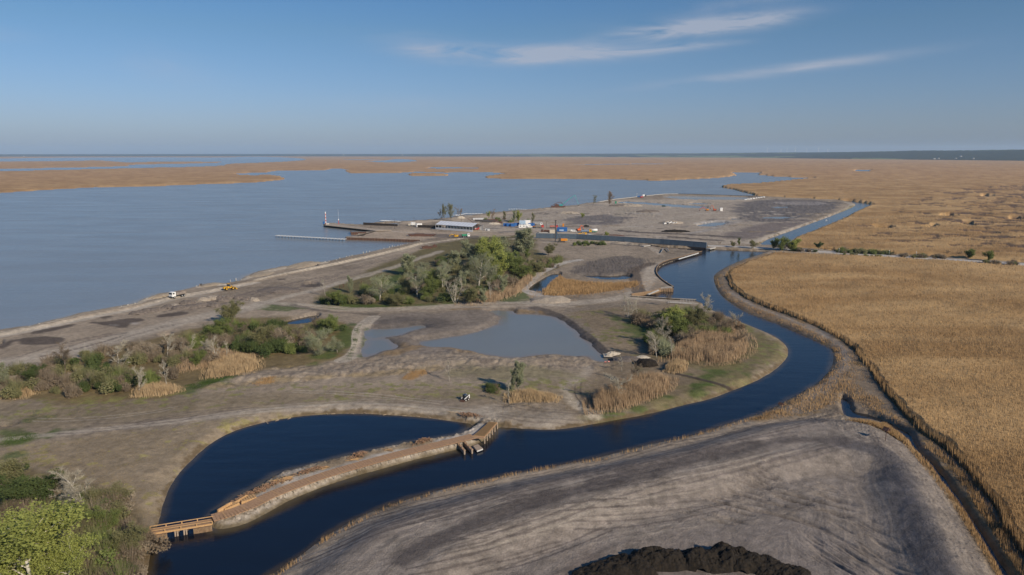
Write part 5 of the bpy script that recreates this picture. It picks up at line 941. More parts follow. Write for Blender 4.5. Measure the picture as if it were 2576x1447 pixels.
# the black peat windrow at the bottom
PT = [(1500,1452,5,1.6),(1543,1436,5.5,2.2),(1590,1428,5.5,2.6),(1640,1416,5.5,3.0),(1690,1416,5.5,2.9),(1762,1416,5.5,3.0),(1818,1414,6.5,3.6),(1868,1420,5.5,3.0),(1908,1428,5,2.6),(1945,1438,4.6,2.2),(1985,1452,4.6,2.4),(1455,1468,5,1.3)]
PW = ['low end piece near the left','second from the left end','third from the left, rising','left of the small dip','right of the small dip','middle one','highest, right of the middle','right of the highest one','fourth from the right, lower','near the right end, glossy','right end piece','leftmost, mostly below the picture']
for i, ((u, v, w, h), wl) in enumerate(zip(PT, PW)): heap(u, v, w * 1.0, h * .85, m_peat, 'peat_heap', 'black peat heap at the bottom, ' + wl, group='black peat heaps at the bottom edge', seed=80 + i, L=1.6, rough=.8, n=80, rz=random.uniform(-.3, .3))
# ---- sheet pile walls
def sheet(pts, z0, z1, mt, nm, label, cap=None, amp=.35, step=1.3, closed=False, wat=True):
    Q = [Vector((*map(float, unproj(u, v, 0.0)), 0)) for u, v in pts]; V = []; m = MB(); acc = 0; line = []
    for a, b in zip(Q[:-1], Q[1:]):
        L = (b - a).length; n = max(1, int(L / step)); nrm = Vector((-(b - a).y, (b - a).x, 0)).normalized()
        for k in range(n):
            for f, o_ in ((0, 0), (.25, 1), (.5, 1), (.75, 0)): line.append((a + (b - a) * ((k + f) / n) + nrm * amp * o_, nrm))
    line.append((Q[-1], nrm)); vs = []; fs = []
    for p, nr in line:
        for w_, z in ((0, z0), (0, z1), (.25, z1), (.25, z0)): vs.append((p.x + nr.x * w_, p.y + nr.y * w_, z))
    for i in range(len(line) - 1):
        for k in range(4): a = i * 4; fs.append((a + k, a + (k + 1) % 4, a + 4 + (k + 1) % 4, a + 4 + k))
    m.add(vs, fs); o = m.build(nm, mt, None); tag(o, label, 'quay wall')
    if cap:
        c = MB()
        for a, b in zip(Q[:-1], Q[1:]):
            d = b - a; mid = (a + b) / 2; c.box(mid.x, mid.y, z1 + .14, d.length + .3, cap[1], .26, math.atan2(d.y, d.x))
        c.build('capping_beam', cap[0], o)
    return o
sheet([(870,603.5),(960,606.5),(1056,610)], -1, 2.0, m_pile, 'sheet_pile_wall', 'long rusty ribbed sheet pile wall behind the row of posts')
sheet([(814,569),(870,574),(924,581)], -1, 1.9, m_pile_d, 'sheet_pile_wall', 'dark sheet pile side of the pier carrying the striped mast', cap=(m_conc, .8))
sheet([(883,591),(921,590)], -1, 2.2, m_rust, 'sheet_pile_wall', 'short rusty orange sheet piles enclosing the little harbour notch'); sheet([(884,590.5),(884,586)], -1, 2.2, m_rust, 'sheet_pile_wall', 'end piece of the rusty orange sheet piles in the harbour notch')
sheet([(901,597.5),(940,588)], -1, 1.8, m_pile_d, 'sheet_pile_wall', 'dark inner sheet piles of the harbour notch')
sheet([(914,568.5),(1000,573)], .2, 3.4, m_pile_d, 'sheet_pile_wall', 'dark low retaining wall in front of the beach, left half'); sheet([(1050,576),(1112,578)], .8, 3.8, m_pile_d, 'sheet_pile_wall', 'dark retaining wall in front of the white tent hall')
CURVE = [(1765,637.6),(1737,645),(1708,653.5),(1685,659),(1668,665),(1657,672),(1652,680),(1650.5,688),(1653,696),(1659,704),(1668,712),(1679,720),(1693,728)]
o = sheet(CURVE, -.8, 1.5, m_pile_d, 'sheet_pile_wall', 'curved sheet pile quay with brown capping round the canal basin', cap=(mat('brown_capping', (.20, .13, .075), .85, scale=2, col2=(.30, .21, .13)), .55), amp=.25, step=1.0)
sheet([(1693,734),(1663,733),(1640,740),(1612,744),(1588,748)], -.8, 1.5, m_timq, 'sheet_pile_wall', 'light timber faced quay wall at the basin corner', cap=(m_timq, .5), amp=.2, step=.8)
sheet([(1585,752.5),(1663,757.5),(1700,759.5),(1750,762)], -.8, 1.5, m_pile_d, 'sheet_pile_wall', 'straight black quay wall reaching into the canal above the bend thicket', cap=(mat('pale_capping', (.33, .29, .24), .85), .5), amp=.2, step=.8)
sheet([(1635,620.5),(1663,626),(1700,629),(1758,635),(1765.5,637.4)], -.8, 1.3, m_pile_d, 'sheet_pile_wall', 'low dark quay edge facing the long blue-grey flood wall')
# railing on the quay corner and the capping beams
def beam(u0, v0, u1, v1, nm, label, cat, mt, w=.5, h=.4, z=1.4):
    a = Vector((*map(float, unproj(u0, v0, z)), z)); b = Vector((*map(float, unproj(u1, v1, z)), z)); m = MB(); d = b - a; m.box(d.length / 2, 0, 0, d.length, w, h); m.box(d.length / 2, 0, h / 2 + .04, d.length - .2, w * .5, .08); return tag(m.build(nm, mt, None, loc=a, rz=math.atan2(d.y, d.x)), label, cat)
beam(1707, 652, 1757, 637, 'pipe_beam', 'pale steel beam lying along the quay tip opposite the flood wall', 'beam', m_lgrey, .6, .5, 1.9)
beam(1630, 741, 1656, 730, 'concrete_beam', 'pale slab on the timber quay at the basin corner', 'slab', m_conc, 1.2, .3, 1.7); beam(1680, 760.5, 1740, 764, 'concrete_beam', 'pale concrete slab strip on the black quay', 'slab', m_conc, 1.4, .3, 1.6)
def rail(u0, v0, u1, v1, label, n, mt=m_lgrey):
    a = P(u0, v0); b = P(u1, v1); a.z = b.z = 1.5; o = empty('railing', a, math.atan2((b - a).y, (b - a).x), label, 'railing'); L = (b - a).xy.length
    part('rail', mt, o, (L / 2, 0, 1.1, L, .07, .07), (L / 2, 0, .6, L, .05, .05))
    for k in range(n): part('post', mt, o, (L * k / (n - 1), 0, .55, .08, .08, 1.1))
rail(1663, 731, 1692, 731, 'light railing on the timber quay corner', 7); rail(1712, 760, 1748, 761.5, 'light railing at the tip of the black quay', 6)
for u0, v0, u1, v1, lb in ((1663,635,1668,625,'left one of two steel props leaning on the quay land'), (1683,632,1675,624,'right one of two steel props leaning on the quay land')):
    beam(u0, v0, u1, v1, 'steel_prop', lb, 'beam', m_grey, .5, .4, 1.9)
# ---- flood wall
W = [(1348,600.5),(1450,603),(1560,609.5),(1660,616),(1777,625.5)]; Q = [Vector((*map(float, unproj(u, v, 0.6)), 0)) for u, v in W]
o = empty('flood_wall', Q[0], 0, 'long blue-grey concrete flood wall crossing the site to the gravel road', 'wall'); m = MB(); c = MB(); rb = MB(); ft = MB()
for a, b in zip(Q[:-1], Q[1:]):
    a = a - Q[0]; b = b - Q[0]; d = b - a; mid = (a + b) / 2; rz = math.atan2(d.y, d.x); nn = Vector((-d.y, d.x, 0)).normalized(); m.box(mid.x, mid.y, 2.6, d.length, .7, 5.2, rz); c.box(mid.x, mid.y, 5.28, d.length, .95, .16, rz); ft.box(mid.x - nn.x * .8, mid.y - nn.y * .8, .5, d.length, 1.2, 1.5, rz)
    for k in range(int(d.length / 6)): q = a + d * ((k + .5) * 6 / d.length); rb.box(q.x, q.y, 2.6, .10, .76, 5.1, rz)
m.build('wall_panels', m_wallc, o); c.build('coping', m_conc, o); rb.build('joints', m_steel, o); ft.build('footing', m_pile_d, o)
beam(1782, 626.5, 1800, 622.5, 'concrete_beam', 'white concrete abutment at the right end of the flood wall', 'slab', m_conc, 3, .6, .9)
beam(1617, 620, 1634, 617.5, 'concrete_beam', 'pale slab leaning at the foot of the flood wall', 'slab', m_conc, 2.2, .4, 1.6)
# posts row in front of containers
pr = MB(); pr.box(0, 0, .45, .5, .25, .9); pr.box(0, 0, .93, .55, .3, .06); pme = pr.mesh('barrier_post', m_white_p)
for k in range(22): p = P(1403 + k * 2.5, 590.2 + k * .2); tag(link('barrier_post', pme, None, p), 'small white post of the dotted row on top of the flood wall yard', 'post', 'white posts behind the flood wall')
# ---- gravel road
def road(pts, w, nm):
    Q = toworld(chaikin(pts, 2, False), 1.35); V = []; n = len(Q); T_ = np.gradient(Q, axis=0); T_ /= np.linalg.norm(T_, axis=1)[:, None]; Nn = np.stack([-T_[:, 1], T_[:, 0]], 1)
    for k, z in ((-1.35, .2), (-1, 1.5), (1, 1.5), (1.35, .2)): V.append(np.hstack([Q + Nn * w / 2 * k, np.full((n, 1), z)]))
    V = np.stack(V, 1).reshape(-1, 3); F = [(i * 4 + k, i * 4 + k + 1, i * 4 + 5 + k, i * 4 + 4 + k) for i in range(n - 1) for k in range(3)]
    return tag(link(nm, mesh_np(nm, V, np.array(F), mat('gravel', (.36, .33, .29), .95, scale=.4, col2=(.46, .42, .37), bump=.3, det=6), False)), kind='structure')
road([(1780,618.5),(1845,620),(1932,625),(2057,632.5),(2182,640.5),(2307,648),(2432,656),(2576,665),(2800,680),(3300,712)], 7.5, 'road')
def soilstrip(pts, w, h, mt, nm, label, cat):
    Q = toworld(chaikin(pts, 2, False), 1.0); n = len(Q); T_ = np.gradient(Q, axis=0); T_ /= np.linalg.norm(T_, axis=1)[:, None]; Nn = np.stack([-T_[:, 1], T_[:, 0]], 1); V = []
    for k, z in ((-1, 0), (-.5, h), (.5, h), (1, 0)): V.append(np.hstack([Q + Nn * w * k + RNG.normal(0, .25, (n, 2)), np.full((n, 1), z) + RNG.normal(0, .12, (n, 1))]))
    return np.stack(V, 1)
# road signs
for u, v, lb in ((2110,640,'thin grey marker pole on the near side of the gravel road'),(2236,645,'thin pale marker pole in the road hedge'),(2304,649,'thin pale marker pole just right of the road hedge gap')):
    p = P(u, v); m = MB(); m.tube((0, 0, 0), (0, 0, 4.2), .09, .07, 6); m.box(0, 0, 4.0, .5, .06, .5); tag(m.build('marker_pole', m_lgrey, None, loc=p), lb, 'pole')
# ---- harbour: pier with mast, hut, drum
def cyl_thing(u, v, nm, lb, cat, r, h, mt, wat=False, z=None): p = P(u, v, wat); m = MB(); m.tube((0, 0, 0), (0, 0, h), r, r * .95, 12); m.tube((0, 0, h), (0, 0, h + .08), r * 1.05, r * 1.05, 12); o = m.build(nm, mt, None, loc=(p.x, p.y, p.z if z is None else z)); return tag(o, lb, cat)
pr_ = toworld([(814,566.5),(830,563.6),(1000,577),(940,583)], 1.4)
def slab(pts, z, th, mt, nm, lb, cat, zp=None):
    Q = toworld(pts, z if zp is None else zp); n = len(Q); m = MB(); m.add([(x, y, z) for x, y in Q] + [(x, y, z - th) for x, y in Q], [tuple(range(n)), tuple(range(2 * n - 1, n - 1, -1))] + [(k, n + k, n + (k + 1) % n, (k + 1) % n) for k in range(n)]); o = m.build(nm, mt, None); return tag(o, lb, cat)
slab([(814,566.3),(830,562.8),(925,573.5),(985,579),(945,581),(920,577.6)], 2.0, .35, mat('pier_top', (.30, .24, .17), .9, scale=.5, col2=(.42, .35, .27)), 'pier_deck', 'sandy concrete deck of the pier with the striped mast', 'pier')
o = at(820, 567, 'striped_mast', 'tall red and white striped mast at the tip of the pier', 'mast', dz=.6); hm = (567 - 533) / 181 * 70
for k in range(9): part('band', m_red if k % 2 == 1 else m_white_p, o, ('t', (0, 0, hm * k / 9), (0, 0, hm * (k + 1) / 9), .42, .42, 10))
part('lamp', m_white_p, o, ('t', (0, 0, hm), (0, 0, hm + .5), .5, .3, 8))
o = at(824.5, 567, 'hut', 'cream square hut beside the striped mast', 'hut', .2, dz=.7); part('wall', m_beige, o, (0, 0, 1.1, 2.6, 2.4, 2.2)); part('roof', m_white_p, o, (0, 0, 2.28, 2.9, 2.7, .16)); part('door', m_grey, o, (0, -1.22, 1.0, .8, .06, 1.8))
cyl_thing(814.5, 566, 'drum', 'dark blue drum at the outermost pier corner', 'drum', .8, 2.2, m_blue, z=1.4)
o = at(852, 566, 'signal_mast', 'short mast with red foot and white lamp on the middle of the pier', 'mast', dz=.7); part('pole', m_lgrey, o, ('t', (0, 0, 3), (0, 0, 14.5), .09, .05, 6), ('t', (0, 0, 9), (.6, 0, 12), .05, .04, 5)); part('foot', m_red, o, ('t', (0, 0, 0), (0, 0, 4), .28, .22, 8)); part('lamp', m_white_p, o, ('t', (0, 0, 4), (0, 0, 5), .45, .35, 8))
for u, v, t, lb in ((993,576,552,'dark slim pole left of the white tent hall, nearest to the beach wall'),(1042,570,546,'tallest dark pole, behind the small white truck'),(933,575,566,'short grey post stub on the harbour pier road'),(1491.5/1.085,574,557,'dark thin pole right of the white trailer')):
    p, h = vh(u, v, t); m = MB(); m.tube((0, 0, 0), (0, 0, h), .2 if t > 560 else .13, .09, 6); m.box(0, 0, h * .96, .5, .12, .12); tag(m.build('pole', m_steel, None, loc=p), lb, 'pole')
p, h = vh(1504, 583, 564); 
# jetties of white deck plates
def jetty(pts, n, w, lb, gap=.2, deck=m_white_p, plate=1.0, z=.9):
    Q = [Vector((*map(float, unproj(u, v, z)), 0)) for u, v in pts]; o = empty('jetty', Q[0], 0, lb, 'jetty'); Ls = [(b - a).length for a, b in zip(Q[:-1], Q[1:])]; T_ = sum(Ls)
    for k in range(n):
        s = (k + .5) / n * T_; i = 0
        while i < len(Ls) - 1 and s > Ls[i]: s -= Ls[i]; i += 1
        a, b = Q[i], Q[i + 1]; q = a + (b - a) * s / Ls[i] - Q[0]; rz = math.atan2((b - a).y, (b - a).x)
        pl_ = part('deck_plate', deck, o, (0, 0, z, T_ / n * (1 - gap), w, .25), (0, 0, z + .16, T_ / n * (1 - gap) - .2, w - .25, .06)); pl_.location = (q.x, q.y, 0); pl_.rotation_euler = (0, 0, rz)
        part('pile', m_steel, pl_, ('t', (0, -w * .42, -1.5), (0, -w * .42, z - .1), .16, .16, 6), ('t', (0, w * .42, -1.5), (0, w * .42, z - .1), .16, .16, 6), (0, 0, z - .25, .25, w, .2))
    return o
jetty([(694,592.5),(780,597),(870,602)], 22, 4.2, 'long straight jetty of white plates running out into the lake', gap=.38, z=1.5, deck=m_lgrey)
jetty([(958,555),(1026,558)], 11, 5.5, 'short wide jetty of white plates in front of the beach', gap=.22)
jetty([(1138,542),(1160,540),(1172,537.5),(1216,537.5)], 14, 1.8, 'white zigzag jetty behind the harbour trees, upper line', gap=.1); jetty([(1140,541.5),(1160,543.5),(1192,545)], 9, 1.6, 'white jetty behind the harbour trees, lower line', gap=.2)
jetty([(1278,526.5),(1300,526),(1334,527.5)], 10, 1.8, 'thin dotted white jetty far behind the containers', gap=.35)
# curved breakwater jetty with piles and deck
def longjetty():
    pts = [(1506,508.5),(1546,502),(1601,496),(1651,490.5),(1675,488.6),(1705,488.3),(1741,489),(1831,491.8),(1900,494.5),(1960,494.5)]
    Q = [Vector((*map(float, unproj(u, v, 1.2)), 0)) for u, v in pts]; o = empty('breakwater', Q[0], 0, 'long curved concrete breakwater with pile supports at the far lake edge', 'breakwater')
    for i, (a, b) in enumerate(zip(Q[:-1], Q[1:])):
        d = b - a; q = (a + b) / 2 - Q[0]; s = part('deck', m_conc if i < 5 else m_steel, o, (0, 0, 1.55, d.length + .5, 3.6 if i < 5 else 2.4, .45), (0, 0, 1.83, d.length, 2.8 if i < 5 else 2.0, .12)); s.location = q; s.rotation_euler = (0, 0, math.atan2(d.y, d.x)); n = int(d.length / 5.5); qm = MB(); qm.box(0, 0, 0, .7, .5, 2.7); qm = qm.mesh('pile', m_timw)
        for k in range(n): link('pile', qm, s, (-d.length / 2 + (k + .5) * d.length / n, -1.3, 0))
longjetty()
sk = MB(); sk.tube((0, 0, -1), (.25, 0, 2.4), .17, .14, 6); sk.tube((.25, 0, 2.4), (.26, 0, 2.5), .2, .2, 6); skm = sk.mesh('mooring_stake', mat('grey_stake', (.34, .31, .28), .9, scale=2, col2=(.48, .45, .41)))
cnt = 0
for row in range(4):
    for k in range(64):
        f = k / 63; u = 1672 + f * 232 - row * 2.2; v = 492.0 + f * 4.0 + row * (1.9 + 1.1 * f)
        if row == 0 and k % 1: continue
        x, y = map(float, unproj(u, v, 0)); o = link('mooring_stake', skm, None, (x, y, 0), random.uniform(-.5, .5)); o.rotation_euler[1] = random.uniform(-.12, .12); tag(o, ['grey stake in the first row under the breakwater edge','grey stake in the second row below the breakwater','grey stake in the third row below the breakwater','grey stake in the nearest row below the breakwater'][row] + (', left part' if f < .33 else ', middle part' if f < .67 else ', right part'), 'stake', 'stakes in rows below the far breakwater'); cnt += 1
o = at(1602, 495.5, 'signal_mast', 'black and white striped mast halfway along the far breakwater', 'mast', dz=.8)
for k in range(7): part('band', m_steel if k % 2 else m_white_p, o, ('t', (0, 0, k * .75), (0, 0, k * .75 + .75), .35, .35, 8))
slb = MB(); slb.box(0, 0, .35, 3.6, 1.4, .6); slb.box(0, 0, .67, 3.4, 1.1, .05); slm = slb.mesh('concrete_slab', m_white_p)
for k in range(16): p = P(1876 + (k % 8) * 6.5, 503 - (k % 8) * .9 - (k // 8) * 1.6 + (.4 if k % 3 else 0)); o = link('concrete_slab', slm, None, p, random.uniform(-.4, .9)); tag(o, ('white concrete slab lying by the breakwater root, ' + ('front row, ' if k < 8 else 'back row, ') + ('left part' if k % 8 < 3 else 'middle' if k % 8 < 5 else 'right part')), 'slab', 'white slabs at the breakwater root')
# ---- white tent hall
a = P(1096, 577); b = P(1189, 584); L = (b - a).xy.length; rz = math.atan2((b - a).y, (b - a).x); o = empty('tent_hall', (a.x, a.y, a.z), rz, 'long white tent hall with open posts and pitched roof on the harbour ground', 'tent hall'); Wd = 16; hh = 4.6; rd = 2.6
part('roof', mat('white_canvas', (.52, .55, .60), .6, scale=.3, col2=(.62, .65, .70)), o, ('p', [(-.3, hh - .1), (Wd / 2, hh + rd), (Wd + .3, hh - .1), (Wd / 2, hh + rd - .18)], 0, L)); rf = o.children[0]; rf.rotation_euler = (0, 0, math.pi / 2); rf.location = (L, 0, 0)
rbm = MB()
for k in range(13):
    x = L * k / 12; part('post', m_lgrey, o, (x, 0, hh / 2, .22, .22, hh), (x, Wd, hh / 2, .22, .22, hh)); rbm.prism([(-.32, hh), (Wd / 2, hh + rd + .12), (Wd + .32, hh), (Wd / 2, hh + rd + .02)], x - .12, x + .12)
r2 = rbm.build('roof_ribs', m_grey, o); r2.rotation_euler = (0, 0, math.pi / 2); 
for v_ in r2.data.vertices: pass
part('side_curtain', mat('white_curtain', (.6, .6, .6), .7), o, (L / 2, Wd + .12, hh / 2, L, .06, hh), (L * .5, -.13, .9, L, .06, 1.8)); g_ = part('gable', m_white_p, o, ('p', [(0, hh), (Wd / 2, hh + rd - .2), (Wd, hh)], L - .2, L - .1)); g_.rotation_euler = (0, 0, math.pi / 2); g_.location = (L, 0, 0)
rf.location = (L, 0, 0); r2.location = (L, 0, 0)
# ---- crane, trucks, containers of the yard
o = at(1203, 579, 'mobile_crane', 'red mobile crane with slanting lattice boom by the white tent hall', 'crane', hd(1203, 579, 1180, 579)); part('chassis', m_red, o, (0, 0, 1.1, 6.5, 2.4, .8)); part('cab', m_red, o, (-1.5, 0, 2.2, 2.4, 2.2, 1.5)); part('driver_cab', m_white_p, o, (2.4, .6, 2.0, 1.3, 1.1, 1.2)); bm = part('boom', m_rust, o, ('t', (-.8, -.35, 2.6), (9.5, -.2, 10.5), .12, .1, 5), ('t', (-.8, .35, 2.6), (9.5, .2, 10.5), .12, .1, 5), ('t', (-.9, 0, 3.2), (9.5, 0, 10.8), .12, .08, 5), *[('t', (-.8 + 1.03 * k, -.3, 2.6 + .79 * k), (.2 + 1.03 * k, .3, 3.6 + .79 * k), .06, .06, 4) for k in range(10)]); part('hook_line', m_steel, bm, ('t', (9.5, 0, 10.5), (9.5, 0, 5), .05, .05, 4))
for x in (-2.2, -.5, 2.2):
    for y in (-1.1, 1.1): wheel(o, x, y, .55, .4)
truck(at(1036, 569, 'box_truck', 'small white truck with cream cab parked by the harbour', 'truck', hd(1045, 569, 1030, 569)), m_beige, m_white_p, L=6.5, box=True)
container(at(1054, 571, 'container', 'white-blue container right behind the small white truck', 'container', .5), m_white_p, 5.5, 2.5, 3.2)
o = at(1078, 571, 'timber_stack', 'low dark brown stack of old beams in front of the tent hall', 'stack', .05)
for k in range(7): part('beam', m_rust, o, (random.uniform(-1, 1), k * .9 - 2.7, .5 + (k % 2) * .5, 15, .7, .5, random.uniform(-.08, .08)))
for u, v, lb in ((1223, 580, 'left one of two small grey tanks on the yard'), (1229, 580.5, 'right one of two small grey tanks on the yard')):
    o = at(u, v, 'tank_box', lb, 'tank'); part('body', m_lgrey, o, (0, 0, .9, 2.0, 1.8, 1.8)); part('lid', m_grey, o, (0, 0, 1.85, 2.1, 1.9, .12))
# barge hulls of rust
def hull(u, v, lb, L, W_, h, rz): o = at(u, v, 'rusty_hull', lb, 'barge', rz); part('hull', m_rust, o, ('p', [(-L / 2, h), (-L / 2 + L * .12, 0), (L / 2 - L * .15, 0), (L / 2, h)], -W_ / 2, W_ / 2)); part('deck_house', m_rust, o, (-L * .1, 0, h + .25, L * .35, W_ * .7, .5)); return o
hull(1062, 594, 'long flat rusty hull stranded on the dark mud near the harbour', 24, 5, 1.5, 0.02); hull(1075, 625, 'rusty pontoon on the shore flat right of the posts, larger one', 8.5, 4, 1.5, .1); hull(1094, 622, 'small rusty box beside the larger rusty pontoon', 3.5, 3, 1.6, .1)
excavator(at(1147, 598, 'excavator', 'small yellow excavator on dark mud left of the main grove top', 'excavator', math.pi), m_yel, boom=((.8, 1.8), (3.2, 2.8), (5.2, 1.8), (5.6, .7)))
truck(at(1172, 597, 'dump_truck', 'pale green and white truck just above the main grove', 'truck', .3), m_white_p, m_green_p, L=6.5)
# long reach excavator on its barge
o = hull(1404, 522, 'dark rusty work barge with frames on the far shore', 20, 6, 1.8, .03); o.name = 'work_barge'; part('frame', m_rust, o, ('t', (-9, 0, 1.8), (-3, 0, 5.5), .3, .3, 6), ('t', (-3, 0, 5.5), (3, 0, 7), .35, .3, 6), ('t', (3, 0, 7), (7, 0, 3.5), .35, .3, 6), ('t', (-3, 0, 5.5), (0, 0, 1.8), .25, .25, 6), (-2, 0, 3.2, 5, 4, 1.6))
excavator(at(1412, 521, 'excavator', 'teal long-reach excavator with raised folded boom on the far shore', 'excavator', .0), m_teal, boom=((.5, 2), (7, 7.5), (14, 12.5), (18, 2.2))).scale = (1.25,) * 3
# containers and offices
YC = [(1272,569,m_blue,4.5,'dark blue container at the left end of the row',0),(1282,569.5,m_blue,6,'dark blue skip container second from the left',0),(1290,570,m_blue,4,'blue container with pale stain left of the big blue one',.1),(1300,568,m_blue,6,'brighter blue container left of the white offices',.35),(1337,569,m_blue,6,'blue container behind the white pickup',0),(1345,567,m_blue,5,'blue container between pickup and grey trailer',0)]
for u, v, m_, L_, lb, rz in YC: container(at(u, v, 'container', lb, 'container', rz, 'blue containers in the yard'), m_, L_)
container(at(1314, 573, 'office_container', 'white site office container in front, with windows', 'office', .05), m_white_p, 7, 2.6, 2.8, True); container(at(1326, 572, 'office_container', 'white site office container with its end to the pickup', 'office', .35), m_white_p, 6, 2.6, 2.8, True)
container(at(1314, 568.5, 'office_container', 'pale blue office container of the two-storey block behind', 'office', .05), pmat('pale_blue', (.36, .47, .58)), 6, 2.6, 5.2, True); container(at(1326, 568, 'office_container', 'taller white office container of the two-storey block behind', 'office', .2), m_white_p, 6, 2.6, 5.4, True)
car(at(1334, 573, 'pickup', 'white pickup parked beside the white offices', 'pickup', 0.1), m_white_p, True); loader(at(1346, 572.5, 'wheel_loader', 'orange-yellow loader between the white pickup and the grey trailer', 'wheel loader', math.pi), m_ora)
truck(at(1353, 568, 'trailer_truck', 'long grey box trailer with white nose behind the dump trailer', 'trailer', 0.0), m_white_p, m_grey, L=9, box=True); truck(at(1357, 574, 'dump_truck', 'dump truck with grey-brown bed and red cab in the yard', 'dump truck', .05), m_red, m_dirty, L=8)
truck(at(1393, 574.5, 'dump_truck', 'dump truck with faded pink-red bed left of the pile rig', 'dump truck', .05), m_red, m_pink, L=7.5)
container(at(1417, 570, 'cabin', 'small orange cabin standing above the big blue container', 'cabin', 0), m_ora, 1.6, 1.6, 2.6); container(at(1414, 582.5, 'container', 'big bright blue container with pale panel beside the pile rig', 'container', 0), m_blue, 9, 3, 3.6); container(at(1431, 581, 'container', 'grey low container right of the big blue one', 'container', 0.1), m_grey, 4, 2.4, 2.0)
o = at(1412, 583.5, 'pale_panel', 'pale blue rectangular panel standing at the front of the big blue container', 'panel', 0, dz=1.2); part('sheet', pmat('panel_blue', (.32, .42, .55)), o, (0, -.9, 0.4, 4, .08, 1.2)); part('frame', m_blue, o, (0, -.85, 0.4, 4.3, .06, 1.5))
car(at(1443, 583.5, 'van', 'white van left of the red-orange excavator', 'van', -.1), m_white_p, True); car(at(1439, 580, 'car', 'dark grey car parked behind the white van', 'car', -.1), m_grey)
excavator(at(1457, 582, 'excavator', 'red-orange excavator with folded arm beside the white van', 'excavator', .4), pmat('red_orange', (.62, .12, .03)), boom=((.6, 1.8), (1.8, 5.2), (3.9, 4.4), (4.2, 1.8)))
truck(at(1475, 586, 'flatbed_truck', 'low blue-grey flatbed loaded with yellow parts', 'truck', 0), m_yel, pmat('blue_grey', (.2, .25, .33)), L=9); 
o = at(1464, 593, 'crane_truck', 'yellow crane truck at the back of the flood wall', 'crane truck', 0); part('chassis', m_yel, o, (0, 0, .95, 8, 2.3, .7)); part('cab', m_yel, o, (3.2, 0, 1.9, 1.5, 2.3, 1.5)); part('window', m_glass, o, (3.97, 0, 2.1, .06, 2.0, .7)); part('jib', m_yel, o, ('t', (-3.4, 0, 1.6), (2.6, 0, 2.6), .35, .25, 6)); [wheel(o, x, y, .5, .35) for x in (-2.6, -1.2, 2.6) for y in (-1, 1)]
car(at(1475.5, 594, 'car', 'yellow car between crane truck and pale car', 'car', 0), m_yel); car(at(1485, 593.5, 'car', 'white and blue car right of the yellow machines', 'car', 0), pmat('ice_blue', (.5, .56, .62)))
o = at(1495, 585, 'tank_trailer', 'white round tank trailer right of the yellow machines', 'tank trailer', .15); part('tank', m_white_p, o, ('t', (-2.8, 0, 2), (2.6, 0, 2.2), 1.1, 1.1, 14), smooth=True); part('chassis', m_green_p, o, (-.5, 0, .8, 5.5, 1.6, .4)); [wheel(o, x, y, .45, .3) for x in (-1.5, 1) for y in (-.9, .9)]
truck(at(1372, 586, 'old_truck', 'rust-brown low truck left of the beige container', 'truck', math.pi), m_rust, m_rust, L=8); container(at(1389, 587.5, 'container', 'beige container between brown truck and pile rig', 'container', 0), m_beige, 4.6, 2.4, 3.2)
o = at(1367, 588.5, 'slab_stack', 'low stack of pale concrete slabs on the end of the flood wall yard', 'stack', 0)
for k in range(3): part('slab', m_conc, o, (0, 0, .25 + k * .42, 10 - k, 2.4, .38))
# drill / pile rig
o = at(1413, 609.5, 'pile_rig', 'yellow pile driving rig with tall black mast in front of the flood wall', 'pile driver', math.pi)
for y in (-1.5, 1.5): part('track', m_steel, o, ('p', [(-2.6, .2), (-2.2, 0), (2.2, 0), (2.6, .2), (2.7, .6), (2.3, 1.05), (-2.3, 1.05), (-2.7, .6)], y - .4, y + .4))
h = part('house', m_ora, o, (-1.6, 0, 2.1, 4.6, 2.9, 1.7)); part('counterweight', m_yel, h, (-4.1, 0, 2.0, .7, 3.0, 1.3)); c = part('cab', m_steel, o, (1.7, .9, 2.4, 1.6, 1.1, 2.1)); part('window', m_glass, c, (2.52, .9, 2.7, .06, .9, 1.0)); hm = 17.5
ms = part('mast', m_steel, o, (5.0, 0, hm / 2, .75, .75, hm), (5.0, 0, hm - .3, 1.5, .9, .5), *[(5.42, 0, 1 + k * 1.2, .1, .85, .25) for k in range(14)]); part('hammer', pmat('blue_steel', (.04, .07, .11)), ms, (4.3, 0, 6.2, .9, .9, 7.5)); part('stay', m_steel, o, ('t', (1.2, -.8, 2.6), (4.6, -.3, 9.5), .16, .12, 6), ('t', (1.2, .8, 2.6), (4.6, .3, 9.5), .16, .12, 6)); part('cable', m_steel, ms, ('t', (5.0, .3, hm), (-.5, .3, 3), .05, .05, 4))
# yard leftovers
for i, (u, v, L_, n_, mt_, lb) in enumerate([(1212,557,14,5,m_steel,'dark stack of long pipes, left part of the pipe yard'),(1230,559,14,6,m_steel,'dark stack of long pipes, middle of the pipe yard'),(1204,553,12,5,m_lgrey,'pale pipe stack at the left rear of the pipe yard'),(1250,562,11,4,m_rust,'rusty red stack of pipes beside the sand heaps'),(1237,556,12,4,m_rust,'rusty stack of pipes behind the dark ones')]):
    o = at(u, v, 'pipe_stack', lb, 'pipe stack', random.uniform(-.15, .1))
    for k in range(n_ + n_ - 1): row = 0 if k < n_ else 1; j = k if row == 0 else k - n_ + .5; part('pipe', mt_, o, ('t', (-L_ / 2, (j - n_ / 2) * .95, .5 + row * .8), (L_ / 2, (j - n_ / 2) * .95, .5 + row * .8), .45, .45, 8))
heap(1541, 595, 12, 1.6, m_rust, 'scrap_heap', 'rusty scrap heap right of the round yellow bush', seed=91, L=1.8, rough=1.2); heap(1508, 594, 9, 1.8, m_hs, 'scrap_heap', 'grey rubble heap left of the round yellow bush', seed=92, L=1.4, rough=1.2)
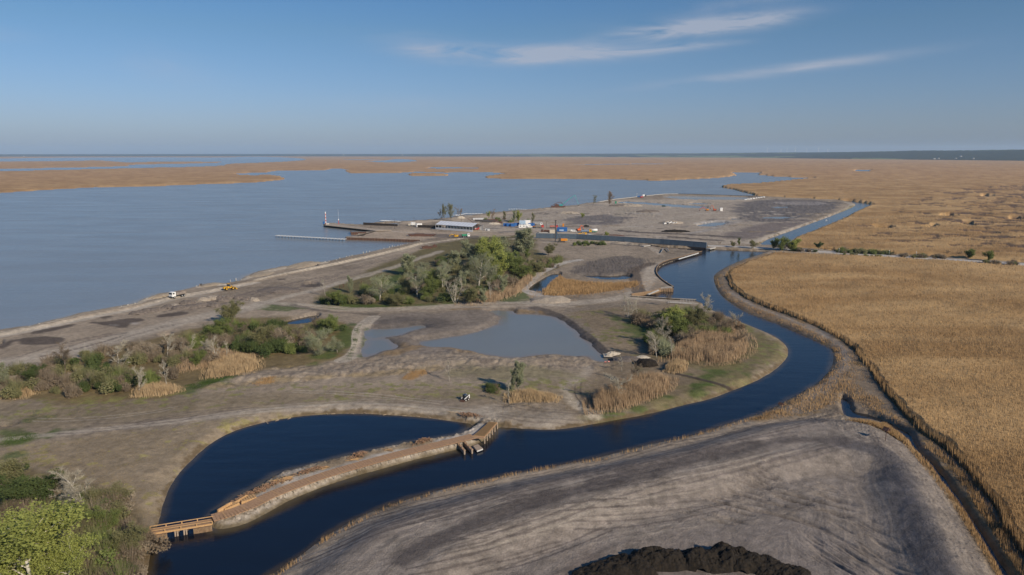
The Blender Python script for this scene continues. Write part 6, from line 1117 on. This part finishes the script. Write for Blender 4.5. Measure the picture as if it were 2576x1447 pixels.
heap(1555, 518.5, 14, 2.2, m_hs, 'rubble_heap', 'grey rubble strip right of the tall brownish tree, nearest', seed=93, L=2, rough=1.3); heap(1590, 519, 14, 2.6, m_hb, 'rubble_heap', 'pale rubble strip below the small green cabin', seed=94, L=2, rough=1.3); heap(1430, 537, 12, 2, m_hb, 'rubble_heap', 'rubble with white pieces on the far bare ground', seed=95, L=2.2, rough=1.5); heap(1630, 533, 12, 2.2, m_hs, 'rubble_heap', 'grey stone rubble in the middle of the far site', seed=96, L=2.4, rough=1.4)
heap(1700, 583, 10, 1.8, m_peat, 'soil_heap', 'dark bank behind the golden grass patch', seed=97, L=2.6, rough=1)
rbk = MB()
for k in range(7): rbk.box(random.uniform(-8, 8), random.uniform(-2, 2), random.uniform(.4, 2.2), random.uniform(1.5, 4), random.uniform(.6, 1.4), random.uniform(.5, 1.2), random.uniform(0, 3), random.uniform(-.4, .4))
tag(rbk.build('concrete_rubble', m_white_p, None, loc=P(1690, 564)), 'broken white concrete pieces lying on the rubble mound', 'rubble')
container(at(1549, 512.5, 'cabin', 'small green portable cabin by the far water', 'cabin', 0), m_green_p, 2.2, 2.2, 3.2); car(at(1571.5, 512, 'car', 'silver car by the far water near the green cabin', 'car', 0), m_lgrey); car(at(1670, 520.5, 'car', 'dark green off-road car at the near edge of the far water', 'car', 0), pmat('dark_green', (.02, .05, .04)), True)
truck(at(1608, 497.5, 'truck', 'blue truck on the far breakwater', 'truck', 0), m_blue, m_blue, L=6); excavator(at(1614, 498.5, 'excavator', 'small red excavator beside the blue truck at the breakwater', 'excavator', 0), m_red, boom=((.5, 1.8), (2, 2.6), (3, 1.6), (3, .7))); truck(at(1621, 495.5, 'box_truck', 'white box truck on the far breakwater', 'truck', 0), m_steel, m_white_p, L=6, box=True)
excavator(at(1778, 531, 'excavator', 'red excavator with outstretched low arm, left one of two near the site pond', 'excavator', math.pi), m_ora, boom=((.8, 2), (4.5, 4.6), (8.5, 2.6), (9.0, .9)), mb=m_red)
excavator(at(1797, 531, 'excavator', 'orange excavator, right one of two near the site pond', 'excavator', math.pi * .9), pmat('red_orange', (.62, .12, .03)), boom=((.6, 1.8), (1.8, 6), (3.6, 6.4), (5.0, 3.6))); container(at(1814, 531, 'container', 'white upright box right of the two orange excavators', 'container', 0), m_white_p, 3.2, 2.4, 3.8)
# birds
bmz = MB(); bmz.tube((-.45, 0, .22), (.1, 0, .3), .18, .26, 8); bmz.tube((.1, 0, .3), (.5, 0, .2), .26, .1, 8); bmz.tube((.4, 0, .25), (.55, 0, .75), .06, .05, 6); bmz.tube((.55, 0, .75), (.72, 0, .72), .07, .04, 6); bmz.tube((-.45, 0, .22), (-.7, 0, .38), .14, .03, 6); bme = bmz.mesh('swan', mat('white_feathers', (.8, .79, .76), .8, var=.05), True)
for u, v, r_, lb in ((1675, 712, .4, 'white swan swimming close to the curved quay, upper one'), (1685, 718.5, 2.5, 'white swan near the quay corner, lower one'), (2078, 555, .4, 'white waterbird in the upper canal, left one'), (2081, 555.5, 2, 'white waterbird in the upper canal, right one')): o = link('swan', bme, None, (*P(u, v, True).xy, 0.0), r_); tag(o, lb, 'swan'); o.scale = (1.2,) * 3
# shelters on posts
for u, v, t, lb in ((1964, 1035, 1012, 'rusty gabled box on a post at the canal corner'), (2227, 1111, 1075, 'rusty gabled box on a tall post at the rim of the spoil ground')):
    p, h = vh(u, v, t); o = empty('nest_box', p, .5, lb, 'nest box'); k = h; part('pole', m_rust, o, ('t', (0, 0, 0), (0, 0, k * .78), .07, .06, 6)); part('box', m_rust, o, (0, 0, k * .76, .8, .7, .25)); part('roof', m_rust, o, ('p', [(-.75, k * .78), (0, k * 1.0), (.75, k * .78), (.6, k * .76), (0, k * .92), (-.6, k * .76)], -.65, .65))
# oil drum on lake track, debris, timber posts
cyl_thing(800, 669, 'drum', 'black drum on the lake track below the highest sand mound', 'drum', .45, 1.1, m_steel)
o = at(506, 720, 'winch', 'dark small machine lump at the lake edge between truck and loader', 'machine', .4); part('drum_roll', m_steel, o, ('t', (0, -.7, .7), (0, .7, .7), .6, .6, 10)); part('frame', m_timw, o, (0, 0, .2, 2.4, 1.6, .2), (-.8, 0, .6, .2, 1.4, .9))
for u, v, t in ((855,727,718),(864,723,714),(909,713,706)):
    p, h = vh(u, v, t); m = MB(); m.box(0, 0, h / 2, .3, .3, h); m.box(0, 0, h * .7, .34, .34, .1); tag(m.build('timber_post', m_rust, None, loc=p), {855: 'left brown timber post at the left tip of the main grove', 864: 'middle brown timber post at the left tip of the main grove', 909: 'brown timber post beside the pale young poplar'}[u], 'post')
# ================================================================== THE TIMBER WALK
ZW = 1.75
WALK = [(534,1304,10),(560,1297,11),(600,1284,14),(644,1266,13),(681,1245,11),(769,1212,10),(844,1187,9.5),(894,1173,9),(969,1152,9),(1044,1133,8.5),(1119,1115,8),(1194,1097,7.5)]
def gzset(pts): return [Vector((*map(float, unproj(u, v, ZW)), ZW)) for u, v in pts]
ctr = chaikin([(u, v) for u, v, _ in WALK], 2, False); C3 = gzset(ctr)
# resample evenly
def resample(Q, step):
    out = [Q[0]]; acc = 0
    for a, b in zip(Q[:-1], Q[1:]):
        L = (b - a).length; s = step - acc
        while s <= L: out.append(a + (b - a) * s / L); s += step
        acc = (acc + L) % step if L else acc
    return out
S = resample(C3, .62); o = empty('boardwalk', C3[0], 0, 'curving orange timber boardwalk along the stone peninsula', 'boardwalk'); m = MB(); m2 = MB(); j = MB()
for i in range(len(S) - 1):
    a, b = S[i] - C3[0], S[i + 1] - C3[0]; d = b - a; mid = (a + b) / 2; rz = math.atan2(d.y, d.x); w = 3.0
    m.box(mid.x, mid.y, 0.05 + (i % 2) * .012, d.length * .93, w + random.uniform(-.05, .05), .12, rz)
    if i % 6 == 3: j.box(mid.x, mid.y, .105, .12, w + .06, .06, rz)
m.build('deck', m_tim2, o); j.build('joint_boards', m_tim, o)
# landing deck
LD = [(1232,1061.5),(1251.5,1063),(1232,1086),(1216,1102),(1193,1101),(1189,1096)]
o = slab(LD, ZW + .12, .2, m_tim2, 'landing_deck', 'wide timber landing deck at the causeway end of the boardwalk', 'deck')
for k in range(6):
    f = k / 5; a = Vector((*map(float, unproj(1251 - f * 32, 1066 + f * 36, ZW - .3)), 0)); part('post', m_timw, o, ('t', (a.x, a.y, -.8), (a.x, a.y, ZW + .1), .17, .17, 8))
jb = MB(); A0, A1, B0, B1 = [Vector((*map(float, unproj(u, v, ZW)), ZW)) for u, v in ((1230,1063),(1192,1098),(1250,1064.5),(1218,1100))]
for k in range(34):
    f = (k + .5) / 34; p = A0.lerp(A1, f); q = B0.lerp(B1, f); d = q - p; jb.box((p.x + q.x) / 2, (p.y + q.y) / 2, ZW + .16, d.length, .42, .07, math.atan2(d.y, d.x))
jb.build('deck_boards', m_tim, o)
# footbridge
a = Vector((*map(float, unproj(376, 1338, 1.35)), 0)); b = Vector((*map(float, unproj(535, 1312, 1.35)), 0)); L = (b - a).length; o = empty('footbridge', (a.x, a.y, 0), math.atan2((b - a).y, (b - a).x), 'orange timber footbridge from the left bank to the boardwalk', 'footbridge')
part('deck', m_tim2, o, *[(L * (k + .5) / 60, 0, 1.35 + .01 * (k % 2), L / 60 * .9, 1.7, .1) for k in range(60)]); part('side_beam', m_tim, o, (L / 2, -.9, 1.28, L, .12, .34), (L / 2, .9, 1.28, L, .12, .34))
for s in (-1, 1): part('handrail', m_tim, o, (L / 2, s * .93, 1.92, L, .12, .12), *[(L * k / 4, s * .93, 1.6, .16, .16, .62) for k in range(5)])
for x in (.42, .56):
    for y in (-.8, .8): part('pile', m_timw, o, ('t', (L * x + .2, y, -1), (L * x + .2, y, 1.2), .15, .15, 8), ('t', (L * x - .2, y, -1), (L * x - .2, y, 1.2), .15, .15, 8))
for x0, x1 in ((.0, .27), (.70, .98)): part('palisade', m_timq, o, *[('t', (L * (x0 + (x1 - x0) * k / 13), -1.05, -.9), (L * (x0 + (x1 - x0) * k / 13), -1.05, 1.05), .12, .10, 6) for k in range(14)])
# stakes along the outer walkway edge
em = MB(); em.tube((0, 0, -.6), (0, 0, .05), .07, .06, 5); em.tube((0, 0, .05), (0, 0, .09), .05, .02, 5); eme = em.mesh('edge_stake', m_timw)
S2 = resample(C3, 1.9); 
for i in range(2, len(S2) - 1):
    d = (S2[i + 1] - S2[i]).normalized(); nrm = Vector((d.y, -d.x, 0)); p = S2[i] + nrm * 1.62; q = i / len(S2); tag(link('edge_stake', eme, None, p), 'short timber stake along the water side of the boardwalk, ' + ('footbridge third' if q < .33 else 'middle third' if q < .66 else 'landing deck third'), 'stake', 'stakes along the boardwalk')
# finger jetties and raft
for u0, v0, u1, v1, lb in ((1152,1115,1169,1135,'left one of two narrow timber fingers below the boardwalk'), (1169,1113,1188,1133,'right one of two narrow timber fingers, beside the grey raft')):
    a = Vector((*map(float, unproj(u0, v0, .9)), 0)); b = Vector((*map(float, unproj(u1, v1, .9)), 0)); L = (b - a).length; o = empty('finger_jetty', a, math.atan2((b - a).y, (b - a).x), lb, 'jetty'); part('side_board', m_timw, o, (L / 2, 0, .5, L, .35, .9)); part('deck', m_tim2, o, (L / 2, 0, 1.0, L, .55, .12)); [part('pile', m_timw, o, ('t', (L * f, 0, -1), (L * f, 0, 1.25), .14, .14, 6)) for f in (.33, .66, .98)]
o = slab([(1190,1122.5),(1202,1118),(1215,1129),(1200,1134.5)], .55, .3, m_lgrey, 'raft', 'grey floating raft moored by the timber fingers', 'raft'); jb = MB(); A0, A1, B0, B1 = [Vector((*map(float, unproj(u, v, .55)), .6)) for u, v in ((1190,1122.5),(1200,1134.5),(1202,1118),(1215,1129))]
for k in range(8): f = (k + .5) / 8; p = A0.lerp(A1, f); q = B0.lerp(B1, f); d = q - p; jb.box((p.x + q.x) / 2, (p.y + q.y) / 2, .6, d.length, .32, .06, math.atan2(d.y, d.x))
jb.build('boards', m_timw, o)
# log piles on the peninsula
m_log = mat('cut_logs', (.14, .08, .05), .9, scale=5, col2=(.32, .20, .12))
def logs(u, v, lb, n=90, sx=3.5, sy=1.2, h=.9, rz=0, Ls=.7):
    m = MB(); rn = random.Random(int(u)); p = P(u, v)
    for k in range(n):
        x = max(-1.6, min(1.6, rn.gauss(0, .55))); y = max(-1.6, min(1.6, rn.gauss(0, .5))); z = rn.uniform(0, 1) * h * max(0, 1 - (x * x + y * y) / 3); a = rn.uniform(0, 3.14); l = rn.uniform(.5, 1.3) * Ls; t_ = rn.uniform(-.5, .5); x *= .75; y *= .75; z *= .75; d = Vector((math.cos(a) * math.cos(t_), math.sin(a) * math.cos(t_), math.sin(t_))) * l * .4; c = Vector((x * sx, y * sy, z + .12)); m.tube(c - d, c + d, .085, .085, 6)
    return tag(m.build('log_pile', m_log, None, loc=(p.x, p.y, max(p.z, .3)), rz=rz), lb, 'log pile')
rw = hd(694, 1210, 894, 1150)
logs(1062, 1113, 'log pile on the peninsula nearest to the landing deck', 110, 2.6, 1.3, 1.1, rw); logs(904, 1148, 'round log pile on the peninsula, second from the landing deck', 110, 2.3, 1.4, 1.1, rw); logs(778, 1187, 'long low log pile on the middle of the peninsula', 110, 3.6, .9, .8, rw); logs(1183, 1046, 'bright log pile on the field bank above the causeway', 130, 3.2, 1.5, .8, -.3)
logs(682, 1222, 'strung-out reddish log pile left of the middle one', 110, 4.2, .8, .7, rw); logs(640, 1241, 'dark log pile near the wooden boxes on the peninsula', 120, 3.4, .9, .7, rw); logs(608, 1257, 'dark brushwood and log heap at the left end of the peninsula', 90, 2.6, .8, .6, rw)
for i, (u, v, n_, lb) in enumerate(((700, 1213, 12, 'fan of bright planks on the peninsula, left one'), (722, 1206, 12, 'fan of bright planks right of the left one'), (812, 1178, 8, 'pale planks beside the long low log pile'), (892, 1157, 5, 'few bright planks below the round log pile'), (980, 1133, 4, 'single bright plank pair between two log piles'))):
    p = P(u, v); m = MB(); rn = random.Random(i)
    for k in range(n_): a = rn.uniform(-.8, .9); m.box(rn.uniform(-.6, .6), rn.uniform(-.4, .4), .12 + k * .03, rn.uniform(1.6, 3.2), .16, .06, a)
    tag(m.build('plank_fan', m_tim, None, loc=p), lb, 'planks')
for i, (u, v, L_, W_, rz_off, lb) in enumerate(((624, 1262, 3.0, 1.6, 0, 'larger open timber box on the paved end of the peninsula'), (580, 1280, 3.2, 1.2, .3, 'smaller timber bench-box beside the boardwalk end'))):
    p = P(u, v); o = empty('timber_box', p, rw + rz_off, lb, 'timber box'); part('front', m_tim, o, (0, -W_ / 2, .4, L_, .1, .75)); part('back', m_tim, o, (0, W_ / 2, .4, L_, .1, .75)); part('end_board', m_tim2, o, (-L_ / 2, 0, .4, .1, W_, .7), (L_ / 2, 0, .4, .1, W_, .7)); part('top_slats', m_tim, o, *[(-L_ / 2 + L_ * (k + .5) / 6, 0, .82, L_ / 6 * .8, W_ + .1, .06) for k in range(6)])
beam(548, 1288, 583, 1268, 'long_beam', 'long pale timber beam wall at the pointed end of the peninsula', 'beam', m_tim, .35, .9, 1.9); beam(590, 1266, 622, 1247, 'long_beam', 'second long timber beam leading to the larger box', 'beam', m_tim, .3, .4, 1.9)
# planks strewn on the far shore of the inner basin
pk = MB(); pk.box(0, 0, .12, 1.8, .22, .1); pk.box(.1, .1, .2, 1.5, .12, .05, .2); pkm = pk.mesh('stray_plank', mat('pale_plank', (.42, .32, .22), .85))
for i, (u, v) in enumerate(((672,1068),(697,1062),(728,1057),(822,1041),(838,1040.5),(886,1037.5),(918,1037.5),(968,1041),(1017,1046),(1052,1048),(1080,1051),(1128,1039),(1137,1041),(1148,1041),(1188,1065))):
    o = link('stray_plank', pkm, None, P(u, v - 3.5), random.uniform(-1, 1)); o.scale = (.6, .6, .6); tag(o, 'stray pale plank by the inner basin, ' + ['first from the left','second from the left','left of the basin top','on the basin top, left','on the basin top, near another','top middle of the basin','right of the top middle','right of the basin top','by the right part of the bank','right part of the bank, small','right bank, before the log pile','uppermost, crossed, left of the log pile','left of the bright log pile','close left of the bright log pile','at the causeway corner'][i], 'plank', 'planks along the inner basin')
p = P(1372, 951.5); cyl_thing(1362, 953, 'floats', 'x', 'x', .2, .2, m_red) if False else None
o = at(1648, 952, 'x', 'x', 'x') if False else None
for u, v, lb in ((1645.5, 952.6, 'x'),): pass
fl = MB(); fl.tube((-.5, 0, .2), (.2, 0, .2), .2, .2, 8); fl.tube((.7, .3, .2), (1.3, .5, .2), .2, .2, 8); tag(fl.build('red_floats', pmat('salmon', (.50, .17, .14)), None, loc=P(1524, 912)), 'salmon red floats lying at the lower corner of the pond', 'floats')
# ================================================================== FAR SHORE
def hill_profile(u):
    # top line of the far country in the photograph, as metres above the lake at its distance
    pts = [(-1600, 20), (0, 24), (500, 30), (1000, 34), (1500, 42), (1900, 66), (2050, 70), (2300, 96), (2576, 112), (3600, 125)]
    return np.interp(u, [p[0] for p in pts], [p[1] for p in pts])
def base_r(u):
    v = np.interp(u, [-1600, 0, 644, 1288, 1868, 2200, 2576, 3600], [394.6, 394.6, 393.8, 394.6, 397.5, 401.5, 405.5, 413]); return np.hypot(*unproj(u, v, 0))
nt, nr = 1500, 60; th = np.linspace(R(-46), R(46), nt); uu = 1288 + FPX / cp * np.tan(th); br = base_r(uu); f = np.linspace(0, 1, nr) ** 1.6
rr = br[None, :] * (1 + f[:, None] * 1.1); hx = rr * np.sin(th)[None, :]; hy = rr * np.cos(th)[None, :]
tops = hill_profile(uu)[None, :]
hz = tops * sstep(0, .32, f)[:, None] * (1 + .22 * fbm(hx / 900, hy / 2500, 3, 201)); lump = fbm(hx / 60, hy / 60, 3, 205) * 7 + 12 * sstep(.0, .02, f)[:, None]
hz = hz + lump * (f[:, None] > 0) - 2 * (f[:, None] == 0)
k = np.arange(nr * nt).reshape(nr, nt); F = np.stack([k[:-1, :-1].ravel(), k[:-1, 1:].ravel(), k[1:, 1:].ravel(), k[1:, :-1].ravel()], 1)[:, ::-1]
fc = np.empty((nr * nt, 3)); fl_ = (fbm(hx / 700, hy / 1500, 3, 211).ravel() + .12 * np.sin(hx.ravel() / 300)); open_ = sstep(.28, .36, fl_) * (np.tile(uu, nr) > 1250) 
fc[:] = C(.022, .032, .018); fc = fc * (1 - open_[:, None]) + C(.13, .16, .07) * open_[:, None]
hm_ = vc_mat('far_woods', .004, .02, .3, .2, dist=3); me = mesh_np('hills', np.stack([hx.ravel(), hy.ravel(), hz.ravel()], 1), F, hm_, True); attr(me, fc); tag(link('hills', me), kind='structure')
def far_z(x, y):
    t = math.atan2(x, y); j = int(np.clip((t - th[0]) / (th[1] - th[0]), 0, nt - 1)); r = math.hypot(x, y); i = int(np.clip(np.searchsorted(rr[:, j], r), 0, nr - 1)); return float(hz[i, j])
def farpt(u, fr):
    t = math.atan((u - 1288) / FPX * cp); r = float(base_r(u)) * (1 + fr * 1.1); x = r * math.sin(t); y = r * math.cos(t); return Vector((x, y, far_z(x, y)))
for u, fr, w, h, lb in ((59, .004, 60, 26, 'pale building on the far left shore'), (753, .12, 70, 22, 'whitish long building on the horizon above the far lake arm'), (864, .14, 80, 22, 'whitish building on the horizon left of the picture middle'), (1012, .12, 60, 34, 'white building on the horizon, middle'), (1056, .14, 16, 60, 'slim white tower on the horizon'), (1279, .02, 30, 26, 'small cream building below the horizon woods'), (1262, .02, 60, 14, 'low pale building left of the small cream one'),
    (2724 * .275 * 0 + 2418, .10, 40, 16, 'pale house on the far right hill, highest'), (2406, .02, 30, 16, 'white church-like house at the foot of the right hill'), (2352, .015, 40, 12, 'white farm house at the left foot of the right hill'), (2362, .02, 26, 12, 'small white house beside the farm house'), (2450, .03, 26, 12, 'small pale house right of the church-like house')):
    p = farpt(u, fr); w *= .4; h *= .5; m = MB(); m.prism([(-w / 2, -10), (w / 2, -10), (w / 2, h * .75), (0, h), (-w / 2, h * .75)], -12, 12); o = empty('distant_building', p, 0, lb, 'building'); m.build('wall', mat('far_plaster', (.42, .39, .35)), o); part('roof', m_lgrey, o, ('p', [(-w / 2 - 1, h * .74), (0, h + .6), (w / 2 + 1, h * .74), (0, h + 2)], -13, 13))
for i, (u, t) in enumerate(((1930, 373), (1964, 375), (1979, 373.5), (2000, 372), (2028.5, 374), (2058, 372.5), (2082, 375.5))):
    p = farpt(u, .62); r = math.hypot(p.x, p.y); hub = 70 + (386 - t - 2) / FPX * r; o = empty('wind_turbine', (p.x, p.y, 0), random.uniform(-.5, .5), 'white wind turbine on the horizon, ' + ['leftmost of the seven', 'second from the left', 'third from the left', 'middle one of the seven, tallest', 'third from the right', 'second from the right', 'rightmost of the seven'][i], 'wind turbine', 'wind turbines on the horizon')
    part('tower', m_white_p, o, ('t', (0, 0, 0), (0, 0, hub), 4.2, 2.6, 8)); part('nacelle', m_white_p, o, (0, -2, hub + 1, 4, 10, 4))
    for k in range(3): a = i * .7 + k * 2.094; part('blade', m_white_p, o, ('t', (0, -7, hub), (math.cos(a) * 48, -7, hub + math.sin(a) * 48), 1.8, .5, 5))
# ================================================================== HAZE
hb = MB(); x0, x1, y0, y1, z0, z1 = -30000, 30000, -400, 29000, -4, 330; hb.box((x0 + x1) / 2, (y0 + y1) / 2, (z0 + z1) / 2, x1 - x0, y1 - y0, z1 - z0)
hm2 = bpy.data.materials.new('haze'); hm2.use_nodes = True; t = hm2.node_tree; t.nodes.clear(); pv = N(t, 'ShaderNodeVolumePrincipled'); pv.inputs['Color'].default_value = (.55, .76, 1, 1); pv.inputs['Density'].default_value = 3.4e-5; pv.inputs['Anisotropy'].default_value = 0.0; ou = N(t, 'ShaderNodeOutputMaterial'); t.links.new(pv.outputs[0], ou.inputs['Volume'])
tag(hb.build('haze', hm2), kind='stuff')
SC.cycles.volume_step_rate = 10; SC.cycles.volume_max_steps = 64
